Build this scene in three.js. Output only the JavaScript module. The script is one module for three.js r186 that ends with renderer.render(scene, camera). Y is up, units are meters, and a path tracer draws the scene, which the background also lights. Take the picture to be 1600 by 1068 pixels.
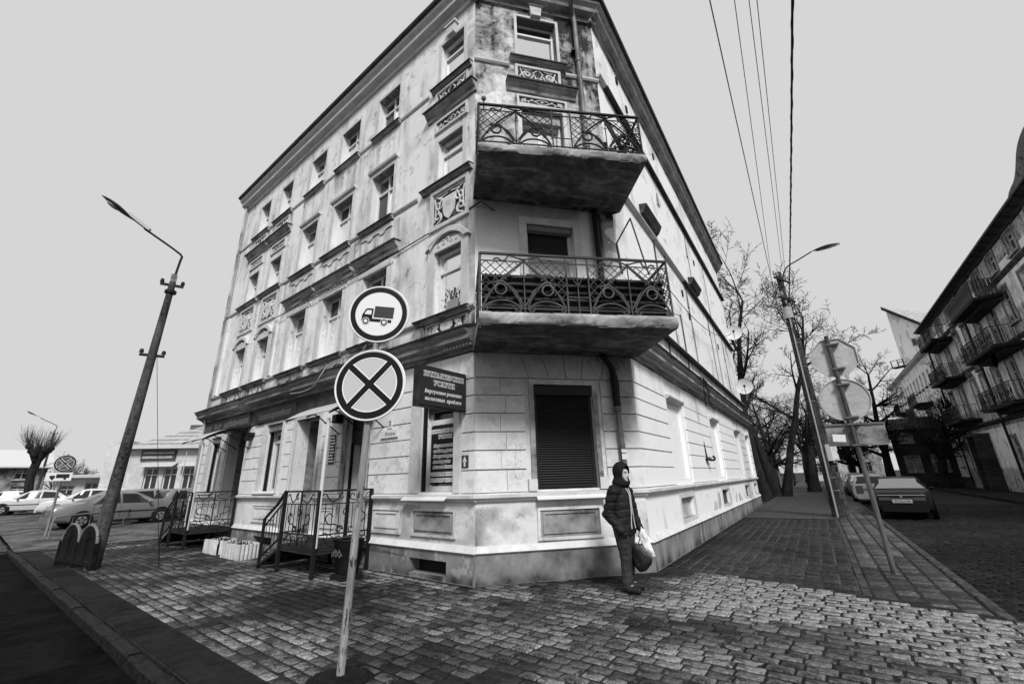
import * as THREE from 'three';
import { mergeGeometries, mergeVertices, toCreasedNormals } from 'three/addons/utils/BufferGeometryUtils.js';

// ---------------------------------------------------------------- camera, sky, sun, exposure
const scene = new THREE.Scene();
const camera = new THREE.PerspectiveCamera(77.8120, 1024 / 683, 0.05, 900);
camera.rotation.order = 'YXZ';
camera.rotation.set(0.31392, 0, -0.02792);
camera.position.set(0, 1.6, 0);
const EXPOSURE = 2.7, SKY = 0.672 / EXPOSURE;
{
  const w = 64, h = 32, d = new Float32Array(w * h * 4);
  for (let i = 0; i < w * h; i++) { d[i * 4] = d[i * 4 + 1] = d[i * 4 + 2] = SKY; d[i * 4 + 3] = 1; }
  const t = new THREE.DataTexture(d, w, h, THREE.RGBAFormat, THREE.FloatType);
  t.mapping = THREE.EquirectangularReflectionMapping; t.magFilter = THREE.LinearFilter; t.needsUpdate = true;
  scene.background = t; scene.environment = t;
}
const sun = new THREE.DirectionalLight(0xffffff, 1.3);
sun.position.set(13, 58, 47); sun.target.position.set(0, 0, -12);
sun.castShadow = true; sun.shadow.radius = 26; sun.shadow.mapSize.set(2048, 2048);
Object.assign(sun.shadow.camera, { left: -60, right: 60, top: 60, bottom: -60, near: 1, far: 200 });
scene.add(sun, sun.target);
const renderer = new THREE.WebGLRenderer({ antialias: true });
renderer.setSize(1024, 683);
renderer.toneMapping = THREE.LinearToneMapping;
renderer.toneMappingExposure = EXPOSURE;
renderer.shadowMap.enabled = true;
// ---------------------------------------------------------------- helpers
const V = (x, y, z) => new THREE.Vector3(x, y, z), PI = Math.PI;
function rng(s) { return () => { s |= 0; s = s + 0x6D2B79F5 | 0; let t = Math.imul(s ^ s >>> 15, 1 | s); t = t + Math.imul(t ^ t >>> 7, 61 | t) ^ t; return ((t ^ t >>> 14) >>> 0) / 4294967296; }; }
const hash2 = (x, y) => { let h = Math.imul(x, 374761393) + Math.imul(y, 668265263) | 0; h = Math.imul(h ^ h >>> 13, 1274126177); return ((h ^ h >>> 16) >>> 0) / 4294967296; };
function vn(x, y) { const i = Math.floor(x), j = Math.floor(y); let u = x - i, v = y - j; u = u * u * (3 - 2 * u); v = v * v * (3 - 2 * v);
  const a = hash2(i, j), b = hash2(i + 1, j), c = hash2(i, j + 1), d = hash2(i + 1, j + 1); return a + (b - a) * u + (c - a) * v + (a - b - c + d) * u * v; }
function fbm(x, y, o = 4) { let s = 0, a = .5, t = 0; for (let k = 0; k < o; k++) { s += a * vn(x, y); t += a; a *= .5; x = x * 2.03 + 17.1; y = y * 2.03 + 9.7; } return s / t; }
const sst = (a, b, x) => { x = Math.min(1, Math.max(0, (x - a) / (b - a))); return x * x * (3 - 2 * x); };
const clamp = (x, a, b) => Math.min(b, Math.max(a, x)), lerp = (a, b, t) => a + (b - a) * t;
const toS = v => { v = clamp(v, 0, 1); return Math.round(255 * (v <= .0031308 ? v * 12.92 : 1.055 * Math.pow(v, 1 / 2.4) - .055)); };
function paint(w, h, sx, sy, fn, linear = false) {            // fn(x, y in metres) -> albedo
  const d = new Uint8Array(w * h * 4);
  for (let j = 0; j < h; j++) for (let i = 0; i < w; i++) {
    const v = fn((i + .5) / w * sx, (j + .5) / h * sy), c = linear ? Math.round(255 * clamp(v, 0, 1)) : toS(v), k = (j * w + i) * 4;
    d[k] = d[k + 1] = d[k + 2] = c; d[k + 3] = 255;
  }
  const t = new THREE.DataTexture(d, w, h, THREE.RGBAFormat);
  t.wrapS = t.wrapT = THREE.RepeatWrapping; t.magFilter = THREE.LinearFilter; t.minFilter = THREE.LinearMipmapLinearFilter; t.generateMipmaps = true;
  if (!linear) t.colorSpace = THREE.SRGBColorSpace; t.needsUpdate = true; t.userData = { sx, sy };
  return t;
}
// tileable noise: blend the noise with its shifted self at the edges
const tile = (f, s) => (x, y) => { const u = x / s, v = y / s; const a = f(x, y), b = f(x - s, y), c = f(x, y - s), d = f(x - s, y - s);
  const U = sst(.7, 1, u), Vv = sst(.7, 1, v); return (a * (1 - U) + b * U) * (1 - Vv) + (c * (1 - U) + d * U) * Vv; };
const canvasTex = (w, h, draw) => { const c = document.createElement('canvas'); c.width = w; c.height = h; const g = c.getContext('2d'); draw(g, w, h);
  const t = new THREE.CanvasTexture(c); t.colorSpace = THREE.SRGBColorSpace; return t; };
const gray = g => new THREE.Color().setRGB(g, g, g);
function M(g, rough = .8, o = {}) { return new THREE.MeshPhysicalMaterial({ color: gray(g), roughness: rough, side: THREE.DoubleSide, specularIntensity: rough > .3 ? .3 : 1, ...o }); }
const names = {};
function nm(n) { if (!(n in names)) { names[n] = 0; return n; } return n + '_' + String(++names[n]).padStart(3, '0'); }
function tag(o, label, category, group) { o.userData = { ...o.userData, label, category }; if (group) o.userData.group = group; return o; }
function thing(name, label, category, pos = [0, 0, 0], turn = 0, group) {
  const o = new THREE.Group(); o.name = nm(name); o.position.set(...pos); o.rotation.y = turn; scene.add(o); o.updateMatrixWorld(true); return tag(o, label, category, group);
}
function shadowOn(m) { m.castShadow = m.receiveShadow = true; return m; }
function part(name, geo, mat, parent, kind) {
  const m = shadowOn(new THREE.Mesh(Array.isArray(geo) ? mergeG(geo) : geo, mat)); m.name = name;
  if (parent) parent.add(m); else { m.name = nm(name); scene.add(m); }
  if (kind) m.userData.kind = kind;
  return m;
}
const struct = (name, geo, mat) => part(name, geo, mat, null, 'structure');
function mergeG(list) {
  if (list.length === 1) return list[0];
  const a = list.map(g => { let q = g.index ? g.toNonIndexed() : g; if (!q.attributes.uv) q.setAttribute('uv', new THREE.BufferAttribute(new Float32Array(q.attributes.position.count * 2), 2));
    if (!q.attributes.normal) q.computeVertexNormals(); for (const k of Object.keys(q.attributes)) if (!['position', 'normal', 'uv'].includes(k)) q.deleteAttribute(k); return q; });
  return mergeGeometries(a);
}
function boxUV(g, su = 1, sv = su) {                              // planar uv by dominant normal axis, in metres / s
  if (g.index) g = g.toNonIndexed();
  const p = g.attributes.position, n = g.attributes.normal, uv = new Float32Array(p.count * 2);
  for (let i = 0; i < p.count; i++) {
    const ax = Math.abs(n.getX(i)), ay = Math.abs(n.getY(i)), az = Math.abs(n.getZ(i));
    let u, v; if (az >= ax && az >= ay) { u = p.getX(i); v = p.getY(i); } else if (ax >= ay) { u = p.getZ(i) * .97 + .31; v = p.getY(i); } else { u = p.getX(i); v = p.getZ(i); }
    uv[i * 2] = u / su; uv[i * 2 + 1] = v / sv;
  }
  g.setAttribute('uv', new THREE.BufferAttribute(uv, 2)); return g;
}
const bx = (x0, x1, y0, y1, z0, z1) => new THREE.BoxGeometry(Math.abs(x1 - x0), Math.abs(y1 - y0), Math.abs(z1 - z0)).translate((x0 + x1) / 2, (y0 + y1) / 2, (z0 + z1) / 2);
// box with chamfered edges
function cbx(x0, x1, y0, y1, z0, z1, c = .01) {
  const s = new THREE.Shape(); const a = Math.min(x0, x1) + c, b = Math.max(x0, x1) - c, d = Math.min(y0, y1) + c, e = Math.max(y0, y1) - c;
  s.moveTo(a, d); s.lineTo(b, d); s.lineTo(b, e); s.lineTo(a, e); s.closePath();
  return new THREE.ExtrudeGeometry(s, { depth: Math.abs(z1 - z0) - 2 * c, bevelEnabled: true, bevelSize: c, bevelThickness: c, bevelSegments: 1 }).translate(0, 0, Math.min(z0, z1) + c);
}
function tube(pts, r, rs = 6, closed = false, seg) {
  pts = pts.map(p => p.isVector3 ? p : V(...p));
  const c = new THREE.CatmullRomCurve3(pts, closed, 'centripetal'); return new THREE.TubeGeometry(c, seg || Math.max(2, pts.length * 2), r, rs, closed);
}
function bar(a, b, r0, r1 = r0, rs = 8) {                          // straight tapered round bar
  a = a.isVector3 ? a : V(...a); b = b.isVector3 ? b : V(...b); const d = b.clone().sub(a), L = d.length();
  const g = new THREE.CylinderGeometry(r1, r0, L, rs); g.applyQuaternion(new THREE.Quaternion().setFromUnitVectors(V(0, 1, 0), d.normalize())); return g.translate((a.x + b.x) / 2, (a.y + b.y) / 2, (a.z + b.z) / 2);
}
function sbar(a, b, w, t = w) {                                    // straight square bar
  a = a.isVector3 ? a : V(...a); b = b.isVector3 ? b : V(...b); const d = b.clone().sub(a), L = d.length();
  const g = new THREE.BoxGeometry(w, L, t); g.applyQuaternion(new THREE.Quaternion().setFromUnitVectors(V(0, 1, 0), d.normalize())); return g.translate((a.x + b.x) / 2, (a.y + b.y) / 2, (a.z + b.z) / 2);
}
function shp(pts) { const s = new THREE.Shape(); pts.forEach((p, i) => i ? s.lineTo(p[0], p[1]) : s.moveTo(p[0], p[1])); s.closePath(); return s; }
function hole(s, x0, x1, y0, y1) { const h = new THREE.Path(); h.moveTo(x0, y0); h.lineTo(x0, y1); h.lineTo(x1, y1); h.lineTo(x1, y0); h.closePath(); s.holes.push(h); return s; }
const ext = (s, z0, z1, bevel = 0) => new THREE.ExtrudeGeometry(s, { depth: z1 - z0 - 2 * bevel, bevelEnabled: bevel > 0, bevelSize: bevel, bevelThickness: bevel, bevelSegments: 1, bevelOffset: -bevel, curveSegments: 16 }).translate(0, 0, z0 + bevel);
// profile given as [outward, y] points run along x from x0 to x1
function mold(prof, x0, x1) { const g = new THREE.ExtrudeGeometry(shp(prof), { depth: x1 - x0, bevelEnabled: false }); return g.rotateY(-PI / 2).translate(x1, 0, 0); }
const frame2 = (x0, x1, y0, y1, w, z0, z1) => ext(hole(shp([[x0, y0], [x1, y0], [x1, y1], [x0, y1]]), x0 + w, x1 - w, y0 + w, y1 - w), z0, z1);
// a facade frame: local x along the wall, y up, z outwards
function frame(O, x, n) { const m = new THREE.Matrix4().makeBasis(V(...x), V(0, 1, 0), V(...n)); m.setPosition(...O); return m; }
function fput(name, geo, mat, parent, F, off, kind) {              // a mesh whose geometry is in frame coordinates
  const m = part(name, geo, mat, parent, kind); parent.updateWorldMatrix(true, false);
  const w = F.clone(); if (off) w.multiply(new THREE.Matrix4().makeTranslation(...off));
  m.applyMatrix4(parent.matrixWorld.clone().invert().multiply(w)); m.updateMatrixWorld(true); return m;
}
const at = (F, x, y, z) => V(x, y, z).applyMatrix4(F);
const PA = [-.702, 0, -7.637], PB = [2.389, 0, -8.360];
const FL = frame(PA, [.78942, 0, .61385], [-.61385, 0, .78942]);    // x = -u (to the left is negative)
const FC = frame(PA, [.97367, 0, -.22796], [.22796, 0, .97367]);
const FR = frame(PB, [.56075, 0, -.82798], [.82798, 0, .56075]);
const angF = F => Math.atan2(F.elements[8], F.elements[10]);        // turn about y of a thing that faces out of frame F
// flat spiral in the xy plane
function spiral(cx, cy, r0, r1, a0, turns, z = 0, n = 14) { const p = []; for (let i = 0; i <= n; i++) { const t = i / n, r = lerp(r0, r1, t), a = a0 + turns * 2 * PI * t; p.push(V(cx + r * Math.cos(a), cy + r * Math.sin(a), z)); } return p; }
function flat(g, k) { return g.scale(1, 1, k); }
// ---------------------------------------------------------------- ground, roads, pavements
const rG = rng(7);
const fSpeck = tile((x, y) => { const a = fbm(x * 9, y * 9, 3), b = fbm(x * 34 + 5, y * 34, 3), c = fbm(x * 3 + 40, y * 3, 3); return clamp(.35 + 1.5 * (a - .5) + 1.5 * (b - .5) + .7 * (c - .5) + .25, .12, 1); }, 2);
const tSpeck = paint(512, 512, 2, 2, (x, y) => fSpeck(x, y));
const tSpeckL = paint(512, 512, 2, 2, (x, y) => fSpeck(x, y), true);
const fSoil = tile((x, y) => clamp(.55 + 1.3 * (fbm(x * 2.2, y * 2.2, 5) - .5) + .8 * (fbm(x * 11, y * 11, 3) - .5), .08, 1), 6);
const tSoil = paint(1024, 1024, 6, 6, fSoil), tSoilL = paint(512, 512, 6, 6, fSoil, true);
const texM = (t, g, rough, bump = 0, bt) => { const m = M(g, rough); m.map = t; if (bump) { m.bumpMap = bt || t; m.bumpScale = bump; } return m; };
const mEarth = texM(tSoil, .05, .95), mAsph = Object.assign(texM(tSoil, .008, .9, .02, tSoilL), { specularIntensity: .08 }), mAsphFar = texM(tSoil, .15, .8, .02, tSoilL), mJoint = texM(tSoil, .03, .95), mDirt = texM(tSoil, .016, .95, .03, tSoilL);
const mKerbD = texM(tSpeck, .016, .7, .006, tSpeckL), mKerb = texM(tSpeck, .075, .7, .006, tSpeckL);
function flatSheet(F, pts, y, s = 1) {                              // polygon of frame (x, z) points as a horizontal sheet
  const g = new THREE.ShapeGeometry(shp(pts.map(p => [p[0], -p[1]]))); g.rotateX(-PI / 2).translate(0, y, 0); return boxUV(g, s).applyMatrix4(F);
}
function slab(F, pts, y0, y1, s = 1) { const g = new THREE.ExtrudeGeometry(shp(pts.map(p => [p[0], -p[1]])), { depth: y1 - y0, bevelEnabled: false }); g.rotateX(-PI / 2).translate(0, y0, 0); return boxUV(g, s).applyMatrix4(F); }
const I4 = new THREE.Matrix4();
struct('ground', flatSheet(I4, [[-700, -700], [700, -700], [700, 300], [-700, 300]], -.2, 6), mEarth);
// the left road climbs gently away from the corner
const gh = u => .2 * sst(12, 22, u) + .25 * sst(22, 45, u) + .2 * sst(45, 90, u);
function sloped(x0, x1, z0, z1, y, nx, nz, amp, ys = 0) {
  const g = new THREE.PlaneGeometry(1, 1, nx, nz).rotateX(-PI / 2), p = g.attributes.position;
  for (let i = 0; i < p.count; i++) { const x = lerp(x0, x1, p.getX(i) + .5), z = lerp(z0, z1, p.getZ(i) + .5); p.setXYZ(i, x, y + gh(-x) + amp * (fbm(x * 1.1, z * 1.1, 3) - .5) + ys, z); }
  g.computeVertexNormals(); return boxUV(g, 6).applyMatrix4(FL);
}
struct('road_left', sloped(-15, 40, 4.0, 22, -.125, 80, 30, .03), mAsph);
struct('road_left_far', sloped(-120, -15.02, 4.0, 34, -.115, 60, 20, .06), mAsphFar);
struct('parking_lot', sloped(-90, -14.1, -40, 3.98, -.02, 60, 40, .05), mAsphFar);
struct('verge', sloped(-40, -15.2, 4.02, 9.5, -.075, 40, 30, .12), texM(tSoil, .1, .95, .04, tSoilL));
// cobbled side street
const rows = []; 
struct('road_right', flatSheet(FR, [[-14, 4.2], [150, 4.0], [150, 11], [-14, 10.1]], -.13, 1), mJoint);
// ---- setts of the corner: beds first
const CX = v => v;
const plazaPts = [[-15, -.5], [-15, 3.92], [4.2, 3.92], [4.2, 5.2], [11.5, 5.2], [11.5, -.6], [6.35, -2.02], [5.7, -2.2], [5.0, -2.4], [4.0, -2.75], [2.0, -3.0], [1, -1]];
struct('pavement_bed', slab(FL, plazaPts, -.19, -.0115, 6), mJoint);
const inPoly = (pts, x, z) => { let c = false; for (let i = 0, j = pts.length - 1; i < pts.length; j = i++) { const [a, b] = pts[i], [d, e] = pts[j]; if ((b > z) !== (e > z) && x < (d - a) * (z - b) / (e - b) + a) c = !c; } return c; };
const cornerSet = struct('sett_pavement', slab(FL, [[-15, 3.5], [-15, 3.9], [4.2, 3.9], [4.2, 3.5]], -.03, -.004, 6), mDirt);
camera.updateMatrixWorld(); camera.updateProjectionMatrix();
const camInv = camera.matrixWorld.clone().invert(), fpx = 341.5 / Math.tan(77.812 * PI / 360);
function seen(p, area) {                                           // share of the picture that a piece of ground takes
  const q = p.clone().applyMatrix4(camInv); if (q.z > -.2) return 0; const x = q.x / -q.z * fpx, y = q.y / -q.z * fpx;
  if (Math.abs(x) > 530 || Math.abs(y) > 360) return 0; return area * 1.6 / (p.distanceTo(camera.position) ** 3);
}
function layPieces(host, F, list, name, geos, mats, mStuff, stuffName, limit = 300) {
  list.forEach(o => { o.w = at(F, o.x, o.y, o.z); o.s = seen(o.w, o.l * o.d); }); list.sort((a, b) => b.s - a.s);
  const rest = [];
  list.forEach((o, i) => {
    const g = geos[o.v % geos.length], mtx = F.clone().multiply(new THREE.Matrix4().compose(V(o.x, o.y, o.z), new THREE.Quaternion().setFromEuler(new THREE.Euler(o.rx || 0, o.ry || 0, o.rz || 0)), V(o.l, 1, o.d)));
    if (i < limit) { const m = part(name, g, mats[clamp(Math.floor(o.t * mats.length), 0, mats.length - 1)], host); m.applyMatrix4(mtx); }
    else { const q = g.clone().applyMatrix4(mtx).toNonIndexed?.() || g.clone().applyMatrix4(mtx); q.setAttribute('uv', q.attributes.uv.clone()); const n = q.attributes.position.count, c = new Float32Array(n * 3).fill(mats[clamp(Math.floor(o.t * mats.length), 0, mats.length - 1)].color.r); q.setAttribute('color', new THREE.BufferAttribute(c, 3)); rest.push(q); }
  });
  if (rest.length) { const m = part(stuffName, mergeGeometries(rest), mStuff, host); m.userData.kind = 'stuff'; }
}
// unit sett: 1 x 1 in plan, domed top, worn edges
function settGeo(seed, lx, lz, h = .05, c = .022) {
  const r = rng(seed), n = 4, P = [], idx = [], uv = [];
  const nx = 5, nz = 4;
  for (let j = 0; j <= nz; j++) for (let i = 0; i <= nx; i++) {
    const u = [0, .04, .35, .65, .96, 1][i], v = [0, .085, .5, .915, 1][j], ex = Math.min(u, 1 - u) * lx, ez = Math.min(v, 1 - v) * lz, edge = Math.min(ex, ez);
    let y = edge < 1e-6 ? -h : -.006 * Math.exp(-edge / .014) + (r() - .5) * .005; const corner = (i === 0 || i === nx) && (j === 0 || j === nz);
    P.push(u - .5 + (edge < 1e-6 ? 0 : (r() - .5) * .024), y, v - .5 + (r() - .5) * .025 * (j > 0 && j < nz ? 1 : .4)); uv.push(u * lx * 2 + seed * .37, v * lz * 2 + seed * .61);
  }
  for (let j = 0; j < nz; j++) for (let i = 0; i < nx; i++) { const a = j * (nx + 1) + i, b = a + 1, d = a + nx + 1, e = d + 1; idx.push(a, d, b, b, d, e); }
  const g = new THREE.BufferGeometry(); g.setAttribute('position', new THREE.Float32BufferAttribute(P, 3)); g.setAttribute('uv', new THREE.Float32BufferAttribute(uv, 2)); g.setIndex(idx); g.computeVertexNormals(); return g;
}
const settGeos = [1, 2, 3, 4, 5, 6].map(s => settGeo(s, .23, .145));
const tones = [.014, .028, .048, .075, .11, .155, .21];
const settMats = tones.map(t => { const m = texM(tSpeck, t * 1.7, .55, .006, tSpeckL); return m; });
const settStuff = texM(tSpeck, 1, .55, .006, tSpeckL); settStuff.vertexColors = true;
const setts = [];
for (let j = -32; j <= 24; j++) {
  const z = 3.44 - (j + 18) * .147; let x = -14 - rG() * .3;
  while (x < 11) {
    const l = .185 + rG() * .09, cx = x + l / 2; x += l;
    if (z > 3.5 && cx < 4.4) continue;
    if (!inPoly(plazaPts, cx, z - .05) || !inPoly(plazaPts, cx + l * .4, z - .09)) continue;
    if (cx < 0 && z < .12) continue; const w = at(FL, cx, 0, z), c = w.clone().applyMatrix4(FC.clone().invert()); if (c.z < .1 && c.x > -.2) continue;
    const big = fbm(cx * .55 + 3, z * .55 + 8, 3), mid = fbm(cx * 1.9 + 50, z * 1.9, 2);
    let t = .51 + (rG() - .5) * .44 + 1.5 * (big - .5) + .9 * (mid - .5);
    t += .42 * sst(.5, 4.5, cx) * sst(2.2, -.6, z) - .22 * sst(-3, -7, cx) - .2 * sst(1.2, 3.2, z) * sst(-1, 2, cx) + .2 * sst(2.4, 3.4, z) * sst(-1, -2.5, cx) * sst(-5, -4, cx) - .5 * sst(.75, .3, c.z) * sst(1.2, 2.2, c.x) + .18 * sst(.6, .2, z) * sst(-.2, -1, cx) * sst(-3, -2, cx);  // tone also carries sky sheen at the right corner and the person's contact shadow
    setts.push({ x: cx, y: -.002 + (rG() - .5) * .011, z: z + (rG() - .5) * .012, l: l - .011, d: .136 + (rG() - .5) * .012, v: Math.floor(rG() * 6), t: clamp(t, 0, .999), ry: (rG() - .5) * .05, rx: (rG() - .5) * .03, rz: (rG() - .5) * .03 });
  }
}
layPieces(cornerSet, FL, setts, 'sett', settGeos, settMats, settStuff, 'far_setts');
// ---- kerb stones along the left road
const kerbL = struct('kerb_left', slab(FL, [[-15, 3.92], [-15, 3.94], [4.2, 3.94], [4.2, 3.92]], -.19, -.06, 6), mJoint);
for (let i = 0, x = 4.1; x > -15; i++) { const l = .9 + rG() * .25; const m = part('kerb_stone', boxUV(cbx(x - l + .015, x, -.18, -.004 + (rG() - .5) * .02, 3.93 + rG() * .02, 4.07, .018), 1), mKerbD, kerbL); m.applyMatrix4(FL); x -= l; }
// ---- right pavement: dark clinker, a band, light tiles, kerb
const swPts = [[.42, 0], [.3, 1], [.12, 2.02], [-.28, 2.9], [-.5, 3.61], [-.74, 4.07], [110, 4.0], [110, 0]];
const tBrick = paint(512, 512, 2.2, 2.2, (x, y) => { const a = (x / .22) % 1, b = (y / .11) % 1; const j = (a < .06 || a > .94) ? 1 : (b < .08 || b > .92) ? .5 : 0; const id = hash2(Math.floor(x / .22), Math.floor(y / .11)); return j ? lerp(.04, .1, j) : .022 + .025 * id; });
const mBrickFar = M(1, .7); mBrickFar.map = tBrick;
struct('pavement_right_bed', slab(FR, swPts, -.19, -.022, 6), texM(tSoil, .09, .95));
const brickWalk = struct('brick_pavement', flatSheet(FR, [[11, .02], [11, 2.88], [110, 2.7], [110, .02]], -.004, 2.2), mBrickFar);
const tb = [.009, .014, .02, .028, .038], bMats = tb.map(t => texM(tSpeck, t * 1.8, .6, .004, tSpeckL)), bStuff = texM(tSpeck, 1, .6, .004, tSpeckL); bStuff.vertexColors = true;
const bGeo = [11, 12, 13].map(s => settGeo(s, .11, .22, .02)), bricks = [];
for (let j = 0; j < 13; j++) for (let i = -4; i < 99; i++) {
  const z = .12 + j * .221, x = .1 + i * .112 + (j % 2) * .056; if (z > 2.86 || !inPoly(swPts, x - .07, z) || x > 10.95) continue;
  const t = .45 + (rG() - .5) * .7 + .9 * (fbm(x, z, 3) - .5) - .3 * sst(1, 0, z);
  bricks.push({ x, y: -.008 + (rG() - .5) * .004, z, l: .106, d: .206, v: Math.floor(rG() * 3), t: clamp(t, 0, .99), ry: (rG() - .5) * .02 });
}
layPieces(brickWalk, FR, bricks, 'paving_brick', bGeo, bMats, bStuff, 'far_paving_bricks');
const band = struct('pavement_band', slab(FR, [[11, 2.89], [11, 2.99], [110, 2.99], [110, 2.89]], -.1, -.002, 1), mKerb);
for (let x = -.3; x < 11; x += .5) { const m = part('edging_stone', boxUV(cbx(x + .008, x + .492, -.1, 0, 2.895, 2.985, .008), 1), mKerb, band); m.applyMatrix4(FR); }
const tTile = paint(512, 512, 2.1, 2.1, (x, y) => { const a = (x / .265 ) % 1, b = (y / .15) % 1; const j = a < .05 || a > .95 || b < .07; const id = hash2(Math.floor(x / .265), Math.floor(y / .15)); return j ? .012 : .045 + .05 * id; });
const mTileFar = M(1, .7); mTileFar.map = tTile;
const tileWalk = struct('tile_pavement', flatSheet(FR, [[14, 3.0], [14, 4.06], [110, 4.0], [110, 3.0]], -.004, 2.1), mTileFar);
struct('tile_bed', flatSheet(FR, [[-.3, 3.0], [-.72, 4.06], [14, 4.06], [14, 3.0]], -.016, 6), mJoint);
const tt = [.03, .045, .06, .08, .1], tMats = tt.map(t => texM(tSpeck, t * 1.7, .6, .004, tSpeckL)), tGeo = [21, 22, 23].map(s => settGeo(s, .15, .26, .02)), tilesL = [];
for (let j = 0; j < 4; j++) for (let i = -6; i < 94; i++) { const z = 3.135 + j * .265, x = .05 + i * .15; if (!inPoly(swPts, x - .08, z) || x > 13.95) continue;
  tilesL.push({ x, y: -.005 + (rG() - .5) * .006, z, l: .142, d: .25, v: Math.floor(rG() * 3), t: clamp(.5 + (rG() - .5) * .9 + (fbm(x * .8 + 9, z, 2) - .5), 0, .99) }); }
layPieces(tileWalk, FR, tilesL, 'paving_tile', tGeo, tMats, bStuff, 'far_paving_tiles');
const kerbR = struct('kerb_right', slab(FR, [[14, 4.07], [14, 4.2], [110, 4.14], [110, 4.01]], -.19, .004, 1), mKerb);
for (let x = -.78; x < 14; x += 1) { const m = part('kerb_stone', boxUV(cbx(x + .008, x + .992, -.18, .006, 4.07, 4.2, .015), 1), mKerb, kerbR); m.applyMatrix4(FR); }
struct('pavement_far_side', slab(FR, [[-14, 10.2], [-14, 14], [120, 14], [120, 10.2]], -.19, .0, 6), texM(tSoil, .012, .8));
// cobbles of the side street
const cob = [], cobHost = struct('street_cobbles', flatSheet(FR, [[22, 4.25], [22, 10.1], [150, 10.5], [150, 4.25]], -.125, 1), M(1, .7, { map: paint(512, 512, 2, 2, (x, y) => { const b = (y / .2) % 1, a = (x / .13 + .5 * (Math.floor(y / .2) % 2)) % 1; const e = (a < .1 || b < .08); return e ? .004 : .007 + .018 * hash2(Math.floor(x / .13 + .5 * (Math.floor(y / .2) % 2)), Math.floor(y / .2)); }) }));
const cT = [.003, .005, .007, .01, .015], cMats = cT.map(t => texM(tSpeck, t * 1.8, .62, .01, tSpeckL));
for (let i = 0; i < 240; i++) for (let j = 0; j < 30; j++) { const x = -9 + i * .135, z = 4.32 + j * .2 + (i % 2) * .1; if (x > 21.9 || z > 10.0) continue; cob.push({ x, y: -.1 + (rG() - .5) * .02, z, l: .122, d: .185, v: Math.floor(rG() * 6), t: clamp(.45 + (rG() - .5) * .9 + 1.6 * (fbm(x * .7, z * .7, 3) - .5), 0, .99), ry: (rG() - .5) * .06 }); }
layPieces(cobHost, FR, cob, 'cobble', settGeos, cMats, bStuff, 'far_cobbles');
// ---------------------------------------------------------------- the corner building
const rB = rng(21);
const fBump = tile((x, y) => .5 + .9 * (fbm(x * 3, y * 3, 4) - .5) + .5 * (fbm(x * 14, y * 14, 3) - .5), 3);
const tBump = paint(512, 512, 3, 3, fBump, true);
const flake = (x, y, s, th, w = .03) => sst(th, th + w, fbm(x * s + 31, y * s + 11, 5));
const streak = (x, y, s) => fbm(x * s, y * .35, 4);
// left wall (x is negative; the picture repeats every 14 m)
const SILLS = []; for (const [a, b] of [[.36, 1.2], [2.95, 3.98], [4.95, 6.02], [6.98, 8.02], [9.42, 10.32], [11.28, 12.2]]) for (const y of [11.12, 8.02, 4.72]) SILLS.push([a - .3, b + .3, y]);
const tL = paint(1024, 1024, 14, 14, (X, y) => {
  const x = 14 - X;                                                // u
  let v = .76 + .16 * (fbm(x * .9, y * .9, 4) - .5) + .14 * (fbm(x * 5, y * 5, 4) - .5);
  v -= .16 * sst(.52, .78, streak(x, y, 3.2)) * sst(3.9, 5, y);
  v -= .2 * sst(.46, .8, fbm(x * 3.6 + 4, y * 1.1, 5)) * sst(4, 5, y) + .2 * sst(.5, .8, fbm(x * 1.1 + 9, y * 1.3, 5)) * fbm(x * 15, y * 10, 3) * sst(4, 5, y);
  v -= .2 * flake(x, y, 4.5, .7, .05) * sst(4.5, 6, y);
  v -= .3 * sst(1.2, .1, x) * sst(4.2, 6, y) * sst(.35, .6, fbm(x * 2.2, y * 1.6, 4));
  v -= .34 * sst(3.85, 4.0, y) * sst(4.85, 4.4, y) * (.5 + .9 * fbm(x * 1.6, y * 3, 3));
  v -= .25 * sst(1.25, 1.15, y) * sst(.5, .62, y) * sst(.42, .68, fbm(x * 1.1, y * 2.2, 4));
   v -= .06 * sst(3.8, 3.0, y) * sst(0, 1, y);
  if (y < 3.9) { v -= .1 * (fbm(x * 26, y * 26, 3) - .45) + .12 * sst(.62, .66, fbm(x * 7, y * 7, 4)) * sst(.4, .6, fbm(x * .7, y * .9, 2)) + .3 * sst(.0035, .001, Math.abs(fbm(x * 1.3 + 33, y * 1.3, 5) - .5)) + .16 * sst(.85, .55, y) * fbm(x * 5, y * 7, 3); }
  for (const s of SILLS) if (y < s[2] && y > s[2] - 1.5 && x > s[0] - .1 && x < s[1] + .1) { const e = Math.min(Math.abs(x - s[0]), Math.abs(x - s[1])); v -= (.13 + .22 * Math.exp(-e / .09)) * sst(.42, .62, fbm(x * 9, y * .6 + s[2] * 3, 3)) * sst(1.5, .1, s[2] - y); }
  if (y < .47 || y > 13.75) v = .16 + .22 * (fbm(x * 5, y * 3, 4) - .4) - .1 * sst(.2, 0, y) + .12 * sst(.62, .7, fbm(x * 9, y * 6, 3));
  const cr = Math.abs(fbm(x * .9 + 70, y * .9, 4) - .5); if (cr < .004 && y > 4.5) v -= .2;
  return clamp(v, .03, .76);
});
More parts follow.
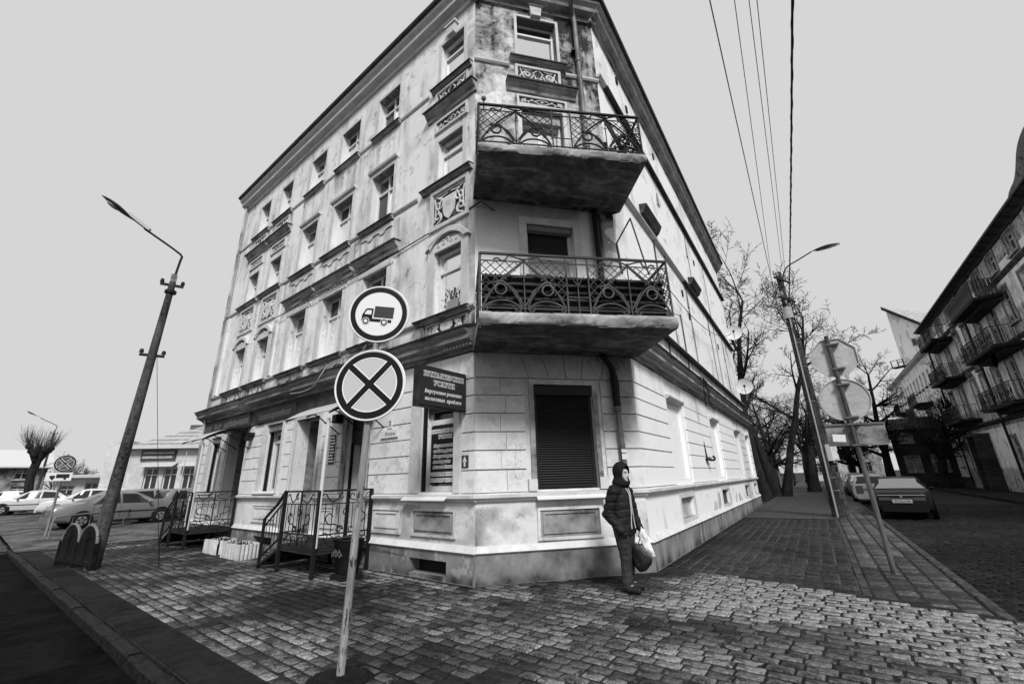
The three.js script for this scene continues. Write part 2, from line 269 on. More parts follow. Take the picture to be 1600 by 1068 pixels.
const tC = paint(512, 2048, 3.5, 14, (x, y) => {
  const g1 = fbm(x * 1.1, y * 1.1, 5), g2 = fbm(x * 4, y * 4, 4), g3 = fbm(x * 13, y * 13, 3);
  let v;
  if (y > 7.35) { v = .36 + .12 * (g1 - .5) + .2 * (g2 - .5) + .3 * (g3 - .5) + .13 * flake(x + 2, y * .7, 1.9, .53, .01) - .12 * flake(x + 7, y * .8 + 3, 2.8, .55, .012) - .1 * flake(x + 1, y + 13, 5.5, .6, .02) - .16 * sst(.5, .75, fbm(x * 7, y * .8, 4)) - .1 * sst(.012, .0, Math.abs(fbm(x * 2.4 + 2, y * 1.68 + .0, 5) - .52));
    v -= .2 * sst(1.9, 2.4, x) * sst(12.2, 12.6, y) + .12 * flake(x, y, 1.6, .5, .02) * sst(1.8, 2.2, x); v += .16 * flake(x + 4, y + 1, 1.9, .54, .08) * sst(1.2, .8, x) * (.4 + g2);
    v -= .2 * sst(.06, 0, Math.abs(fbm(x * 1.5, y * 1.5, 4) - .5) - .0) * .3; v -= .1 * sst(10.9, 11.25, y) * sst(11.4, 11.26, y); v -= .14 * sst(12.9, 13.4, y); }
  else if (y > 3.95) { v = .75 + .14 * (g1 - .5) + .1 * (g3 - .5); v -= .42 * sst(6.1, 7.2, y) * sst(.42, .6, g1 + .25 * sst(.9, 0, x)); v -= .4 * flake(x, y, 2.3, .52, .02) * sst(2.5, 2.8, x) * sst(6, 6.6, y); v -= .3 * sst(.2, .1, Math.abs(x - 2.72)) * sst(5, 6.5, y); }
  else { v = .68 + .1 * (g1 - .5) + .1 * (g2 - .5) + .08 * (g3 - .5); v -= .24 * sst(2.2, 3.9, y) * (.55 + g1); v -= .2 * sst(2.5, 2.75, x) * sst(2.0, 3.0, y) * (.5 + g2); v -= .26 * sst(.22, .02, x) * sst(1.2, .6, y) * g1;  // dirt and the balcony's shade painted together, darkening up to the slab
    v -= .32 * sst(1.2, 1.1, y) * sst(.5, .62, y) * sst(.36, .62, fbm(x * 1.4 + 8, y * 2, 4));
    v -= .1 * (fbm(x * 28, y * 28, 3) - .45) + .07 * sst(.6, .64, fbm(x * 6 + 3, y * 6, 4)) + .3 * sst(.0035, .001, Math.abs(fbm(x * 1.5 + 3, y * 1.5, 5) - .5)) + .14 * sst(.85, .55, y) * fbm(x * 5, y * 7, 3);
    if (y < .47) v = .15 + .24 * (fbm(x * 4, y * 3, 4) - .42) + .08 * (g3 - .5) - .06 * sst(.16, 0, y); }
  if (y > 13.75) v = .12; return clamp(v, .03, .76);
});
const tR = paint(1024, 1024, 20, 14, (x, y) => {
  let v = .9 + .06 * (fbm(x * .7, y * .7, 4) - .5) + .06 * (fbm(x * 5, y * 5, 3) - .5);
  v -= .2 * sst(.64, .78, streak(x + 3, y, 3.4)) * sst(.45, .6, fbm(x * .5, y * .5, 3));
  v -= .3 * flake(x + 2, y + 7, 2.6, .71, .015) * sst(4.4, 5.5, y); v -= .3 * sst(4.2, 4.5, y) * sst(5.3, 5.1, y) * sst(.45, .6, streak(x, y, 6));
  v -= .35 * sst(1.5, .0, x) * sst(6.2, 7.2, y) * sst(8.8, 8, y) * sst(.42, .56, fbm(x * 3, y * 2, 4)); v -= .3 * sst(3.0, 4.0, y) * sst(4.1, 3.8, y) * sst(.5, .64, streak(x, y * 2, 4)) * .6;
  v -= .1 * (fbm(x * 20, y * 20, 3) - .45) + .25 * sst(.0035, .001, Math.abs(fbm(x * .9 + 3, y * 1.1, 5) - .5)) + .1 * sst(.85, .55, y) * fbm(x * 5, y * 7, 3) + .16 * flake(x + 5, y, 1.4, .62, .015) * sst(5, 6, y);
  v -= .5 * flake(x + 1, y * .6 + 2, 2.6, .6, .02) * sst(1.15, 1.0, y) * sst(4, 8, x);
  if (y < .47 || y > 13.75) v = .2 + .36 * (fbm(x * 5, y * 1.6, 4) - .45) - .08 * sst(.2, 0, y);
  return clamp(v, .03, .86);
});
const plM = (t) => { const m = M(1, .88, { map: t, bumpMap: tBump, bumpScale: .012 }); return m; };
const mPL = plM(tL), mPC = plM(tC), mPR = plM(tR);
const fTrim = tile((x, y) => clamp(.82 + .35 * (fbm(x * 2, y * 2, 4) - .5) + .25 * (fbm(x * 12, y * 12, 3) - .5), .3, 1), 3);
const tTrim = paint(512, 512, 3, 3, fTrim);
const fGrime = tile((x, y) => clamp(.6 + 1.3 * (fbm(x * 1.6, y * 2.6, 5) - .5) + .4 * (fbm(x * 12, y * 12, 3) - .5), .12, 1), 3);
const tGrime = paint(512, 512, 3, 3, fGrime);
const tm = (t, g, r = .85) => M(g, r, { map: t, bumpMap: tBump, bumpScale: .008 });
const mTrim = tm(tTrim, .68), mTrimC = tm(tGrime, .62), mTrimD = tm(tGrime, .3), mLedge = tm(tGrime, .12), mFlash = tm(tGrime, .06, .6), mRelief = tm(tTrim, .72), mReliefBg = tm(tGrime, .12), mReliefBgL = tm(tGrime, .3), mUnder = tm(tGrime, .16);
const mFrameW = M(.66, .4), mFrameOld = tm(tTrim, .6), mDark = M(.012, .6), mShutter = M(.02, .45), mPaneSky = M(.88, .04, { metalness: 1 }), mPaneMid = M(.4, .06, { metalness: 1 }), mPaneDark = M(.03, .08, { metalness: .0 }), mCurtain = M(.16, .9), mIron = M(.016, .55, { metalness: .2 }), mIronRust = tm(tGrime, .09, .7), mSteel = tm(tGrime, .32, .45);
const mWood = tm(tGrime, .05, .6), mRender = tm(tGrime, .42), mZinc = tm(tTrim, .5, .5);

const bld = thing('corner_building', 'four-storey weathered plaster corner building with two iron corner balconies', 'building', PA);
const sc = { L: [14, 14], C: [3.5, 14], R: [20, 14] };
const putL = (n, g, m = mPL, p = bld, k) => fput(n, boxUV(Array.isArray(g) ? mergeG(g) : g, ...(m === mPL ? sc.L : [3])), m, p, FL, null, k);
const putC = (n, g, m = mPC, p = bld, k) => fput(n, boxUV(Array.isArray(g) ? mergeG(g) : g, ...(m === mPC ? sc.C : [3])), m, p, FC, null, k);
const putR = (n, g, m = mPR, p = bld, k) => fput(n, boxUV(Array.isArray(g) ? mergeG(g) : g, ...(m === mPR ? sc.R : [3])), m, p, FR, null, k);
const TOP = 13.42, LLEN = 13.95, RLEN = 18.3, CLEN = 3.174;
// ---- window openings of the left wall, [u0, u1] per column (right to left)
const cols = [[.36, 1.2], [2.95, 3.98], [4.95, 6.02], [6.98, 8.02], [9.42, 10.32], [11.28, 12.2]];
const isSide = c => c === 0 || c > 3;
const f3 = [11.3, 12.72], f2 = [8.25, 9.88], f1 = [4.92, 6.72];
const holesL = [];
cols.forEach(([a, b], c) => { holesL.push([-b, -a, ...f3]); holesL.push([-b, -a, f2[0], isSide(c) ? 9.5 : f2[1]]); holesL.push([-b, -a, f1[0], isSide(c) ? 6.42 : f1[1]]); });
const gw = [[.5, 1.46, 1.42, 3.3], [7.45, 8.45, 1.45, 3.34], [12.02, 12.95, 1.45, 3.3]];
gw.forEach(([a, b, c, d]) => holesL.push([-b, -a, c, d]));
const doors = [[3.26, 4.06, .5, 3.3], [5.4, 6.62, .5, 3.3], [9.97, 11.42, .5, 3.4]];
doors.forEach(([a, b, c, d]) => holesL.push([-b, -a, c, d]));
const vents = [[.62, 1.6, .06, .3], [7.2, 8.3, .1, .32]];
vents.forEach(([a, b, c, d]) => holesL.push([-b, -a, c, d]));
const wallShape = (x0, x1, hs, y0 = -.15, y1 = TOP) => { const s = shp([[x0, y0], [x1, y0], [x1, y1], [x0, y1]]); hs.forEach(h => hole(s, ...h)); return s; };
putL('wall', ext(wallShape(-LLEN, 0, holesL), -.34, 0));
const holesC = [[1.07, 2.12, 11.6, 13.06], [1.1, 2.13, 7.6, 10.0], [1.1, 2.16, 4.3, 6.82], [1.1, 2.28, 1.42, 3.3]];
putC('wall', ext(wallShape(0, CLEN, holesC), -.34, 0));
const niches = [[2.4, 3.82], [7.75, 9.0], [13.1, 14.5], [16.7, 17.6]];
const rp = [[2.45, 3.75], [7.75, 9.15], [13.3, 14.8], [16.6, 17.9]];
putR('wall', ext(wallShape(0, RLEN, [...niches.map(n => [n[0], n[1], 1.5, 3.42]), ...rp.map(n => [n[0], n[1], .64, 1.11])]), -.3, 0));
// core behind the walls, back walls and roof
{
  const I = F => F; const p = [at(FL, -LLEN, 0, -.02), at(FL, 0, 0, 0), at(FR, 0, 0, 0), at(FR, RLEN, 0, -.02), at(FR, RLEN, 0, -9.5), at(FL, -LLEN, 0, -9.5)];
  const c = p.reduce((s, q) => s.add(q), V(0, 0, 0)).multiplyScalar(1 / 6);
  const inner = [at(FL, -LLEN + .02, 0, -1.0), at(FC, .6, 0, -1.0), at(FC, CLEN - .6, 0, -1.0), at(FR, RLEN - .02, 0, -1.0), at(FR, RLEN - .02, 0, -9.5), at(FL, -LLEN + .02, 0, -9.5)];
  const mk = (pts, y0, y1) => { const g = new THREE.ExtrudeGeometry(shp(pts.map(q => [q.x - PA[0], -(q.z - PA[2])])), { depth: y1 - y0, bevelEnabled: false }); return boxUV(g.rotateX(-PI / 2).translate(0, y0, 0), 3); };
  part('inner_wall', mk(inner, -.1, TOP - .05), mTrimD, bld);
  const roofPts = [at(FL, -LLEN - .1, 0, .3), at(FC, -.15, 0, .38), at(FC, CLEN + .15, 0, .38), at(FR, RLEN + .1, 0, .3), at(FR, RLEN + .1, 0, -9.6), at(FL, -LLEN - .1, 0, -9.6)];
  part('roof', mk(roofPts, TOP + .42, TOP + .52), tm(tGrime, .1), bld);
  const g1 = ext(wallShape(-1, 0, [], -.15, TOP), 0, .3); // gable ends
  const endL = bx(-LLEN - .004, -LLEN + .3, -.15, TOP, -9.5, -.34); putL('end_wall', endL, mTrimC); putR('end_wall', bx(RLEN - .3, RLEN + .004, -.15, TOP, -9.5, -.3), mTrimC);
}
// ---- eaves cornice on the three sides
const eave = [[0, TOP - .12], [.06, TOP - .1], [.08, TOP + .0], [.24, TOP + .08], [.25, TOP + .2], [.34, TOP + .28], [.36, TOP + .42], [0, TOP + .42]];
const ev = (o) => eave.map(p => [p[0], p[1] + o]);
putL('eaves_cornice', mold(ev(0), -LLEN - .06, .17), mTrim); putC('eaves_cornice', mold(ev(.004), -.17, CLEN + .14), tm(tGrime, .42)); putR('eaves_cornice', mold(ev(.002), -.14, RLEN + .12), tm(tGrime, .5));
const gut = [[.34, TOP + .38], [.42, TOP + .39], [.44, TOP + .48], [.34, TOP + .48]];
putL('gutter', mold(gut, -LLEN - .08, .2), mFlash); putC('gutter', mold(gut.map(p => [p[0], p[1] + .003]), -.2, CLEN + .17), mFlash); putR('gutter', mold(gut.map(p => [p[0], p[1] + .002]), -.17, RLEN + .16), mFlash);
// ---- floor cornice above the ground floor
const corn = [[0, 3.9], [.06, 3.93], [.1, 4.0], [.26, 4.08], [.3, 4.1], [.3, 4.18], [.36, 4.24], [.38, 4.3], [.0, 4.42]];
putL('cornice', mold(corn, -LLEN - .22, .1), tm(tGrime, .3)); putR('cornice', mold(corn.map(p => [p[0], p[1] + .002]), -.05, RLEN + .1), tm(tGrime, .42));
putL('cornice_flashing', mold([[.3, 4.305], [.41, 4.3], [.41, 4.33], [.0, 4.46], [0, 4.44]], -LLEN - .25, .12), mFlash);
putR('cornice_flashing', mold([[.3, 4.307], [.41, 4.302], [.41, 4.332], [.0, 4.462], [0, 4.442]], .6, RLEN + .12), mFlash);
// dentils under the cornice near the corner
{ const g = []; for (let x = -3.2; x < .05; x += .085) g.push(bx(x, x + .05, 4.0, 4.065, .1, .2)); putL('dentil_row', g, mTrimC, bld, 'stuff'); const h = []; for (let x = .1; x < RLEN; x += .1) h.push(bx(x, x + .055, 4.0, 4.065, .1, .2)); putR('dentil_row', h, mTrimC, bld, 'stuff'); }
// string courses
const course = (y, d = .07) => [[0, y - .06], [d * .6, y - .05], [d, y - .01], [d, y + .03], [0, y + .06]];
putL('string_course', mold(course(11.26, .05), -LLEN, -1.62), mTrim); putL('string_course', mold(course(8.2, .06), -LLEN, -1.9), mTrim); putL('string_course', mold(course(4.86, .08), -LLEN, .02), mTrim);
putC('string_course', mold(course(11.3, .07), -.02, .84), mTrim); putC('string_course', mold(course(11.304, .07), 2.3, CLEN + .02), mTrim);
putR('string_course', mold(course(11.5, .12), -.02, RLEN), mTrim); putR('string_course', mold(course(8.35, .12), .6, RLEN), mTrim); putR('string_course', mold(course(5.16, .14), .5, RLEN), mTrim);
putR('course_flashing', mold([[0, 11.44], [.14, 11.42], [.15, 11.47], [0, 11.6]], .4, RLEN + .05), mFlash); putR('course_flashing', mold([[0, 8.29], [.14, 8.27], [.15, 8.32], [0, 8.45]], 6.9, RLEN + .05), mFlash); putR('course_flashing', mold([[0, 5.1], [.16, 5.08], [.17, 5.13], [0, 5.26]], .9, RLEN + .05), mFlash);
// ---- dado: sill course, plinth ledge
const sillP = [[0, 1.24], [.04, 1.25], [.08, 1.3], [.1, 1.31], [.1, 1.36], [.03, 1.385], [0, 1.385]], ledgeP = [[0, .44], [.07, .45], [.09, .47], [.05, .52], [.02, .56], [0, .57]];
const segs = (list, a, b) => { const out = []; let x = a; list.slice().sort((p, q) => p[0] - q[0]).forEach(([c, d]) => { if (c > x) out.push([x, c]); x = d; }); if (x < b) out.push([x, b]); return out; };
const dh = doors.map(d => [-d[1] - .02, -d[0] + .02]);
for (const [a, b] of segs(dh, -LLEN, .043)) { putL('sill_course', mold(sillP, a, b), mTrim); putL('plinth_ledge', mold(ledgeP, a, b), mTrim); }
putC('sill_course', mold(sillP.map(p => [p[0], p[1] + .002]), -.045, CLEN + .038), mTrim); putC('plinth_ledge', mold(ledgeP.map(p => [p[0], p[1] + .002]), -.04, CLEN + .034), mTrim);
putR('sill_course', mold(sillP.map(p => [p[0], p[1] + .001]), -.037, RLEN + .04), mTrim); putR('plinth_ledge', mold(ledgeP.map(p => [p[0], p[1] + .001]), -.033, RLEN + .04), mTrim);
{ // plinth proud of the wall
  const s = wallShape(-LLEN, .03, vents.map(v => [-v[1], -v[0], v[2], v[3]]).concat(dh.map(d => [d[0], d[1], .2, .45])), -.15, .449); putL('plinth', ext(s, 0.002, .05)); putC('plinth', bx(-.02, CLEN + .02, -.15, .448, .002, .05)); putR('plinth', bx(-.02, RLEN + .02, -.15, .447, .002, .05));
  vents.forEach(v => putL('basement_vent', bx(-v[1] - .02, -v[0] + .02, v[2] - .02, v[3] + .02, -.33, -.2), mDark));
}
// dado panels
function dadoPanel(put, x0, x1, y0, y1, mF, mI) { const p = put('dado_panel', frame2(x0, x1, y0, y1, .05, 0, .035), mF); const f = put('moulding', frame2(x0 + .1, x1 - .1, y0 + .1, y1 - .08, .035, 0, .03), mI, p); put('panel_field', bx(x0 + .05, x1 - .05, y0 + .05, y1 - .05, .002, .008), mI, p); }
dadoPanel(putL, -1.62, -.44, .66, 1.14, mPL, tm(tGrime, .42)); dadoPanel(putL, -2.9, -1.95, .66, 1.14, mPL, mPL); dadoPanel(putC, 1.08, 2.28, .6, 1.13, mPC, tm(tGrime, .4)); dadoPanel(putL, -8.7, -7.2, .66, 1.14, mPL, mPL); dadoPanel(putL, -5.15, -4.3, .66, 1.14, mPL, mPL); dadoPanel(putL, -13.3, -11.8, .66, 1.14, mPL, mPL);
rp.forEach((r, i) => { putR('dado_panel', frame2(r[0] - .1, r[1] + .1, .54, 1.19, .1, .001, .03), mTrim); putR('panel_field', bx(r[0] - .05, r[1] + .05, .6, 1.15, -.14, -.09), [mTrimC, mLedge, mTrimD, mTrimD][i]); });
// ---- rusticated ground floor: every block a stone of its own
const ys = [1.39, 1.77, 2.1, 2.42, 2.75, 3.08, 3.4, 3.9];
function blocks(put, x0, x1, stagger, w = .72, rows = [0, 1, 2, 3, 4, 5, 6], mat, depth = .026) {
  for (const r of rows) {
    const y0 = ys[r] + .009 + rB() * .004, y1 = ys[r + 1] - .009 - rB() * .004, L = x1 - x0; const n = Math.max(1, Math.round(L / w)); let cuts = [];
    for (let i = 1; i < n; i++) cuts.push(x0 + L * (i + ((r + stagger) % 2 ? .0 : .42) * (n > 1 ? 1 : 0) * (i < n ? 1 : 0) - ((r + stagger) % 2 ? .0 : .2)) / n);
    let a = x0; [...cuts, x1].forEach(b => { put('stone_block', bx(a + (a === x0 ? 0 : .004), b - (b === x1 ? 0 : .004), y0, y1, .001, depth + rB() * .006), mat); a = b; });
  }
}
blocks(putL, -.3, -.0, 0, .8, [0, 1, 2, 3, 4, 5, 6]); blocks(putL, -3.1, -1.76, 1, .66); blocks(putL, -5.25, -4.3, 0, .9); blocks(putL, -7.2, -6.86, 0, .5, [0, 1, 2, 3, 4, 5]); blocks(putL, -9.85, -8.72, 1, 1.1, [0, 1, 2, 3, 4, 5]); blocks(putL, -11.85, -11.5, 0, .6, [0, 1, 2, 3, 4, 5]); blocks(putL, -13.9, -13.2, 0, .8, [0, 1, 2, 3, 4, 5]);
blocks(putC, .0, .92, 0, .5, [0, 1, 2, 3, 4, 5]); blocks(putC, 2.46, CLEN, 1, .8, [0, 1, 2, 3, 4, 5]);
blocks(putR, 0, 2.28, 0, 1.3); blocks(putR, 4.0, 7.42, 1, 2.2); blocks(putR, 9.2, 12.85, 0, 2.4); blocks(putR, 14.75, 16.5, 0, 1.8); blocks(putR, 17.75, 18.5, 0, .8);
// voussoirs over the shuttered window and over the poster window
function vouss(put, xs, xb, y0, y1, mat) { for (let i = 0; i < xs.length - 1; i++) put('voussoir', ext(shp([[xb[i] + .006, y0], [xb[i + 1] - .006, y0], [xs[i + 1] - .006, y1], [xs[i] + .006, y1]]), .001, .03), mat); }
vouss(putC, [0, .86, 1.28, 1.72, 2.16, 2.6, CLEN], [0, 1.02, 1.42, 1.76, 2.08, 2.5, CLEN], 3.42, 3.92, mPC);
vouss(putL, [-3.1, -1.9, -1.3, -.9, -.35, -.01], [-3.1, -1.7, -1.2, -.95, -.45, -.01], 3.42, 3.9, mPL);
{ for (const [x, y] of [[2.4, 8.95], [8.2, 8.95]]) putR('window_hood', mold([[0, y - .3], [.1, y - .24], [.2, y - .06], [.22, y], [0, y + .05]], x, x + 1.5), tm(tGrime, .1)); for (const [x, y] of [[1.7, 12.9], [2.4, 12.4], [6.5, 7.6], [7.1, 6.9], [10.2, 10.4], [5.2, 12.6], [13, 7.2]]) putR('wall_vent', bx(x, x + .13, y, y + .22, .001, .04), mIron); for (const [x, a, b, r] of [[3.4, 8.3, 4.5, .02], [4.55, 8.4, 5.2, .012], [7.3, 8.3, 5.2, .014], [8.9, 11.4, 8.4, .012], [11.2, 8.3, 5.2, .014], [12.4, 11.4, 5.2, .012], [5.6, 6.6, 4.4, .02], [14.6, 8.3, 5.2, .014]]) putR('wall_cable', bar([x, a, .03], [x + .05, b, .03], r, r, 5), tm(tGrime, .16)); for (const [x, y] of [[4.9, 10.4], [8.9, 10.2], [11.2, 7.4], [7.3, 7.4], [14.6, 7]]) putR('cable_anchor', ext(shp([[x - .12, y], [x + .14, y], [x, y + .5]]), .001, .03), tm(tGrime, .45)); }
// thin vertical notch, hook, and lintel lips of the blind windows on the right wall
niches.forEach((n, i) => { putR('blind_window', bx(n[0] - .02, n[1] + .02, 1.48, 3.44, -.2, -.1), mPR); putR('lintel', mold([[-.1, 3.36], [.07, 3.4], [.1, 3.44], [.1, 3.48], [0, 3.5], [-.1, 3.5]], n[0] - .06, n[1] + .06), mTrim); });
{ const h = putR('pipe_stub', [bar([6.0, 2.55, .02], [6.0, 2.08, .05], .025), tube([[6.0, 2.08, .05], [6.0, 2.0, .12], [6.12, 2.02, .25], [6.2, 2.12, .2]], .03), bx(5.85, 6.2, 2.0, 2.06, .0, .14)], mIron); }
// ---------------------------------------------------------------- windows, surrounds, reliefs of the building
// scroll-work in relief: each kind is built once and shared
function scrollPanel(w, h, kind) {
  const g = [], T = (p, r) => g.push(tube(p, r, 5, false, p.length * 2));
  const sp = (cx, cy, r, a, t, rad = .02) => T(spiral(cx, cy, r, r * .12, a, t), rad * 1.25);
  if (kind === 'scroll') for (const s of [-1, 1]) {
    sp(s * w * .27, h * .06, h * .3, s > 0 ? PI : 0, s * 1.6, .022); sp(s * w * .27, h * .06, h * .17, 0, -s * 1.1, .016); sp(s * w * .43, -h * .28, h * .16, PI / 2, -s * 1.3, .018); sp(s * w * .1, -h * .25, h * .15, PI / 2, s * 1.2, .018);
    T([V(s * w * .02, h * .4, 0), V(s * w * .12, h * .2, 0), V(s * w * .06, -h * .05, 0), V(s * w * .2, -h * .34, 0), V(s * w * .4, -h * .42, 0)], .02); T([V(s * w * .44, h * .42, 0), V(s * w * .4, h * .1, 0), V(s * w * .47, -h * .15, 0)], .02);
    T([V(0, -h * .05, 0), V(s * w * .07, -h * .2, 0), V(s * w * .09, -h * .42, 0)], .018); T([V(s * w * .15, h * .42, 0), V(s * w * .3, h * .36, 0), V(s * w * .38, h * .42, 0)], .014);
  }
  if (kind === 'frieze') {
    T([V(-w * .17, 0, 0), V(0, h * .34, 0), V(w * .17, 0, 0), V(0, -h * .34, 0), V(-w * .17, 0, 0)], .018); sp(0, 0, h * .16, 0, 1, .016);
    for (const s of [-1, 1]) { for (let k = 0; k < 4; k++) { const cx = s * w * (.23 + .075 * k); g.push(new THREE.SphereGeometry(h * .13, 6, 4).scale(1, 1, .5).translate(cx, (k % 2 ? -.18 : .18) * h, 0)); } T([V(s * w * .17, 0, 0), V(s * w * .25, h * .1, 0), V(s * w * .33, -h * .1, 0), V(s * w * .46, h * .05, 0)], .016); sp(s * w * .42, 0, h * .26, 0, s * 1.2, .014); }
  }
  if (kind === 'shield') {
    const sh = new THREE.Shape(); sh.moveTo(-w * .2, h * .32); sh.lineTo(w * .2, h * .32); sh.bezierCurveTo(w * .16, 0, w * .26, -h * .2, 0, -h * .4); sh.bezierCurveTo(-w * .26, -h * .2, -w * .16, 0, -w * .2, h * .32);
    g.push(ext(sh, -.01, .03, .008)); g.push(bx(-w * .07, w * .07, h * .12, h * .135, .03, .036), bx(-w * .07, w * .07, h * .04, h * .055, .03, .036));
    for (const s of [-1, 1]) { sp(s * w * .33, h * .18, h * .2, PI / 2, s * 1.3, .024); sp(s * w * .36, -h * .2, h * .18, -PI / 2, -s * 1.2, .024); T([V(s * w * .24, h * .34, 0), V(s * w * .34, h * .0, 0), V(s * w * .25, -h * .3, 0), V(s * w * .44, -h * .42, 0)], .026); T([V(s * w * .46, h * .42, 0), V(s * w * .42, h * .1, 0), V(s * w * .46, -h * .3, 0)], .022); T([V(s * w * .05, h * .43, 0), V(s * w * .25, h * .4, 0), V(s * w * .42, h * .44, 0)], .02); }
  }
  if (kind === 'arch') { for (const s of [-1, 1]) { sp(s * w * .14, -h * .1, h * .22, PI / 2, s * 1.3, .014); sp(s * w * .3, -h * .18, h * .16, PI / 2, -s * 1.2, .014); } sp(0, h * .1, h * .2, -PI / 2, 1, .014); }
  const m = mergeG(g).scale(1, 1, .8); return m;
}
const pcache = {};
function relief(put, F, cx, cy, w, h, kind, bg = mReliefBg, parent = bld, z = .004, fm = mRelief) {
  const p = put('relief_panel', bx(cx - w / 2, cx + w / 2, cy - h / 2, cy + h / 2, .001, z), bg, parent);
  const key = kind + w.toFixed(2) + h.toFixed(2); pcache[key] = pcache[key] || boxUV(scrollPanel(w, h, kind), 3);
  fput('scroll_ornament', pcache[key], fm, p, F, [cx, cy, z + .012]); return p;
}
// a window: frame with its panes, set back in the wall
function windowAt(put, x0, x1, y0, y1, o = {}) {
  const d = o.depth ?? .2, fw = o.fw ?? .06, m = o.mat || mFrameW, g = [frame2(x0, x1, y0, y1, fw, -d - .07, -d)], tr = o.transom === undefined ? y0 + (y1 - y0) * .68 : o.transom, xm = (x0 + x1) / 2;
  const rows = tr ? [[y0 + fw, tr - fw * .5], [tr + fw * .5, y1 - fw]] : [[y0 + fw, y1 - fw]]; if (tr) g.push(bx(x0 + fw, x1 - fw, tr - fw * .5, tr + fw * .5, -d - .06, -d + .015));
  const colsX = o.split ? [[x0 + fw, xm - fw * .45], [xm + fw * .45, x1 - fw]] : [[x0 + fw, x1 - fw]];
  if (o.split) rows.forEach(r => g.push(bx(xm - fw * .45, xm + fw * .45, r[0], r[1], -d - .06, -d + .01)));
  const w = put(o.name || 'window', g, m);
  rows.forEach((r, i) => colsX.forEach((c, k) => put('pane', bx(c[0] - .005, c[1] + .005, r[0] - .005, r[1] + .005, -d - .045, -d - .035), (o.panes && o.panes[i * colsX.length + k]) || mPaneSky, w)));
  return w;
}
function surround(put, x0, x1, y0, y1, w, d, mat) { const s = shp([[x0 - w, y0], [x1 + w, y0], [x1 + w, y1 + w], [x0 - w, y1 + w]]); hole(s, x0, x1, y0 - .001, y1); const s2 = shp([[x0 - w, y0], [x0, y0], [x0, y1], [x1, y1], [x1, y0], [x1 + w, y0], [x1 + w, y1 + w], [x0 - w, y1 + w]]); return put('window_surround', ext(s2, .001, d), mat); }
function sill(put, x0, x1, y, d = .16, flash = mFlash, parent = bld) { const s = put('window_sill', mold([[0, y - .08], [d * .45, y - .07], [d * .55, y - .03], [d * .8, y - .01], [d * .8, y + .03], [0, y + .07]], x0, x1), mTrimC, parent); put('flashing', mold([[0, y + .072], [d * .8 + .03, y + .034], [d * .8 + .03, y + .0], [d * .8 + .015, y + .0], [d * .8 + .01, y + .028], [0, y + .066]], x0 - .015, x1 + .015), flash, s); return s; }
function hood(put, x0, x1, y, mat = mTrimC) { const s = put('window_hood', mold([[0, y - .24], [.04, y - .23], [.06, y - .15], [.13, y - .09], [.13, y - .06], [.18, y - .02], [.19, y], [0, y + .03]], x0, x1), mat); put('flashing', mold([[0, y + .06], [.22, y + .03], [.22, y - .015], [.195, y - .015], [.193, y + .004], [0, y + .033]], x0 - .02, x1 + .02), mFlash, s); return s; }
function apron(put, x0, x1, y, h = .26, mat = mTrim) { const s = new THREE.Shape(), n = 5, w = (x1 - x0) / n; s.moveTo(x0, y); s.lineTo(x0, y - h * .5); for (let i = 0; i < n; i++) { const a = x0 + w * i; s.bezierCurveTo(a + w * .2, y - h * (i % 2 ? 1.1 : .5), a + w * .8, y - h * (i % 2 ? 1.1 : .5), a + w, y - h * .6); } s.lineTo(x1, y); s.closePath(); return put('sill_apron', ext(s, .001, .03), mat); }
function keystone(put, x, y, w, h) { put('keystone', [ext(shp([[x - w * .36, y], [x + w * .36, y], [x + w * .5, y + h], [x - w * .5, y + h]]), .001, .12, .01), bx(x - w * .58, x + w * .58, y + h * .82, y + h, .001, .15)], mTrim); }
const rW = rng(5);
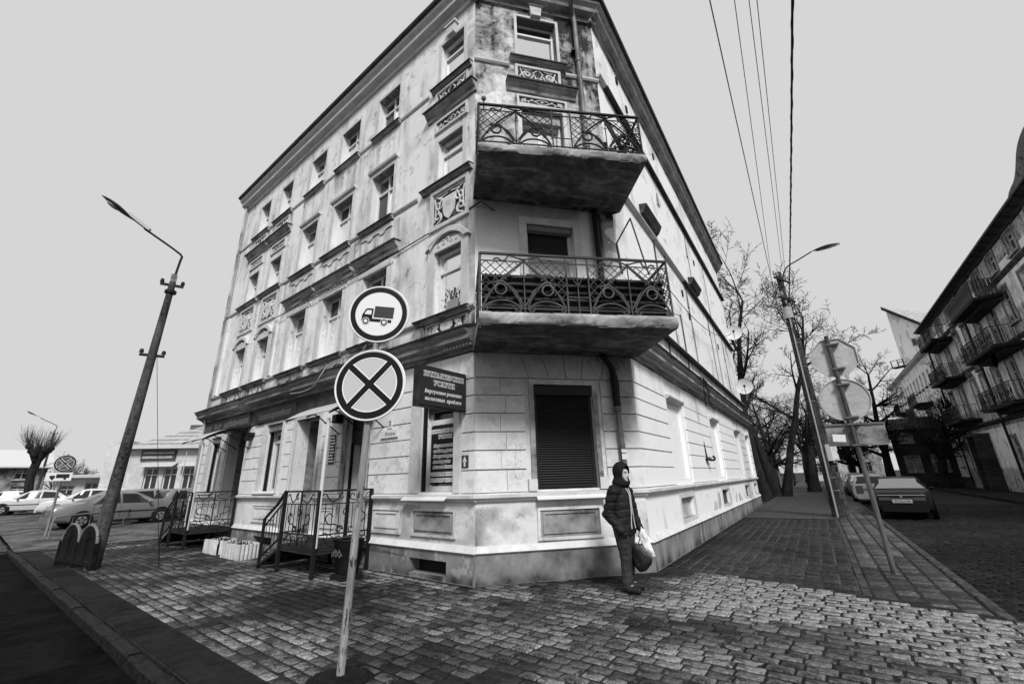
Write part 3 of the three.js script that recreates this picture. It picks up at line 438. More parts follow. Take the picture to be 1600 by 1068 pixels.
cols.forEach(([a, b], c) => {
  const x0 = -b, x1 = -a, xm = (x0 + x1) / 2, side = isSide(c), big = c === 0;
  const P = () => [mPaneSky, mPaneMid, mPaneDark][rW() < .5 ? 0 : rW() < .6 ? 1 : 2];
  const o = big ? { split: false } : { split: true, fw: .055, panes: [P(), P(), P(), P()] };
  // top floor
  windowAt(putL, x0, x1, f3[0], f3[1], { ...o, depth: big ? .12 : .2 });
  surround(putL, x0, x1, f3[0], f3[1], .09, .03, mTrim);
  sill(putL, x0 - .28 + (side ? 0 : .15), x1 + .28 - (side ? 0 : .15), 11.24, .14);
  if (side) { relief(putL, FL, xm, 10.84, b - a + .18, .5, 'scroll', big ? mReliefBg : mReliefBgL); putL('panel_frame', frame2(x0 - .16, x1 + .16, 10.54, 11.13, .07, .001, .045), mTrim); if (big) keystone(putL, xm, 12.74, .34, .36); }
  // second floor
  const t2 = side ? 9.5 : 9.88;
  windowAt(putL, x0, x1, f2[0], t2, { ...o, depth: big ? .12 : .2 });
  surround(putL, x0, x1, f2[0], t2, .12, .04, mTrim);
  if (side) { hood(putL, x0 - .42, x1 + .42, 10.52); relief(putL, FL, xm, 9.98, b - a + .1, .26, 'frieze', big ? mReliefBg : mReliefBgL); putL('panel_frame', frame2(x0 - .14, x1 + .14, 9.8, 10.17, .055, .001, .05), mTrim); sill(putL, x0 - .5, x1 + .3, 8.2, .16); relief(putL, FL, xm, 7.5, b - a + .2, .86, 'shield', big ? mReliefBg : mReliefBgL); putL('panel_frame', frame2(x0 - .2, x1 + .2, 7.02, 8.08, .09, .001, .055), mTrim); }
  else { sill(putL, x0 - .36, x1 + .1, 8.14, .15); apron(putL, x0 - .3, x1 + .06, 8.03, .24); putL('window_drip', mold([[0, t2 + .1], [.1, t2 + .14], [.12, t2 + .2], [0, t2 + .24]], x0 - .14, x1 + .14), mTrim); }
  // first floor
  const t1 = side ? 6.42 : 6.66;
  windowAt(putL, x0, x1, f1[0], side ? 6.42 : 6.72, { ...o, depth: big ? .12 : .2 });
  surround(putL, x0, x1, f1[0], t1 + (side ? 0 : .06), .2, .05, mTrim);
  if (side) { // segmental arch with a carved tympanum
    const s = new THREE.Shape(); s.absarc(xm, 6.12, .78, PI * .16, PI * .84, false); const h = new THREE.Path(); s.lineTo(xm - .58, 6.62); s.absarc(xm, 6.12, .64, PI * .8, PI * .2, true); putL('arch_moulding', ext(s, .001, .1, .012), mTrim);
    const s2 = new THREE.Shape(); s2.absarc(xm, 6.12, .62, PI * .2, PI * .8, false); putL('tympanum', ext(s2, .001, .03), big ? mTrimC : mReliefBgL); fput('scroll_ornament', boxUV(scrollPanel(.9, .3, 'arch'), 3), mRelief, bld, FL, [xm, 6.6, .05]);
    sill(putL, x0 - .5, x1 + .26, 4.84, .18); relief(putL, FL, xm, 4.61, b - a + .1, .32, 'shield', mReliefBg); putL('panel_frame', frame2(x0 - .2, x1 + .2, 4.43, 4.75, .05, .001, .05), mTrimC); putL('pilaster_block', bx(x0 - .5, x0 - .25, 4.45, 4.74, .001, .07), mTrimC);
  } else { hood(putL, x0 - .42, x1 + .42, 7.26); relief(putL, FL, xm, 6.98 - .04, b - a - .1, .2, 'frieze', mReliefBgL); putL('lintel_band', mold([[0, 6.72], [.07, 6.73], [.08, 6.79], [0, 6.81]], x0 - .2, x1 + .2), mTrim); sill(putL, x0 - .35, x1 + .24, 4.82, .14); apron(putL, x0 - .28, x1 + .2, 4.72, .26, mTrimC); }
});
// pilaster strips on the left wall beside the far pair and at the far end
for (const x of [-9.0, -13.6]) putL('pilaster', bx(x - .12, x + .12, 4.95, 8.1, .001, .05), mPL);
putL('rainwater_pipe', [bar([-13.75, 4.6, .12], [-13.75, 13.5, .12], .05), bar([-13.75, 4.6, .12], [-13.75, .3, .12], .05)], mTrimC);
// ---- chamfered corner: top window
windowAt(putC, 1.07, 2.12, 11.6, 13.06, { depth: .2, transom: 12.72, panes: [mPaneSky, mPaneDark] }); surround(putC, 1.07, 2.12, 11.6, 13.06, .07, .035, mTrim);
keystone(putC, 1.58, 13.1, .36, .4); sill(putC, .86, 2.3, 11.5, .18); relief(putC, FC, 1.57, 11.06, 1.04, .5, 'scroll'); putC('panel_frame', frame2(.98, 2.16, 10.78, 11.36, .07, .001, .05), mTrim);
hood(putC, .76, 2.52, 10.72, mTrimC); relief(putC, FC, 1.63, 10.26, 1.1, .22, 'frieze'); putC('panel_frame', frame2(1.0, 2.26, 10.1, 10.4, .05, .001, .05), mTrim);
surround(putC, 1.1, 2.13, 7.48, 10.0, .1, .05, mTrim);
{ const w = windowAt(putC, 1.1, 2.13, 7.6, 10.0, { name: 'balcony_door', depth: .2, split: true, transom: 9.72, panes: [mPaneSky, mPaneSky, mPaneMid, mPaneMid] }); putC('roller_box', bx(1.14, 2.09, 9.72, 9.98, -.18, -.06), M(.3, .6), w); }
surround(putC, 1.1, 2.16, 4.1, 6.82, .16, .05, mTrim);
{ const w = windowAt(putC, 1.1, 2.16, 4.3, 6.82, { name: 'balcony_door', depth: .16, fw: .07, transom: 6.12, panes: [M(.5, .5), mPaneDark] }); const g = []; for (let i = 0; i < 26; i++) { const x = 1.2 + i * .035; g.push(bar([x, 6.2, -.27 - (i % 2) * .02], [x + .004, 6.56, -.27 - (i % 2) * .02], .014, .012, 5)); } putC('curtain', g, mCurtain, w); putC('roller_box', bx(1.14, 2.12, 6.7, 6.81, -.16, -.02), M(.2, .6), w); }
// ---- chamfer, ground floor: roller shutter of slats
surround(putC, 1.1, 2.28, 1.42, 3.3, .09, .05, mTrimC); putC('surround_base', bx(.94, 1.1, 1.4, 1.6, .002, .07), mTrim); putC('surround_base', bx(2.28, 2.44, 1.4, 1.6, .002, .07), mTrim);
{ const sh = putC('roller_shutter', [bx(1.12, 1.17, 1.44, 3.12, -.1, -.05), bx(2.21, 2.26, 1.44, 3.12, -.1, -.05), bx(1.17, 2.21, 1.44, 1.5, -.1, -.055)], mShutter);
  putC('shutter_box', cbx(1.11, 2.27, 3.1, 3.29, -.14, .02, .012), mShutter, sh); for (let y = 1.5; y < 3.09; y += .043) putC('slat', mold([[-.09, y + .002], [-.072, y + .008], [-.066, y + .02], [-.072, y + .036], [-.09, y + .041]], 1.17, 2.21), mShutter, sh); }
putC('window_sill', mold([[0, 1.38], [.17, 1.27], [.17, 1.255], [.16, 1.255], [0, 1.36]], 1.06, 2.34), mFrameW);
// ---- poster window on the left wall
{ const [a, b, c, d] = gw[0]; putL('window_surround', ext(shp([[-b - .28, 1.4], [-b, 1.4], [-b, 3.31], [-a, 3.31], [-a, 1.4], [-a + .14, 1.4], [-a + .14, 3.42], [-b - .28, 3.42]]), .001, .045), mTrim);
  const w = windowAt(putL, -b, -a, c, d, { depth: .22, fw: .1, transom: 2.72, panes: [mPaneMid, mPaneDark] });
  putL('shutter_rail', bx(-b, -b + .05, c, d, -.12, -.05), mDark, w); putL('white_post', bx(-a - .05, -a, c, d, -.1, -.02), mFrameW, w);
  for (let y = 2.9; y < 3.29; y += .05) putL('slat', mold([[-.16, y], [-.13, y + .01], [-.13, y + .04], [-.16, y + .046]], -b + .05, -a - .05), mShutter, w);
  const tp = canvasTex(640, 900, (g, W, H) => { g.fillStyle = '#222'; g.fillRect(0, 0, W, H); g.textAlign = 'center'; g.lineJoin = 'round';
    const line = (t, y, f, x = W / 2, al = 'center') => { g.font = f; g.textAlign = al; g.strokeStyle = '#eee'; g.lineWidth = 16; g.strokeText(t, x, y); g.fillStyle = '#3a3a3a'; g.fillText(t, x, y); };
    line('БУХГАЛТЕРСКИЕ', 110, 'bold 72px serif'); line('УСЛУГИ', 200, 'bold 72px serif'); const L = ['Подготовка и сдача', 'отчётов, деклараций', 'Консультирование', 'по вопросам', 'налогообложения']; L.forEach((t, i) => line(t, 330 + i * 82, 'italic bold 56px serif', 60, 'left')); line('БОЛЬШАЯ ПОМОЩЬ', 770, 'bold 64px serif'); line('МАЛОМУ БИЗНЕСУ', 860, 'bold 64px serif'); });
  const pg = new THREE.PlaneGeometry(.8, 1.1); const pm = part('poster', pg, M(1, .5, { map: tp }), w); w.updateWorldMatrix(true, false); pm.applyMatrix4(w.matrixWorld.clone().invert().multiply(FL.clone().multiply(new THREE.Matrix4().makeTranslation(-.98, 2.1, -.2))));
  putL('window_sill', mold([[0, 1.4], [.19, 1.29], [.19, 1.275], [.18, 1.275], [0, 1.38]], -b - .3, -a - .08), mFrameW);
}
// ---- other ground-floor windows and doors on the left wall
for (const i of [1, 2]) { const [a, b, c, d] = gw[i]; putL('window_surround', ext(shp([[-b - .24, 1.4], [-b, 1.4], [-b, d], [-a, d], [-a, 1.4], [-a + .12, 1.4], [-a + .12, d + .1], [-b - .24, d + .1]]), .001, .05), mTrim); const w = windowAt(putL, -b, -a, c, d - .2, { depth: .24, fw: .09, transom: 2.85, panes: [mPaneMid, mPaneDark] }); putL('roller_box', [bx(-b, -a, d - .2, d - .02, -.24, -.02)], mTrimD, w); putL('shutter_rail', bx(-b, -b + .05, c, d - .2, -.16, -.08), mDark, w); putL('window_notice', bx(-a - .62, -a - .2, 1.7, 1.9, -.27, -.265), mFrameW, w); sill(putL, -b - .26, -a + .1, 1.4, .12, mFrameW); }
doors.forEach(([a, b, c, d], i) => {
  const dep = i === 0 ? .42 : i === 1 ? .8 : .7; const lin = [bx(-b - .02, -b, c, d, -dep, -.34), bx(-a, -a + .02, c, d, -dep, -.34), bx(-b, -a, d, d + .03, -dep, -.34)]; putL('doorway', lin, mRender);
  putL('threshold', bx(-b, -a, c - .1, c + .01, -dep, -.001), mUnder);
  if (i === 0) { const w = putL('door', bx(-b, -a, c + .01, d, -dep - .03, -dep), mTrimC); for (let y = .95; y < 2.6; y += .42) putL('tile', bx(-b + .03, -a - .03, y, y + .41, -dep, -dep + .008), mTrimC, w); putL('shutter_box', bx(-b, -a, 2.5, d, -.32, -.1), mShutter, w); for (let y = 2.52; y < 3.2; y += .07) putL('slat', bx(-b, -a, y, y + .05, -.1, -.085), mShutter, w); for (const s of [-b - .14, -a]) putL('door_jamb', cbx(s, s + .14, c, 3.42, .002, .07, .012), mTrimC); putL('door_rail', bx(-b + .01, -b + .05, c, 2.5, -.14, -.08), mDark, w); }
  else { const w = putL('door', [bx(-b + .03, -a - .02, c + .01, d - .72, -dep - .05, -dep)], mWood); for (const s of [0, 1]) for (let k = 0; k < 3; k++) { const x0 = -b + .08 + s * (b - a) * .5, x1 = x0 + (b - a) * .5 - .12, y = c + .12 + k * .66; putL('door_panel', frame2(x0, x1, y, y + .58, .05, -dep, -dep + .03), mWood, w); } putL('fanlight', frame2(-b + .03, -a - .02, d - .66, d - .02, .07, -dep - .05, -dep + .02), mWood, w); putL('pane', bx(-b + .08, -a - .07, d - .6, d - .08, -dep - .03, -dep - .02), mPaneDark, w); putL('transom', mold([[-dep, d - .76], [-dep + .1, d - .72], [-dep + .1, d - .66], [-dep, d - .66]], -b + .01, -a - .01), mWood, w); putL('handle', [bx(-b + .62, -b + .66, 1.5, 1.8, -dep, -dep + .05)], mSteel, w); }
  if (i === 1) putL('door_surround', ext(shp([[-b - .16, .5], [-b, .5], [-b, d], [-a, d], [-a, .5], [-a + .1, .5], [-a + .1, d + .1], [-b - .1, d + .1], [-b - .16, d]]), .001, .05), mTrim);
});
// fascia boards with italic lettering
function board(x0, x1, y0, y1, txt, font) { const b = putL('fascia_board', cbx(x0, x1, y0, y1, .03, .1, .008), tm(tGrime, .05)); const W = 1024, H = Math.round(1024 * (y1 - y0) / (x1 - x0)); const t = canvasTex(W, H, (g) => { g.fillStyle = '#2b2b2b'; g.fillRect(0, 0, W, H); g.font = font; g.textAlign = 'center'; g.textBaseline = 'middle'; g.lineWidth = 4; g.strokeStyle = '#8f8f8f'; g.strokeText(txt, W / 2, H / 2); g.fillStyle = '#3a3a3a'; g.fillText(txt, W / 2, H / 2); });
  const m = part('lettering', new THREE.PlaneGeometry(x1 - x0 - .06, y1 - y0 - .05), M(1, .7, { map: t }), b); b.updateWorldMatrix(true, false); m.applyMatrix4(b.matrixWorld.clone().invert().multiply(FL.clone().multiply(new THREE.Matrix4().makeTranslation((x0 + x1) / 2, (y0 + y1) / 2, .104)))); }
board(-13.9, -9.75, 3.46, 3.86, 'Салон   Вест   мебель-салон', 'italic bold 74px serif'); board(-9.25, -6.75, 3.42, 3.8, 'Салон причёсок', 'italic bold 100px serif');
putL('fascia_back', bx(-13.95, -4.3, 3.44, 3.9, .004, .028), tm(tGrime, .07));
// fittings on the walls
{ const p = putL('house_number_plate', cbx(-2.51, -2.35, 2.69, 2.91, .03, .05, .004), mFrameW); const t = canvasTex(128, 180, (g, w, h) => { g.fillStyle = '#ddd'; g.fillRect(0, 0, w, h); g.fillStyle = '#222'; g.font = 'bold 150px sans-serif'; g.textAlign = 'center'; g.textBaseline = 'middle'; g.fillText('3', w / 2, h / 2 + 6); }); const m = part('number', new THREE.PlaneGeometry(.15, .2), M(1, .5, { map: t }), p); m.applyMatrix4(p.matrixWorld.clone().invert().multiply(FL.clone().multiply(new THREE.Matrix4().makeTranslation(-2.43, 2.8, .054))));
  const q = putL('street_name_plate', cbx(-2.72, -2.14, 2.5, 2.67, .03, .06, .004), mFrameW); const t2 = canvasTex(512, 150, (g, w, h) => { g.fillStyle = '#d8d8d8'; g.fillRect(0, 0, w, h); g.fillStyle = '#333'; g.font = 'bold 100px sans-serif'; g.textAlign = 'center'; g.textBaseline = 'middle'; g.fillText('Искры', w * .58, h / 2); g.font = '34px sans-serif'; g.fillText('ул.', w * .16, h * .6); }); const m2 = part('lettering', new THREE.PlaneGeometry(.56, .155), M(1, .5, { map: t2 }), q); m2.applyMatrix4(q.matrixWorld.clone().invert().multiply(FL.clone().multiply(new THREE.Matrix4().makeTranslation(-2.43, 2.585, .064)))); }
{ const p = putL('wall_plaque', cbx(-.28, -.12, 1.82, 2.03, .03, .05, .006), M(.05, .5)); putL('arrow', [bx(-.22, -.18, 1.84, 1.94, .05, .054), ext(shp([[-.25, 1.92], [-.15, 1.92], [-.2, 2.01]]), .05, .054)], mFrameW, p); }
{ const p = putL('shop_plaque', cbx(-5.06, -4.5, 2.05, 2.75, .03, .05, .006), mFrameW); const t = canvasTex(256, 320, (g, w, h) => { g.fillStyle = '#ddd'; g.fillRect(0, 0, w, h); g.fillStyle = '#222'; g.fillRect(w * .52, 0, w * .48, h); g.fillStyle = '#eee'; for (let i = 0; i < 9; i++) g.fillRect(w * (.46 + .05 * (i % 3)), 18 + i * 33, w * .4, 14); g.fillStyle = '#222'; g.fillRect(40, 250, 14, 14); g.fillRect(40, 274, 14, 14); }); const m = part('print', new THREE.PlaneGeometry(.54, .68), M(1, .5, { map: t }), p); m.applyMatrix4(p.matrixWorld.clone().invert().multiply(FL.clone().multiply(new THREE.Matrix4().makeTranslation(-4.78, 2.4, .054)))); }
putL('wall_lamp', [bx(-9.5, -9.3, 3.1, 3.2, .03, .2), cbx(-9.48, -9.32, 2.95, 3.1, .1, .26, .02)], mIron); putL('alarm_box', cbx(-4.5, -4.3, 3.0, 3.2, .03, .22, .015), mIron);
// rainwater pipe on the chamfer in three lengths
{ const p = putC('rainwater_pipe', [tube([[2.46, 13.5, .42], [2.5, 13.45, .3], [2.62, 13.32, .13], [2.64, 13.1, .12]], .062, 8), bar([2.64, 13.1, .12], [2.66, 7.5, .12], .06)], mSteel); putC('collar', [bar([2.64, 11.72, .12], [2.64, 11.8, .12], .075)], mSteel, p); putC('collar', [bar([2.65, 9, .12], [2.65, 9.08, .12], .075)], mSteel, p); putC('bracket', bx(2.5, 2.62, 12.1, 12.14, 0, .14), mIron, p);
  const q = putC('rainwater_pipe', [bar([2.66, 7.3, .12], [2.7, 4.1, .12], .065)], mIron);
  const r = putC('rainwater_pipe', [tube([[2.42, 3.86, .3], [2.55, 3.76, .22], [2.7, 3.62, .13], [2.72, 3.4, .12]], .06, 8), bar([2.72, 3.4, .12], [2.74, 2.86, .12], .068, .075)], mIron); const s = putC('rainwater_pipe', [bar([2.74, 2.88, .12], [2.76, 1.7, .12], .058)], mSteel); putC('collar', bar([2.74, 2.8, .12], [2.74, 2.88, .12], .078), mSteel, s); putC('sticker', [bx(2.7, 2.82, 1.9, 2.0, .178, .182), bx(2.7, 2.81, 2.02, 2.08, .178, .182)], mFrameW, s); putC('cable', tube([[2.45, 3.85, .16], [2.66, 3.66, .16], [2.83, 3.5, .05], [2.84, 3.0, .04]], .012), mIron, r); }
// ---------------------------------------------------------------- the two iron balconies of the corner
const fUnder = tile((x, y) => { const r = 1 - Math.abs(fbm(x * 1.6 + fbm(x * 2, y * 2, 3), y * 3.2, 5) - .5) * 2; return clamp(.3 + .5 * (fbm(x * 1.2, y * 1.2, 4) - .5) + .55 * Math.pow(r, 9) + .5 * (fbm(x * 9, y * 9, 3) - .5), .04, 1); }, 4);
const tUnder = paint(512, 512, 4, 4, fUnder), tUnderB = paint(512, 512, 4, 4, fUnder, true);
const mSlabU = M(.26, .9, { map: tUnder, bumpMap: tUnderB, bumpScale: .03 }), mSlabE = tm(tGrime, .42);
// one wrought-iron panel, x 0..w, y 0..h, as separate members
function railPanel(parent, F, x0, w, h, mat, half) {
  const P = (name, g, k) => fput(name, Array.isArray(g) ? mergeG(g) : g, mat, parent, F, [x0, 0, 0], k), r = .011, c = w / 2, yb = .1, yt = h - .13;
  P('stem', [bar([c, .0, 0], [c, yt + .02, 0], r), bar([c, h * .62, 0], [c - .07, h * .68, 0], .008, .004, 5), bar([c, h * .62, 0], [c + .07, h * .68, 0], .008, .004, 5)]);
  for (const s of [-1, 1]) {
    const X = t => c + s * t * w / 2;
    P('arch_bar', tube([[c, yt + .02, 0], [X(.38), h * .66, 0], [X(.72), h * .4, 0], [X(.94), yb + .03, 0]], .018, 6, false, 12));
    P('ring', new THREE.TorusGeometry(.09, .018, 6, 20).translate(X(.54), h * .4, .005));
    P('curved_bar', tube([[X(.72), h * .5, 0], [X(.5), h * .53, 0], [X(.24), h * .34, 0], [X(.1), yb + .08, 0], [X(.09), yb - .03, 0], [X(.17), yb - .06, 0], [X(.22), yb - .01, 0]], .016, 6, false, 20));
    P('bow', tube([[X(.95), yb + .01, 0], [X(.72), yb + .1, 0], [X(.5), yb + .13, 0], [X(.28), yb + .1, 0], [X(.08), yb, 0]], .016, 6, false, 14));
    P('leaf_bar', [bar([X(.02), yb + .05, 0], [X(.22), h * .38, 0], .01, .022, 6), bar([X(.22), h * .38, 0], [X(.34), h * .48, 0], .016, .003, 6)]);
    P('scroll', tube([[c, yt + .03, 0], [X(.2), h - .05, 0], [X(.36), h - .03, 0], [X(.4), yt + .04, 0], [X(.5), yt, 0], [X(.6), yt + .05, 0], [X(.7), yt + .03, 0]], .015, 6, false, 18));
    P('scroll', tube(spiral(X(.9), yb - .02, .05, .012, PI / 2, s * 1.1, 0, 10), .015, 5, false, 18));
    const lat = [], st = .155; // diamond lattice in the upper outer corner
    const top = yt - .005, ins = (t, y) => { const yy = lerp(yt, yb, Math.pow(t, .92)); return y > yy + .0; };
    for (let k = -12; k < 24; k++) for (const d of [-1, 1]) { let a = null, b = null; for (let t = .0; t <= 1.001; t += .01) { const y = top - (k * st + d * t * w / 2 * 1.0); if (y <= top && y > yb + .16 && ins(t, y)) { if (a === null) a = [t, y]; b = [t, y]; } } if (a && b && b[0] - a[0] > .05) lat.push(bar([X(a[0]), a[1], 0], [X(b[0]), b[1], 0], .008, .008, 5)); }
    const dots = []; for (let i = 0; i < 4; i++) for (let j = 0; j < 3; j++) { const t = .98 - (i + .5 * (j % 2)) * st / (w / 2), y = top - (j + .5) * st; if (ins(t, y - .04)) dots.push(new THREE.SphereGeometry(.015, 5, 4).translate(X(t), y, 0)); }
    P('lattice', [...lat, ...dots]);
  }
  P('rivet', [new THREE.SphereGeometry(.026, 8, 6).translate(c, yt + .03, .01)]);
}
function balcony(y0, y1, rail, pts, opt) {
  const [fl, fr, wr] = pts;
  const s = shp([[-.04, -.02], [fl[0], fl[1]], [fr[0], fr[1]], [wr[0], wr[1]], [CLEN - .02, -.02]].map(p => [p[0], -p[1]]));
  const g = new THREE.ExtrudeGeometry(s, { depth: y1 - y0 - .03, bevelEnabled: true, bevelSize: .015, bevelThickness: .015, bevelSegments: 2, bevelOffset: -.015 }).rotateX(-PI / 2).translate(0, y0 + .015, 0);
  const p0 = g.toNonIndexed().attributes.position; const gg = boxUV(new THREE.ExtrudeGeometry(s, { depth: .012, bevelEnabled: false }).rotateX(-PI / 2).translate(0, y0 - .012, 0), 4);
  // ragged edge of the slab
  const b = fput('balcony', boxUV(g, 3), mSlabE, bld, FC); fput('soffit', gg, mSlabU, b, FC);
  b.userData = {}; const O = at(FC, fl[0] + .03, 0, fl[1] - .05), E = at(FC, fr[0] - .02, 0, fr[1] - .06), W = at(FC, wr[0] - .04, 0, wr[1]); O.y = E.y = W.y = y1;
  const mk = (a, c) => { const d = c.clone().sub(a).normalize(); return frame([a.x, a.y, a.z], [d.x, 0, d.z], [-d.z, 0, d.x]); };
  const F1 = mk(O, E), len = O.distanceTo(E), h = rail - y1, F2 = mk(E, W), len2 = E.distanceTo(W), WL = at(FC, .02, 0, .03); WL.y = y1; const F3 = mk(WL, O), len3 = WL.distanceTo(O);
  const m = opt.mat || mIron, P = (F, n, gm, k) => fput(n, Array.isArray(gm) ? mergeG(gm) : gm, m, b, F, null, k);
  P(F1, 'top_rail', bx(-.02, len + .02, h - .015, h + .015, -.025, .025)); P(F1, 'upper_rail', bx(0, len, h - .14, h - .122, -.008, .008)); P(F1, 'bottom_rail', bx(0, len, .09, .11, -.01, .01));
  const w = len * .442, gp = len - 2 * w;
  for (const x of [0, w, w + gp, len]) P(F1, 'post', bx(x - .013, x + .013, -.02, h, -.013, .013));
  railPanel(b, F1, 0, w, h, m); railPanel(b, F1, w + gp, w, h, m);
  P(F1, 'centre_bar', [bar([w + gp / 2, 0, 0], [w + gp / 2, h, 0], .01), bx(w, w + gp, h * .3, h * .32, -.006, .006), bar([w + gp / 2, h * .5, 0], [w + .05, h * .7, 0], .008, .004), bar([w + gp / 2, h * .5, 0], [w + gp - .05, h * .7, 0], .008, .004)]);
  P(F2, 'top_rail', bx(0, len2, h - .017, h + .012, -.02, .02)); P(F2, 'bottom_rail', bx(0, len2, .09, .11, -.01, .01)); railPanel(b, F2, .02, len2 - .1, h, m);
  P(F3, 'top_rail', bx(0, len3, h - .017, h + .012, -.02, .02)); P(F3, 'bottom_rail', bx(0, len3, .09, .11, -.01, .01)); railPanel(b, F3, .1, len3 - .1, h, m);
  const A0 = at(FC, fl[0], 0, fl[1]), A1 = at(FC, fr[0], 0, fr[1]); A0.y = A1.y = y0; const FE = mk(A0, A1), le = A0.distanceTo(A1), th = y1 - y0; { const eg = new THREE.PlaneGeometry(le, th + .03, 110, 7).translate(le / 2, th / 2, 0), q = eg.attributes.position; for (let i = 0; i < q.count; i++) { const x = q.getX(i), y = q.getY(i), e = Math.min(1, Math.min(y + .015, th + .015 - y) / .04), f = fbm(x * 5 + y0 * 7, y * 9, 4), low = y < .01 ? -.03 * sst(.45, .6, fbm(x * 3 + 50 + y0, 1, 3)) + .012 : 0; q.setXYZ(i, x, y + low, .006 + .026 * e - .022 * sst(.5, .62, f)); } eg.computeVertexNormals(); fput('slab_edge', boxUV(eg, 3), tm(tGrime, .52), b, FE); }
  P(F1, 'corner_post', bar([-.01, -.25, .01], [-.01, h, 0], .02));
  return { b, F1, F2, F3, len, len2, h };
}
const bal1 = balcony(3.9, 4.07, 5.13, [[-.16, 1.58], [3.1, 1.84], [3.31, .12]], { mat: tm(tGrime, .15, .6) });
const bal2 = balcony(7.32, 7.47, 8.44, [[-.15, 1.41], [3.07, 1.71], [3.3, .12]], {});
{ // corrugated sheets behind the lower railing
  const mk = (F, x0, x1, hh) => { const g = new THREE.PlaneGeometry(x1 - x0, hh, 1, 48), p = g.attributes.position; for (let i = 0; i < p.count; i++) { const y = p.getY(i); p.setZ(i, .035 * Math.sin(y * 2 * PI / .13)); } g.computeVertexNormals(); g.translate((x0 + x1) / 2, hh / 2 + .03, -.09); return g; };
  fput('corrugated_sheet', mk(bal1.F1, .03, bal1.len - .05, .72), tm(tGrime, .055, .4), bal1.b, bal1.F1); fput('corrugated_sheet', mk(bal1.F2, .1, bal1.len2 - .2, .72), tm(tGrime, .06, .45), bal1.b, bal1.F2);
  // dark chair back and brackets behind the rail
  fput('wooden_chair_back', [cbx(.86, 1.3, .6, .98, -.55, -.5, .01)].map(g => boxUV(g, 3))[0], mWood, bal1.b, bal1.F1);
  fput('drying_bracket', mergeG([sbar([2.5, .9, -.2], [2.46, 1.5, -.2], .03), sbar([2.46, 1.5, -.2], [2.86, 2.15, -.35], .03), sbar([2.86, 2.15, -.35], [3.0, .9, -.2], .02)]), mIron, bal1.b, bal1.F1);
  // rubbish and dry plants at the end of the upper balcony
  const r = rng(77), st = []; for (let i = 0; i < 34; i++) { const x = bal2.len - .1 - r() * .5, z = -.1 - r() * .5; st.push(bar([x, 0, z], [x + (r() - .5) * .35, .3 + r() * .5, z + (r() - .5) * .3], .008, .003, 4)); }
  const pl = thing('dry_potted_plant', 'dry leafless potted plant at the right end of the upper corner balcony', 'plant', at(bal2.F1, 0, 0, 0).toArray()); const F0 = bal2.F1;
  fput('stems', mergeG(st), M(.05, .9), pl, F0); const lv = []; for (let i = 0; i < 60; i++) { const q = new THREE.PlaneGeometry(.05, .1); q.rotateX(r() * 6).rotateY(r() * 6).translate(bal2.len - .08 - r() * .5, .15 + r() * .5, -.1 - r() * .45); lv.push(q); } fput('leaves', mergeG(lv), M(.1, .9), pl, F0, null, 'stuff'); fput('pot', new THREE.CylinderGeometry(.16, .12, .24, 14).translate(bal2.len - .35, .12, -.3), M(.08, .8), pl, F0);
  const pk = thing('leaning_plank', 'dark plank leaning out of the upper balcony at its right corner', 'plank', at(F0, bal2.len - .2, 0, 0).toArray()); fput('board', mergeG([sbar([bal2.len - .05, .0, -.35], [bal2.len - .6, 1.25, -.28], .09, .03)]), M(.03, .8), pk, F0);
  const bl = fput('lamp_globe', new THREE.SphereGeometry(.05, 12, 8).translate(.1, bal2.h + .2, -.05), mSteel, bal2.b, F0); fput('globe_stem', bar([.1, bal2.h - .1, -.05], [.1, bal2.h + .16, -.05], .012), mIron, bl, F0);
}
{ // house plant behind the corner window of the first floor
  const pl = thing('window_plant', 'thin-stemmed house plant on the sill of the first-floor corner window', 'plant', at(FL, -.7, 4.95, -.1).toArray()); const r = rng(3), g = []; for (let i = 0; i < 12; i++) { const x = -.95 + r() * .4; g.push(tube([[x, 4.96, -.09], [x + (r() - .5) * .2, 5.15 + r() * .1, -.08], [x + (r() - .5) * .4, 5.3 + r() * .25, -.085]], .006, 4)); } fput('stems', mergeG(g), M(.05, .9), pl, FL); const l = []; for (let i = 0; i < 20; i++) l.push(new THREE.SphereGeometry(.04, 5, 4).scale(1, .6, .25).rotateZ(r() * 3).translate(-.95 + r() * .5, 5.05 + r() * .4, -.08)); fput('leaves', mergeG(l), M(.1, .8), pl, FL); fput('pot', cbx(-.85, -.55, 4.93, 5.2, -.11, -.05, .01), M(.25, .8), pl, FL);
}
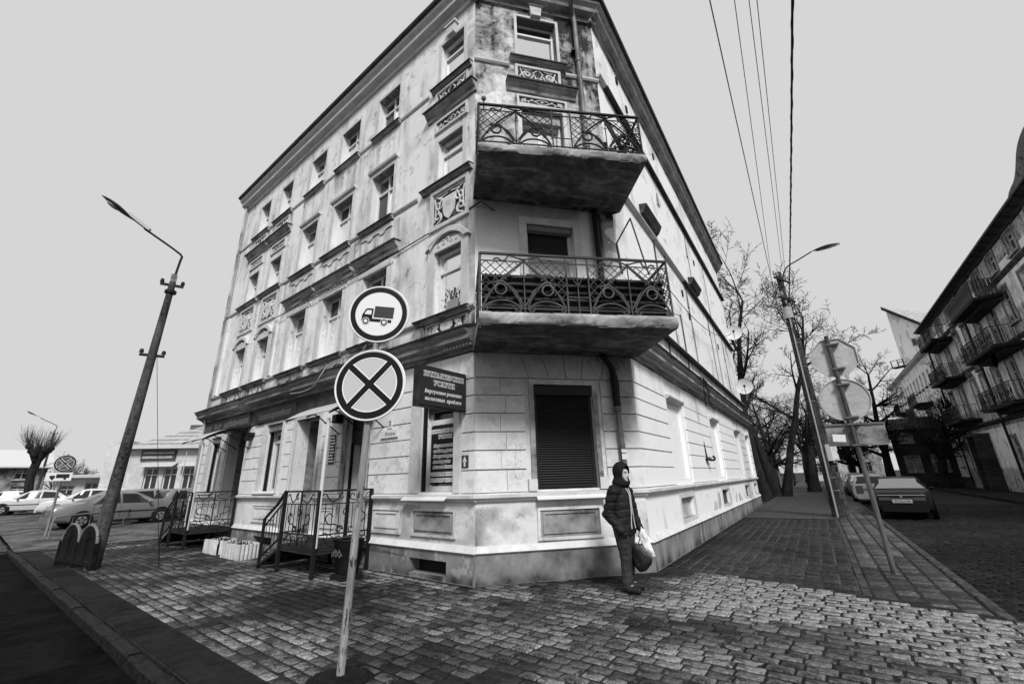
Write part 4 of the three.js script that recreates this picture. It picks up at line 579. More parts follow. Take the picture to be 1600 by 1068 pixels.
// projecting light-box sign by the corner
{ const O = at(FL, -.16, 2.79, .06), sgn = thing('sign_box', 'dark projecting box sign with white Cyrillic lettering beside the corner', 'shop sign', O.toArray());
  const FS = frame([O.x, O.y, O.z], [.61385, 0, -.78942].map(v => -v), [.78942, 0, .61385]); // x outwards from the wall, faces the corner side
  const FT = frame(at(FL, -.16, 2.79, 1.16).toArray(), [.61385, 0, -.78942], [.78942, 0, .61385]); // x runs from outer edge to the wall
  fput('box', cbx(0, 1.1, 0, .69, -.17, 0, .01), tm(tGrime, .035, .5), sgn, FT);
  const t = canvasTex(1100, 690, (g, W, H) => { g.fillStyle = '#303030'; g.fillRect(0, 0, W, H); g.lineJoin = 'round'; g.textAlign = 'center'; const big = (s, y, f) => { g.font = f; g.strokeStyle = '#e8e8e8'; g.lineWidth = 15; g.strokeText(s, W / 2, y, 980); g.fillStyle = '#141414'; g.fillText(s, W / 2, y, 980); };
    big('БУХГАЛТЕРСКИЕ', 170, 'bold 122px serif'); big('УСЛУГИ', 318, 'bold 122px serif'); g.fillStyle = '#e8e8e8'; g.textAlign = 'left'; g.font = 'italic bold 92px serif'; g.fillText('Виртуозное решение', 90, 470, 900); g.fillText('налоговых  проблем', 100, 600, 880); });
  const pg = part('lettering', new THREE.PlaneGeometry(1.06, .65), M(1, .45, { map: t }), sgn); pg.applyMatrix4(sgn.matrixWorld.clone().invert().multiply(FT.clone().multiply(new THREE.Matrix4().makeTranslation(.55, .345, .004))));
  fput('bracket', [bar([.2, .03, -.08], [1.22, .03, -.08], .015), bx(1.0, 1.15, .55, .58, -.1, -.06)].reduce((a, g) => mergeG([a, g])), mIron, sgn, FT);
}
// ---------------------------------------------------------------- stairs, planters, bin, signs, poles
const FLw = FL;
function bar2(r) { return (a, b) => sbar(a, b, r); }
function stairs(u0, label, canopy) {
  const O = at(FL, -u0, 0, 0), t = thing('entrance_stairs', label, 'stairs', O.toArray(), 0, undefined), F = FL.clone().multiply(new THREE.Matrix4().makeTranslation(-u0, 0, 0));
  const P = (n, g, m = mIron, p = t) => fput(n, Array.isArray(g) ? mergeG(g) : g, m, p, F); const D = 1.2, W = 1.36, Hp = .5, HR = 1.5; // platform: x from -W to 0
  P('platform', [bx(-W, 0, Hp - .04, Hp, .06, D), bx(-W, 0, Hp - .12, Hp - .04, D - .05, D), bx(-W, -W + .05, Hp - .12, Hp - .04, .06, D), bx(-.05, 0, Hp - .12, Hp - .04, .06, D)], tm(tGrime, .04));
  for (const [x, z] of [[-W, D], [0, D], [0, .08], [-W, .08]]) P('post', bx(x - .03, x + .03, -.02, z > 1 || x === 0 ? HR : Hp, z - .03, z + .03));
  for (let k = 0; k < 3; k++) P('step', [bx(-W - .27 - k * .27, -W - k * .27 - .01, Hp - .16 - k * .14, Hp - .12 - k * .14, .1, D - .03), bx(-W - .02 - k * .27, -W - k * .27, Hp - .16 - k * .14, Hp - .02 - k * .14, .1, D - .03)], tm(tGrime, .045));
  P('stringer', [sbar([-W, Hp - .1, D], [-W - .86, .02, D], .05), sbar([-W, Hp - .1, .1], [-W - .86, .02, .1], .05)]);
  P('bottom_post', bx(-W - .84, -W - .79, 0, .95, D - .025, D + .025));
  P('handrail', [sbar([-W, HR, D], [-W - .3, HR - .26, D], .04), sbar([-W - .3, HR - .26, D], [-W - .8, .95, D], .04), sbar([-W, HR - .2, D], [-W - .8, .78, D], .025), sbar([-W, Hp + .12, D], [-W - .8, .2, D], .03)]);
  for (let i = 1; i < 6; i++) { const x = -W - .8 * i / 6; P('baluster', bar([x, Hp + .12 - .32 * i / 6, D], [x, HR - .2 - .52 * i / 6, D], .008, .008, 5)); }
  const rail = (F2, len) => { const Q = (n, g) => fput(n, Array.isArray(g) ? mergeG(g) : g, mIron, t, F2);
    Q('handrail', [bx(0, len, HR - .03, HR + .005, -.022, .022), bx(0, len, HR - .26, HR - .24, -.01, .01), bx(0, len, Hp + .2, Hp + .225, -.012, .012)]);
    const n = Math.round(len / .15); for (let i = 1; i < n; i++) Q('baluster', bar([len * i / n, Hp + .2, 0], [len * i / n, HR - .25, 0], .008, .008, 5));
    const c = len / 2; Q('centre_bar', bar([c, Hp, 0], [c, HR, 0], .016)); Q('ring', new THREE.TorusGeometry(.06, .01, 6, 16).translate(c, HR - .4, .01));
    for (const s of [-1, 1]) { Q('scroll', tube([...spiral(c + s * .12, HR - .12, .03, .075, 0, s * .8, .015, 8), V(c + s * .3, HR - .22, .015), V(c + s * .4, HR - .14, .015), V(c + s * .46, HR - .06, .015), V(c + s * .52, HR - .1, .015)], .011, 5, false, 30)); Q('scroll', tube([...spiral(c + s * .13, HR - .72, .02, .085, 0, s * 1, .015, 9), V(c + s * .22, HR - .62, .015), V(c + s * .36, HR - .6, .015), V(c + s * .42, HR - .5, .015), V(c + s * .34, HR - .42, .015), V(c + s * .27, HR - .48, .015)], .012, 5, false, 36)); Q('scroll', tube([V(c + s * .02, Hp + .05, .01), V(c + s * .1, Hp + .16, .01), V(c + s * .22, Hp + .12, .01), V(c + s * .24, Hp + .02, .01), V(c + s * .34, Hp + .04, .01), V(c + s * .42, Hp + .14, .01), V(c + s * .5, Hp + .06, .01)], .01, 5, false, 24)); Q('scroll', tube([...spiral(c + s * .4, HR - .82, .02, .07, PI, -s * .9, .015, 8), V(c + s * .3, HR - .8, .015), V(c + s * .2, HR - .9, .015)], .011, 5, false, 24)); } };
  rail(F.clone().multiply(new THREE.Matrix4().makeTranslation(-W, 0, D)), W);
  rail(F.clone().multiply(new THREE.Matrix4().makeRotationY(PI / 2)).multiply(new THREE.Matrix4().makeTranslation(-D, 0, 0)), D - .06);
  if (canopy) { // curved sheet canopy on two thin posts
    P('canopy_post', [bar([.0, Hp, D - .02], [.0, 2.86, D - .02], .035), bar([-W, Hp, D - .02], [-W, 2.7, D - .02], .012)], M(.6, .5)); const sh = [], n = 10; const arc = (z) => { const a = z / 1.3; return 3.42 - .5 * a * a * .9; };
    const g = new THREE.PlaneGeometry(W + .5, 1.3, 1, 12).rotateX(-PI / 2).translate(-W / 2, 0, .65), p = g.attributes.position; for (let i = 0; i < p.count; i++) p.setY(i, arc(p.getZ(i))); g.computeVertexNormals(); const h2 = g.clone().translate(0, .012, 0);
    P('canopy_sheet', [g, h2], M(.45, .4)); for (const x of [-W - .2, -W / 2, .2]) P('canopy_rib', [tube([[x, arc(0) - .03, .03], [x, arc(.5) - .03, .5], [x, arc(.9) - .03, .9], [x, arc(1.3) - .03, 1.3]], .018, 6), tube([[x, 2.75, .03], [x, 2.95, .35], [x, arc(.75) - .1, .75], [x, arc(1.25) - .04, 1.25]], .014, 6)]); }
  return t;
}
stairs(2.87, 'black iron entrance stairs with scrolled railing nearest the corner, beside the litter bin', true);
stairs(9.85, 'black iron entrance stairs with scrolled railing at the far end, beside the planters', true);
{ // litter bin under the near stairs
  const t = thing('litter_bin', 'black flared sheet-metal litter bin beneath the near entrance stairs', 'bin', at(FL, -2.4, 0, .8).toArray(), angF(FL)); const g = new THREE.CylinderGeometry(.27, .19, .56, 4, 1, true).rotateY(PI / 4).translate(0, .36, 0);
  part('body', g, tm(tGrime, .012), t); part('rim', new THREE.TorusGeometry(.265, .018, 5, 4).rotateX(PI / 2).rotateY(PI / 4).translate(0, .64, 0), mIron, t); part('foot', [bx(-.2, .2, .0, .08, -.2, .2)], mIron, t); const q = []; for (let i = 0; i < 5; i++) q.push(tube(spiral(-.12 + .06 * i, .4 + .05 * (i % 2), .05, .01, 0, 1.3, .23, 10), .007, 4)); part('scroll', q, M(.15, .5, { metalness: .5 }), t);
}
const mLog = tm(tTrim, .58);
function planter(u, z, w, d, label) { const t = thing('log_planter', label, 'planter', at(FL, -u, 0, z).toArray(), angF(FL)), r = rng(Math.round(u * 100)); const n = [];
  const per = []; for (let x = -w / 2; x <= w / 2; x += .085) per.push([x, d / 2], [x, -d / 2]); for (let zz = -d / 2 + .085; zz < d / 2; zz += .085) per.push([-w / 2, zz], [w / 2, zz]);
  for (const [x, zz] of per) part('log', boxUV(new THREE.CylinderGeometry(.044, .046, .3 + r() * .06, 8).translate(x, .15, zz), 1), [mLog, tm(tTrim, .5), mTrim][Math.floor(r() * 3)], t);
  part('soil', bx(-w / 2, w / 2, .02, .24, -d / 2, d / 2), mDirt, t); const l = []; for (let i = 0; i < 50; i++) { const g = new THREE.ConeGeometry(.02, .12 + r() * .12, 4); g.rotateZ((r() - .5) * 1.2).rotateX((r() - .5)).translate((r() - .5) * w * .8, .28, (r() - .5) * d * .8); l.push(g); } part('dry_plants', l, M(.02, .9), t, 'stuff'); return t; }
planter(6.95, .85, .95, .42, 'white log planter with dry plants, the nearer of the two by the wall'); planter(8.35, .8, .85, .42, 'empty-looking white log planter, the farther of the two by the wall');
// ---- front sign post
{ const t = thing('road_sign_post', 'steel post with round truck-ban and no-stopping signs in the foreground', 'road sign', [-1.575, 0, -4.375]);
  const mPole = M(1, .5, { map: paint(256, 512, .3, 4, (x, y) => .22 + .35 * (fbm(x * 30, y * 6, 4) - .4) + .3 * sst(.6, .7, fbm(x * 40 + 4, y * 14, 3)) * -.6) });
  part('pole', boxUV(bar([0, -.1, 0], [.12, 3.3, .04], .036, .033, 14), .3, 4), mPole, t); part('base_mound', new THREE.SphereGeometry(.3, 14, 8).scale(1, .16, .9).translate(0, -.015, 0), mDirt, t);
  const disc = (cx, cy, R, rx, ry, rz, kind) => { const g = new THREE.Group(); const m = part('sign_plate', [new THREE.CylinderGeometry(R, R, .012, 64).rotateX(PI / 2), new THREE.TorusGeometry(R, .011, 6, 64)], M(.8, .4), t); m.position.set(cx, cy, .075); m.rotation.set(rx, ry, rz, 'YXZ');
    const face = M(kind === 'truck' ? .76 : .5, .45), blk = M(.009, .5); part('ring', new THREE.RingGeometry(R * .79, R * .955, 64).translate(0, 0, .0155), blk, m); part('face', new THREE.CircleGeometry(R * .79, 64).translate(0, 0, .0125), face, m);
    if (kind === 'truck') { const k = R; const sh = (pts) => new THREE.ShapeGeometry(shp(pts.map(p => [p[0] * k, p[1] * k]))).translate(0, 0, .0165); part('truck_box', sh([[-.16, -.14], [.5, -.14], [.5, .26], [-.16, .26]]), M(.05, .5), m);
      const cab = shp([[-.55, -.3], [-.55, -.08], [-.46, .12], [-.4, .16], [-.2, .16], [-.2, -.2], [.46, -.2], [.46, -.3]].map(p => [p[0] * k, p[1] * k])); const wh = new THREE.Path(); [[-.49, -.06], [-.43, .08], [-.39, .11], [-.25, .11], [-.25, -.06]].forEach((p, i) => i ? wh.lineTo(p[0] * k, p[1] * k) : wh.moveTo(p[0] * k, p[1] * k)); wh.closePath(); cab.holes.push(wh); part('truck_cab', new THREE.ShapeGeometry(cab).translate(0, 0, .0165), blk, m);
      for (const x of [-.4, .22]) { part('truck_wheel', new THREE.CircleGeometry(.125 * k, 28).translate(x * k, -.3 * k, .0185), face, m); part('truck_wheel', new THREE.RingGeometry(.065 * k, .105 * k, 28).translate(x * k, -.3 * k, .0205), blk, m); } }
    else { part('white_ring', new THREE.RingGeometry(R * .755, R * .785, 64).translate(0, 0, .0145), M(.78, .45), m); const w2 = M(.78, .45); for (const a of [PI / 4, -PI / 4]) { part('cross_edge', new THREE.PlaneGeometry(R * 1.58, R * .235).rotateZ(a + .05).translate(0, 0, a > 0 ? .0162 : .0166), w2, m); part('cross_bar', new THREE.PlaneGeometry(R * 1.66, R * .165).rotateZ(a + .05).translate(0, 0, a > 0 ? .0186 : .019), blk, m); } }
    part('bracket', bx(-.06, .06, -.02, .02, -.09, -.006), mSteel, m); return m; };
  disc(.13, 3.36, .318, .03, .06, -.1, 'truck'); disc(.09, 2.575, .368, -.02, -.06, 0, 'cross');
}
// ---- sign post at the side street, seen from the back
{ const t = thing('road_sign_post', 'leaning grey post with octagon, round and rectangular signs seen from behind', 'road sign', [6.075, 0, -7.71], -.52);
  const mBack = tm(tTrim, .52, .55), mGalv = tm(tGrime, .24, .5); part('pole', bar([0, -.1, 0], [-.06, 4.05, .0], .04, .036, 12), tm(tGrime, .15, .55), t);
  const rimmed = (shape, z) => ext(shape, z, z + .014, .003); const poly = (n, R, a) => { const p = []; for (let i = 0; i < n; i++) p.push([R * Math.cos(a + i * 2 * PI / n), R * Math.sin(a + i * 2 * PI / n)]); return p; };
  const o = part('octagon_plate', [ext(shp(poly(8, .39, PI / 8)), -.07, -.06), ext((() => { const s = shp(poly(8, .392, PI / 8)); const h = new THREE.Path(); poly(8, .375, PI / 8).forEach((p, i) => i ? h.lineTo(...p) : h.moveTo(...p)); h.closePath(); s.holes.push(h); return s; })(), -.06, -.035)], mBack, t); o.position.set(-.02, 3.63, 0); o.rotation.y = .04;
  const c = part('round_plate', [new THREE.CylinderGeometry(.38, .38, .01, 48).rotateX(PI / 2).translate(0, 0, -.065), new THREE.TorusGeometry(.378, .013, 6, 48).translate(0, 0, -.055)], mBack, t); c.position.set(-.03, 2.83, 0);
  const r = part('rectangle_plate', [cbx(-.43, .43, -.19, .19, -.068, -.056, .003), bx(-.43, .43, .17, .2, -.05, -.03)], tm(tGrime, .3, .6), t); r.position.set(.0, 2.2, 0); r.rotation.z = -.02; part('sticker', new THREE.PlaneGeometry(.19, .13).translate(-.25, -.07, -.052).rotateZ(-.08), M(.75, .6), r);
  for (const y of [3.87, 3.4, 3.1, 2.5, 2.38, 2.02]) part('clamp', bx(-.1, .1, y - .015, y + .015, -.05, .05), mGalv, t);
}
// ---- near street lamp on the left: tapered concrete pole, cross-arms, bent arm
const mConc = M(1, .85, { map: paint(512, 1024, 1, 8, (x, y) => .045 + .1 * (fbm(x * 26, y * 26, 3) - .4) + .1 * (fbm(x * 4, y * 2, 3) - .5)) });
function lampHead(L, W) { const g = new THREE.SphereGeometry(1, 18, 10); const p = g.attributes.position; for (let i = 0; i < p.count; i++) { const x = p.getX(i), t = (x + 1) / 2, k = .35 + .65 * Math.sin(PI * Math.pow(t, .8)); p.setXYZ(i, x * L / 2, p.getY(i) * W * .4 * k * (p.getY(i) < 0 ? .55 : 1), p.getZ(i) * W * k); } g.computeVertexNormals(); return g; }
function streetLamp(name, pos, label, turn, H, armUp, armOut, rise, sc = 1, lean = [0, 0], grp) { const t = thing(name, label, 'street lamp', pos, turn, grp);
  const top = V(lean[0], H, lean[1]); part('pole', boxUV(bar([0, -.3, 0], top, .14 * sc, .072 * sc, 14), 1, 8), mConc, t); part('pole_cap', [bx(-.06, .06, H - .05, H + .22, -.05, .05).translate(lean[0], 0, lean[1])], mSteel, t); part('pole_collar', bar([top.x, H - .34, top.z], [top.x, H - .26, top.z], .13 * sc), mIron, t);
  for (const y of [H - .1, H * .7]) { const x = lean[0] * y / H, a = part('cross_arm', bx(x - .25, x + .25, y - .03, y + .03, -.03, .03), mIron, t); for (const s of [-1, 1]) part('insulator', [new THREE.CylinderGeometry(.035, .05, .09, 8).translate(x + s * .22, y + .1, 0), bar([x + s * .22, y, 0], [x + s * .22, y + .08, 0], .012)], mIron, a); }
  const e = V(lean[0] - armOut, H + armUp + rise, 0), b = V(lean[0] + .06, H + armUp, 0); part('arm', tube([V(lean[0], H, 0), V(lean[0] + .05, H + armUp - .12, 0), b, V(lean[0] - .06, H + armUp + .1, 0), e], .028, 8, false, 24), mIron, t);
  const ang = Math.atan2(rise, armOut), hd = part('lamp_housing', lampHead(.95, .17), M(.02, .45), t); hd.position.set(e.x - .75 * Math.cos(ang), e.y + .75 * Math.sin(ang), 0); hd.rotation.z = -ang; part('control_cover', bx(.25, .85, .01, .09, -.07, .07), M(.45, .5), hd); part('lamp_glass', new THREE.SphereGeometry(1, 12, 8).scale(.17, .05, .1).translate(-.12, -.035, 0), M(.35, .2), hd); return t; }
streetLamp('street_lamp', [-9.31, 0, -10.22], 'tall speckled concrete street lamp leaning over the kerb, left of the building', .585, 6.93, .8, .85, .58, 1, [.2, 0]);
streetLamp('street_lamp', [-44, .98, -40.8], 'distant concrete street lamp beside the pollarded tree on the left', .7, 6.05, .6, 1.2, .7, .9, [0, 0]);
{ // pair of arched slatted boards at the foot of the lamp
  const t = thing('arched_board_fence', 'pair of dark arch-topped slatted boards at the foot of the concrete lamp', 'fence', [-9.95, 0, -10.45], -Math.atan2(1.0, 1.85) * -1);
  t.rotation.y = -.496; t.scale.set(.92, .8, .92); t.updateMatrixWorld(true);
  const mB = tm(tGrime, .014), mRim = tm(tTrim, .22); for (const c of [-.52, .52]) { for (let i = 0; i < 9; i++) { const x = c - .44 + i * .11, h = .62 + Math.sqrt(Math.max(0, .25 - (x - c) ** 2)) * .92; part('slat', cbx(x - .048, x + .048, .02, h, -.02, .02, .006), mB, t); } const p = []; for (let i = 0; i <= 14; i++) { const a = PI * i / 14; p.push(V(c + .5 * Math.cos(a), .62 + .48 * Math.sin(a), 0)); } part('arched_rim', tube(p, .035, 6, false, 28), mRim, t); part('crosspiece', [bx(c - .49, c + .49, .1, .18, .02, .05), bx(c - .14, c + .14, .78, .84, .02, .04), bx(c - .03, c + .03, .2, .95, .02, .045)], mB, t); for (const s of [-1, 1]) part('side_board', cbx(c + s * .51 - .03, c + s * .51 + .03, 0, .66, -.05, .05, .008), mB, t); }
}
{ // far sign post on the left
  const t = thing('road_sign_post', 'far small post with a no-stopping sign and a truck plate, before the parked cars', 'road sign', [-17.0, .06, -16.5], .55); t.scale.setScalar(1.32);
  part('pole', bar([0, -.1, 0], [0, 2.2, 0], .03), mSteel, t); const m = part('sign_plate', [new THREE.CylinderGeometry(.33, .33, .012, 40).rotateX(PI / 2)], M(.7, .4), t); m.position.set(.0, 1.94, .05); m.scale.set(.72, .72, 1); part('ring', new THREE.RingGeometry(.265, .318, 40).translate(0, 0, .0105), M(.02, .5), m); part('face', new THREE.CircleGeometry(.25, 40).translate(0, 0, .0085), M(.1, .5), m); for (const a of [PI / 4, -PI / 4]) { part('cross_edge', new THREE.PlaneGeometry(.52, .085).rotateZ(a).translate(0, 0, a > 0 ? .0122 : .0128), M(.7, .5), m); part('cross_bar', new THREE.PlaneGeometry(.54, .05).rotateZ(a).translate(0, 0, a > 0 ? .0146 : .0152), M(.02, .5), m); }
  const q = part('truck_plate', cbx(-.4, .4, -.16, .16, 0, .012, .004), M(.72, .45), t); q.position.set(-.06, 1.58, .03); q.scale.set(.68, .7, 1); part('truck_print', [new THREE.PlaneGeometry(.4, .15).translate(.12, .03, .016), new THREE.PlaneGeometry(.16, .1).translate(-.19, 0, .016), new THREE.CircleGeometry(.045, 14).translate(-.18, -.07, .0165), new THREE.CircleGeometry(.045, 14).translate(.2, -.07, .0165)], M(.02, .6), q);
}
{ // tubular barrier in front of the parking place
  const A1 = [-16.15, .06, -15.8], A2 = [-17.4, .12, -21.5], d = Math.hypot(A2[0] - A1[0], A2[2] - A1[2]), sl = (A2[1] - A1[1]) / d; const t = thing('tubular_barrier', 'low grey tubular steel barrier in front of the silver car', 'barrier', A1, Math.atan2(-(A2[2] - A1[2]), A2[0] - A1[0])); const m = tm(tTrim, .26, .45);
  for (const [x0, x1] of [[0, 2.75], [3.0, 5.7]]) { const y = x => sl * x; part('barrier_frame', tube([[x0, y(x0) - .15, 0], [x0, y(x0) + .55, 0], [x0 + .06, y(x0) + .68, 0], [x0 + .2, y(x0) + .7, 0], [x1 - .2, y(x1) + .7, 0], [x1 - .06, y(x1) + .68, 0], [x1, y(x1) + .55, 0], [x1, y(x1) - .15, 0]], .026, 8, false, 60), m, t); part('lower_rail', bar([x0, y(x0) + .12, 0], [x1, y(x1) + .12, 0], .02), m, t); for (let i = 1; i < 3; i++) { const x = lerp(x0, x1, i / 3); part('upright', bar([x, y(x) + .12, 0], [x, y(x) + .7, 0], .015), m, t); } }
}
{ const t = thing('guy_wire', 'thin wire slanting from the concrete lamp down to the pavement', 'wire', [-7.9, 0, -10.3]); part('strand', bar([0, 0, 0], [-1.1, 4.9, .1], .006, .006, 5), mIron, t); part('ground_rod', bar([.02, -.1, 0], [-.1, .5, 0], .012), mIron, t); }
// ---- timber utility pole on the right pavement
const mTimber = M(1, .8, { map: paint(256, 1024, .6, 10, (x, y) => .02 + .09 * (fbm(x * 40, y * 1.2, 4) - .3) + .05 * (fbm(x * 9, y * 9, 2) - .5)) });
{ const t = thing('utility_pole', 'tall timber utility pole with insulators, white meter box and lamp arm beside the parked cars', 'utility pole', [11.75, 0, -16.75], .52);
  part('timber', boxUV(bar([-.1, -.3, 0], [-.1, 9.85, 0], .16, .115, 12), .6, 10), mTimber, t); part('timber', boxUV(bar([.17, -.3, .05], [.05, 7.2, .05], .15, .1, 12), .6, 10), mTimber, t);
  part('concrete_stub', boxUV(cbx(.22, .5, -.2, 1.55, -.1, .16, .02), 1), mConc, t); part('cable_conduit', tube([[-.3, 0, .1], [-.27, 3, .1], [-.24, 6, .08], [-.2, 8.5, .08]], .03, 6), tm(tTrim, .4), t);
  for (const y of [.9, 1.35, 4.2, 5.6, 6.6, 7.3]) part('band', new THREE.TorusGeometry(.26 - .012 * y, .014, 5, 20).rotateX(PI / 2).scale(1, 1, .7).translate(.03 - .015 * y, y, .02), mSteel, t);
  for (const [y, w] of [[9.45, .62], [8.55, .62]]) { const a = part('cross_arm', [sbar([-.1 - w, y, .1], [-.1 + w, y + .0, .1], .07, .05), sbar([-.1 - w * .8, y, .1], [-.1, y - .4, .1], .025), sbar([-.1 + w * .8, y, .1], [-.1, y - .4, .1], .025)], mIron, t); for (const x of [-w * .9, -w * .5, w * .5, w * .9]) part('insulator', [new THREE.CylinderGeometry(.035, .055, .14, 10).translate(-.1 + x, y + .2, .1), new THREE.SphereGeometry(.04, 8, 6).translate(-.1 + x, y + .28, .1), bar([-.1 + x, y, .1], [-.1 + x, y + .14, .1], .012)], tm(tTrim, .3, .4), a); }
  part('junction_wrap', bar([-.1, 7.7, 0], [-.1, 8.2, 0], .19, .17, 12), tm(tTrim, .42), t); part('cable_coil', tube(spiral(0, 7.2, .3, .22, 0, 2.2, .2, 24), .018, 5, false, 60), mIron, t);
  const b = part('meter_box', cbx(-.12, .3, 1.95, 2.55, .14, .36, .02), mFrameW, t); part('box_door', [bx(-.08, .26, 2.0, 2.5, .36, .372)], tm(tTrim, .7), b); part('latch', bx(.2, .23, 2.2, 2.3, .372, .39), mIron, b);
  part('lamp_arm', tube([[.02, 8.4, .05], [.06, 9.6, .07], [.3, 10.1, .2], [.8, 10.45, .5], [1.35, 10.82, .85]], .03, 8, false, 30), mIron, t); const hd = part('lamp_housing', lampHead(1.35, .19), M(.05, .45), t); hd.position.set(1.92, 11.02, 1.2); hd.rotation.set(0, -.55, .26, 'YXZ'); part('lamp_rim', new THREE.TorusGeometry(.42, .014, 5, 24).rotateX(PI / 2).scale(1.3, 1, .32).translate(.1, -.05, 0), M(.02, .5), hd); part('lamp_glass', new THREE.SphereGeometry(1, 12, 8).scale(.4, .07, .11).translate(.12, -.035, 0), M(.4, .2), hd);
}
// ---- overhead wires
function wire(name, label, a, b, sag, r, group, twist) { const t = thing(name, label, 'wire', a, 0, group), p = []; const n = 24; for (let i = 0; i <= n; i++) { const u = i / n; p.push(V((b[0] - a[0]) * u, (b[1] - a[1]) * u - sag * 4 * u * (1 - u), (b[2] - a[2]) * u)); } part('strand', tube(p, r, 5, false, 60), M(.02, .7), t); if (twist) { const q = []; for (let i = 0; i <= 160; i++) { const u = i / 160; q.push(V((b[0] - a[0]) * u + .012 * Math.cos(i * 1.1), (b[1] - a[1]) * u - sag * 4 * u * (1 - u) + .012 * Math.sin(i * 1.1), (b[2] - a[2]) * u)); } part('twisted_core', tube(q, r * .8, 5, false, 320), M(.02, .7), t); } return t; }
wire('power_cable', 'thick twisted power cable running up from the timber pole out of the picture', [11.9, 8.5, -16.8], [1.35, 8.4, .4], .12, .019, undefined, true);
const G = 'overhead wires on the insulators of the timber pole';
for (const [dx, dy, bx_, lb] of [[-.5, 9.7, 2.35, 'thin overhead wire left of the close pair, rising from the timber pole'], [.0, 9.75, 2.55, 'left wire of the close pair rising from the timber pole'], [.12, 9.78, 2.7, 'right wire of the close pair rising from the timber pole']]) wire('overhead_wire', lb, [11.65 + dx, dy, -16.4], [bx_, 9.75, -2.5], .08, .0075, G);
wire('overhead_wire', 'overhead wire pair farthest left in the sky, over the right facade', [14.6, 9.8, -21.6], [1.6, 9.7, -2.2], .06, .011);
wire('facade_cable', 'thick sagging cable across the left facade below the second-floor windows', at(FL, -9, 6.9, .12).toArray(), at(FC, .1, 7.15, .15).toArray(), .12, .014);
wire('facade_cable', 'thin cable slung under the upper balcony across the corner', at(FC, .1, 7.15, .15).toArray(), at(FR, 4.6, 6.2, .2).toArray(), .2, .011);
wire('facade_cable', 'pair of slack cables from the right facade to the upper satellite dish', at(FR, 3.2, 7.0, .1).toArray(), at(FR, 15.3, 8.5, .5).toArray(), .8, .012);
{ const t = thing('facade_cable', 'tangle of loose cables hanging from the cornice of the right facade', 'wire', at(FR, 5.2, 4, .3).toArray()), r = rng(9), g = []; for (let k = 0; k < 6; k++) { const p = []; let x = 5 + r() * .6, y = 4.35, z = .42; for (let i = 0; i < 6; i++) { p.push(V(x, y, z)); x += (r() - .45) * .5; y -= r() * .25; z += (r() - .5) * .12; } g.push(tube(p, .012, 5)); } fput('strand', mergeG(g), mIron, t, FR); }
{ const t = thing('facade_cable', 'curled pale conduit above the canopy on the left facade', 'wire', at(FL, -4.6, 4, .3).toArray()); fput('conduit', tube([[-6.4, 3.95, .42], [-5.6, 3.9, .45], [-5.0, 3.95, .5], [-4.75, 4.15, .5], [-4.7, 4.45, .35], [-4.2, 4.62, .12], [-3.6, 4.66, .1], [-3.2, 5.4, .1]], .016, 6, false, 40), tm(tTrim, .4), t, FL); }
for (const [y, lb] of [[8.55, 'upper round white satellite dish at the far end of the right facade'], [5.71, 'lower round white satellite dish at the far end of the right facade']]) { const O = at(FR, 15.5, y, .55), t = thing('satellite_dish', lb, 'satellite dish', O.toArray(), 0); t.rotation.set(.1, -.5, 0, 'YXZ'); const g = new THREE.SphereGeometry(.9, 28, 8, 0, PI * 2, 0, .44).rotateX(-PI / 2).translate(0, 0, .85); part('reflector', g, M(.78, .5), t); part('feed_arm', [bar([0, -.34, .06], [.0, -.02, .42], .014), cbx(-.05, .05, -.06, .04, .38, .5, .01), bar([.1, .12, .1], [0, 0, .42], .008)], mIron, t); part('mount', [bar([0, 0, -.05], [-.25, -.1, -.5], .025)], mSteel, t); }
// ---------------------------------------------------------------- houses
// a generic facade builder: wall with openings, windows with panes and sills
function houseWall(t, F, x0, x1, y0, y1, wins, mat, o = {}) {
  const s = wallShape(x0, x1, wins.map(w => [w[0], w[1], w[2], w[3]]), y0, y1);
  const w = fput('wall', boxUV(ext(s, -.3, 0), 4), mat, t, F);
  wins.forEach(q => { const fw = q[4]?.fw || .07, g = [frame2(q[0], q[1], q[2], q[3], fw, -.2, -.14), bx((q[0] + q[1]) / 2 - fw / 2, (q[0] + q[1]) / 2 + fw / 2, q[2] + fw, q[3] - fw, -.2, -.13), bx(q[0] + fw, q[1] - fw, lerp(q[2], q[3], .66), lerp(q[2], q[3], .66) + fw, -.2, -.125)];
    const k = fput(q[4]?.door ? 'door' : 'window', mergeG(q[4]?.door ? [bx(q[0], q[1], q[2], q[3], -.2, -.14)] : g), q[4]?.mat || mFrameOld, t, F); if (!q[4]?.door) { fput('pane', bx(q[0] + .02, q[1] - .02, q[2] + .02, q[3] - .02, -.19, -.175), q[4]?.pane || mPaneDark, k, F); fput('sill', bx(q[0] - .1, q[1] + .1, q[2] - .1, q[2] - .005, .001, .14), o.sill || mTrimC, k, F); if (o.sur) fput('surround', frame2(q[0] - .14, q[1] + .14, q[2] - .12, q[3] + .14, .13, .002, .04), o.sur, k, F); } });
  return w;
}
const closeBox = (t, F, x0, x1, y0, y1, D, mat) => { fput('side_wall', boxUV(mergeG([bx(x0 - .003, x0 + .3, y0, y1, -D, -.3), bx(x1 - .3, x1 + .003, y0, y1, -D, -.3), bx(x0 + .3, x1 - .3, y0, y1, -D, -D + .3), bx(x0 + .3, x1 - .3, y0, y1 - .1, -.9, -.7)]), 4), mat, t, F); };
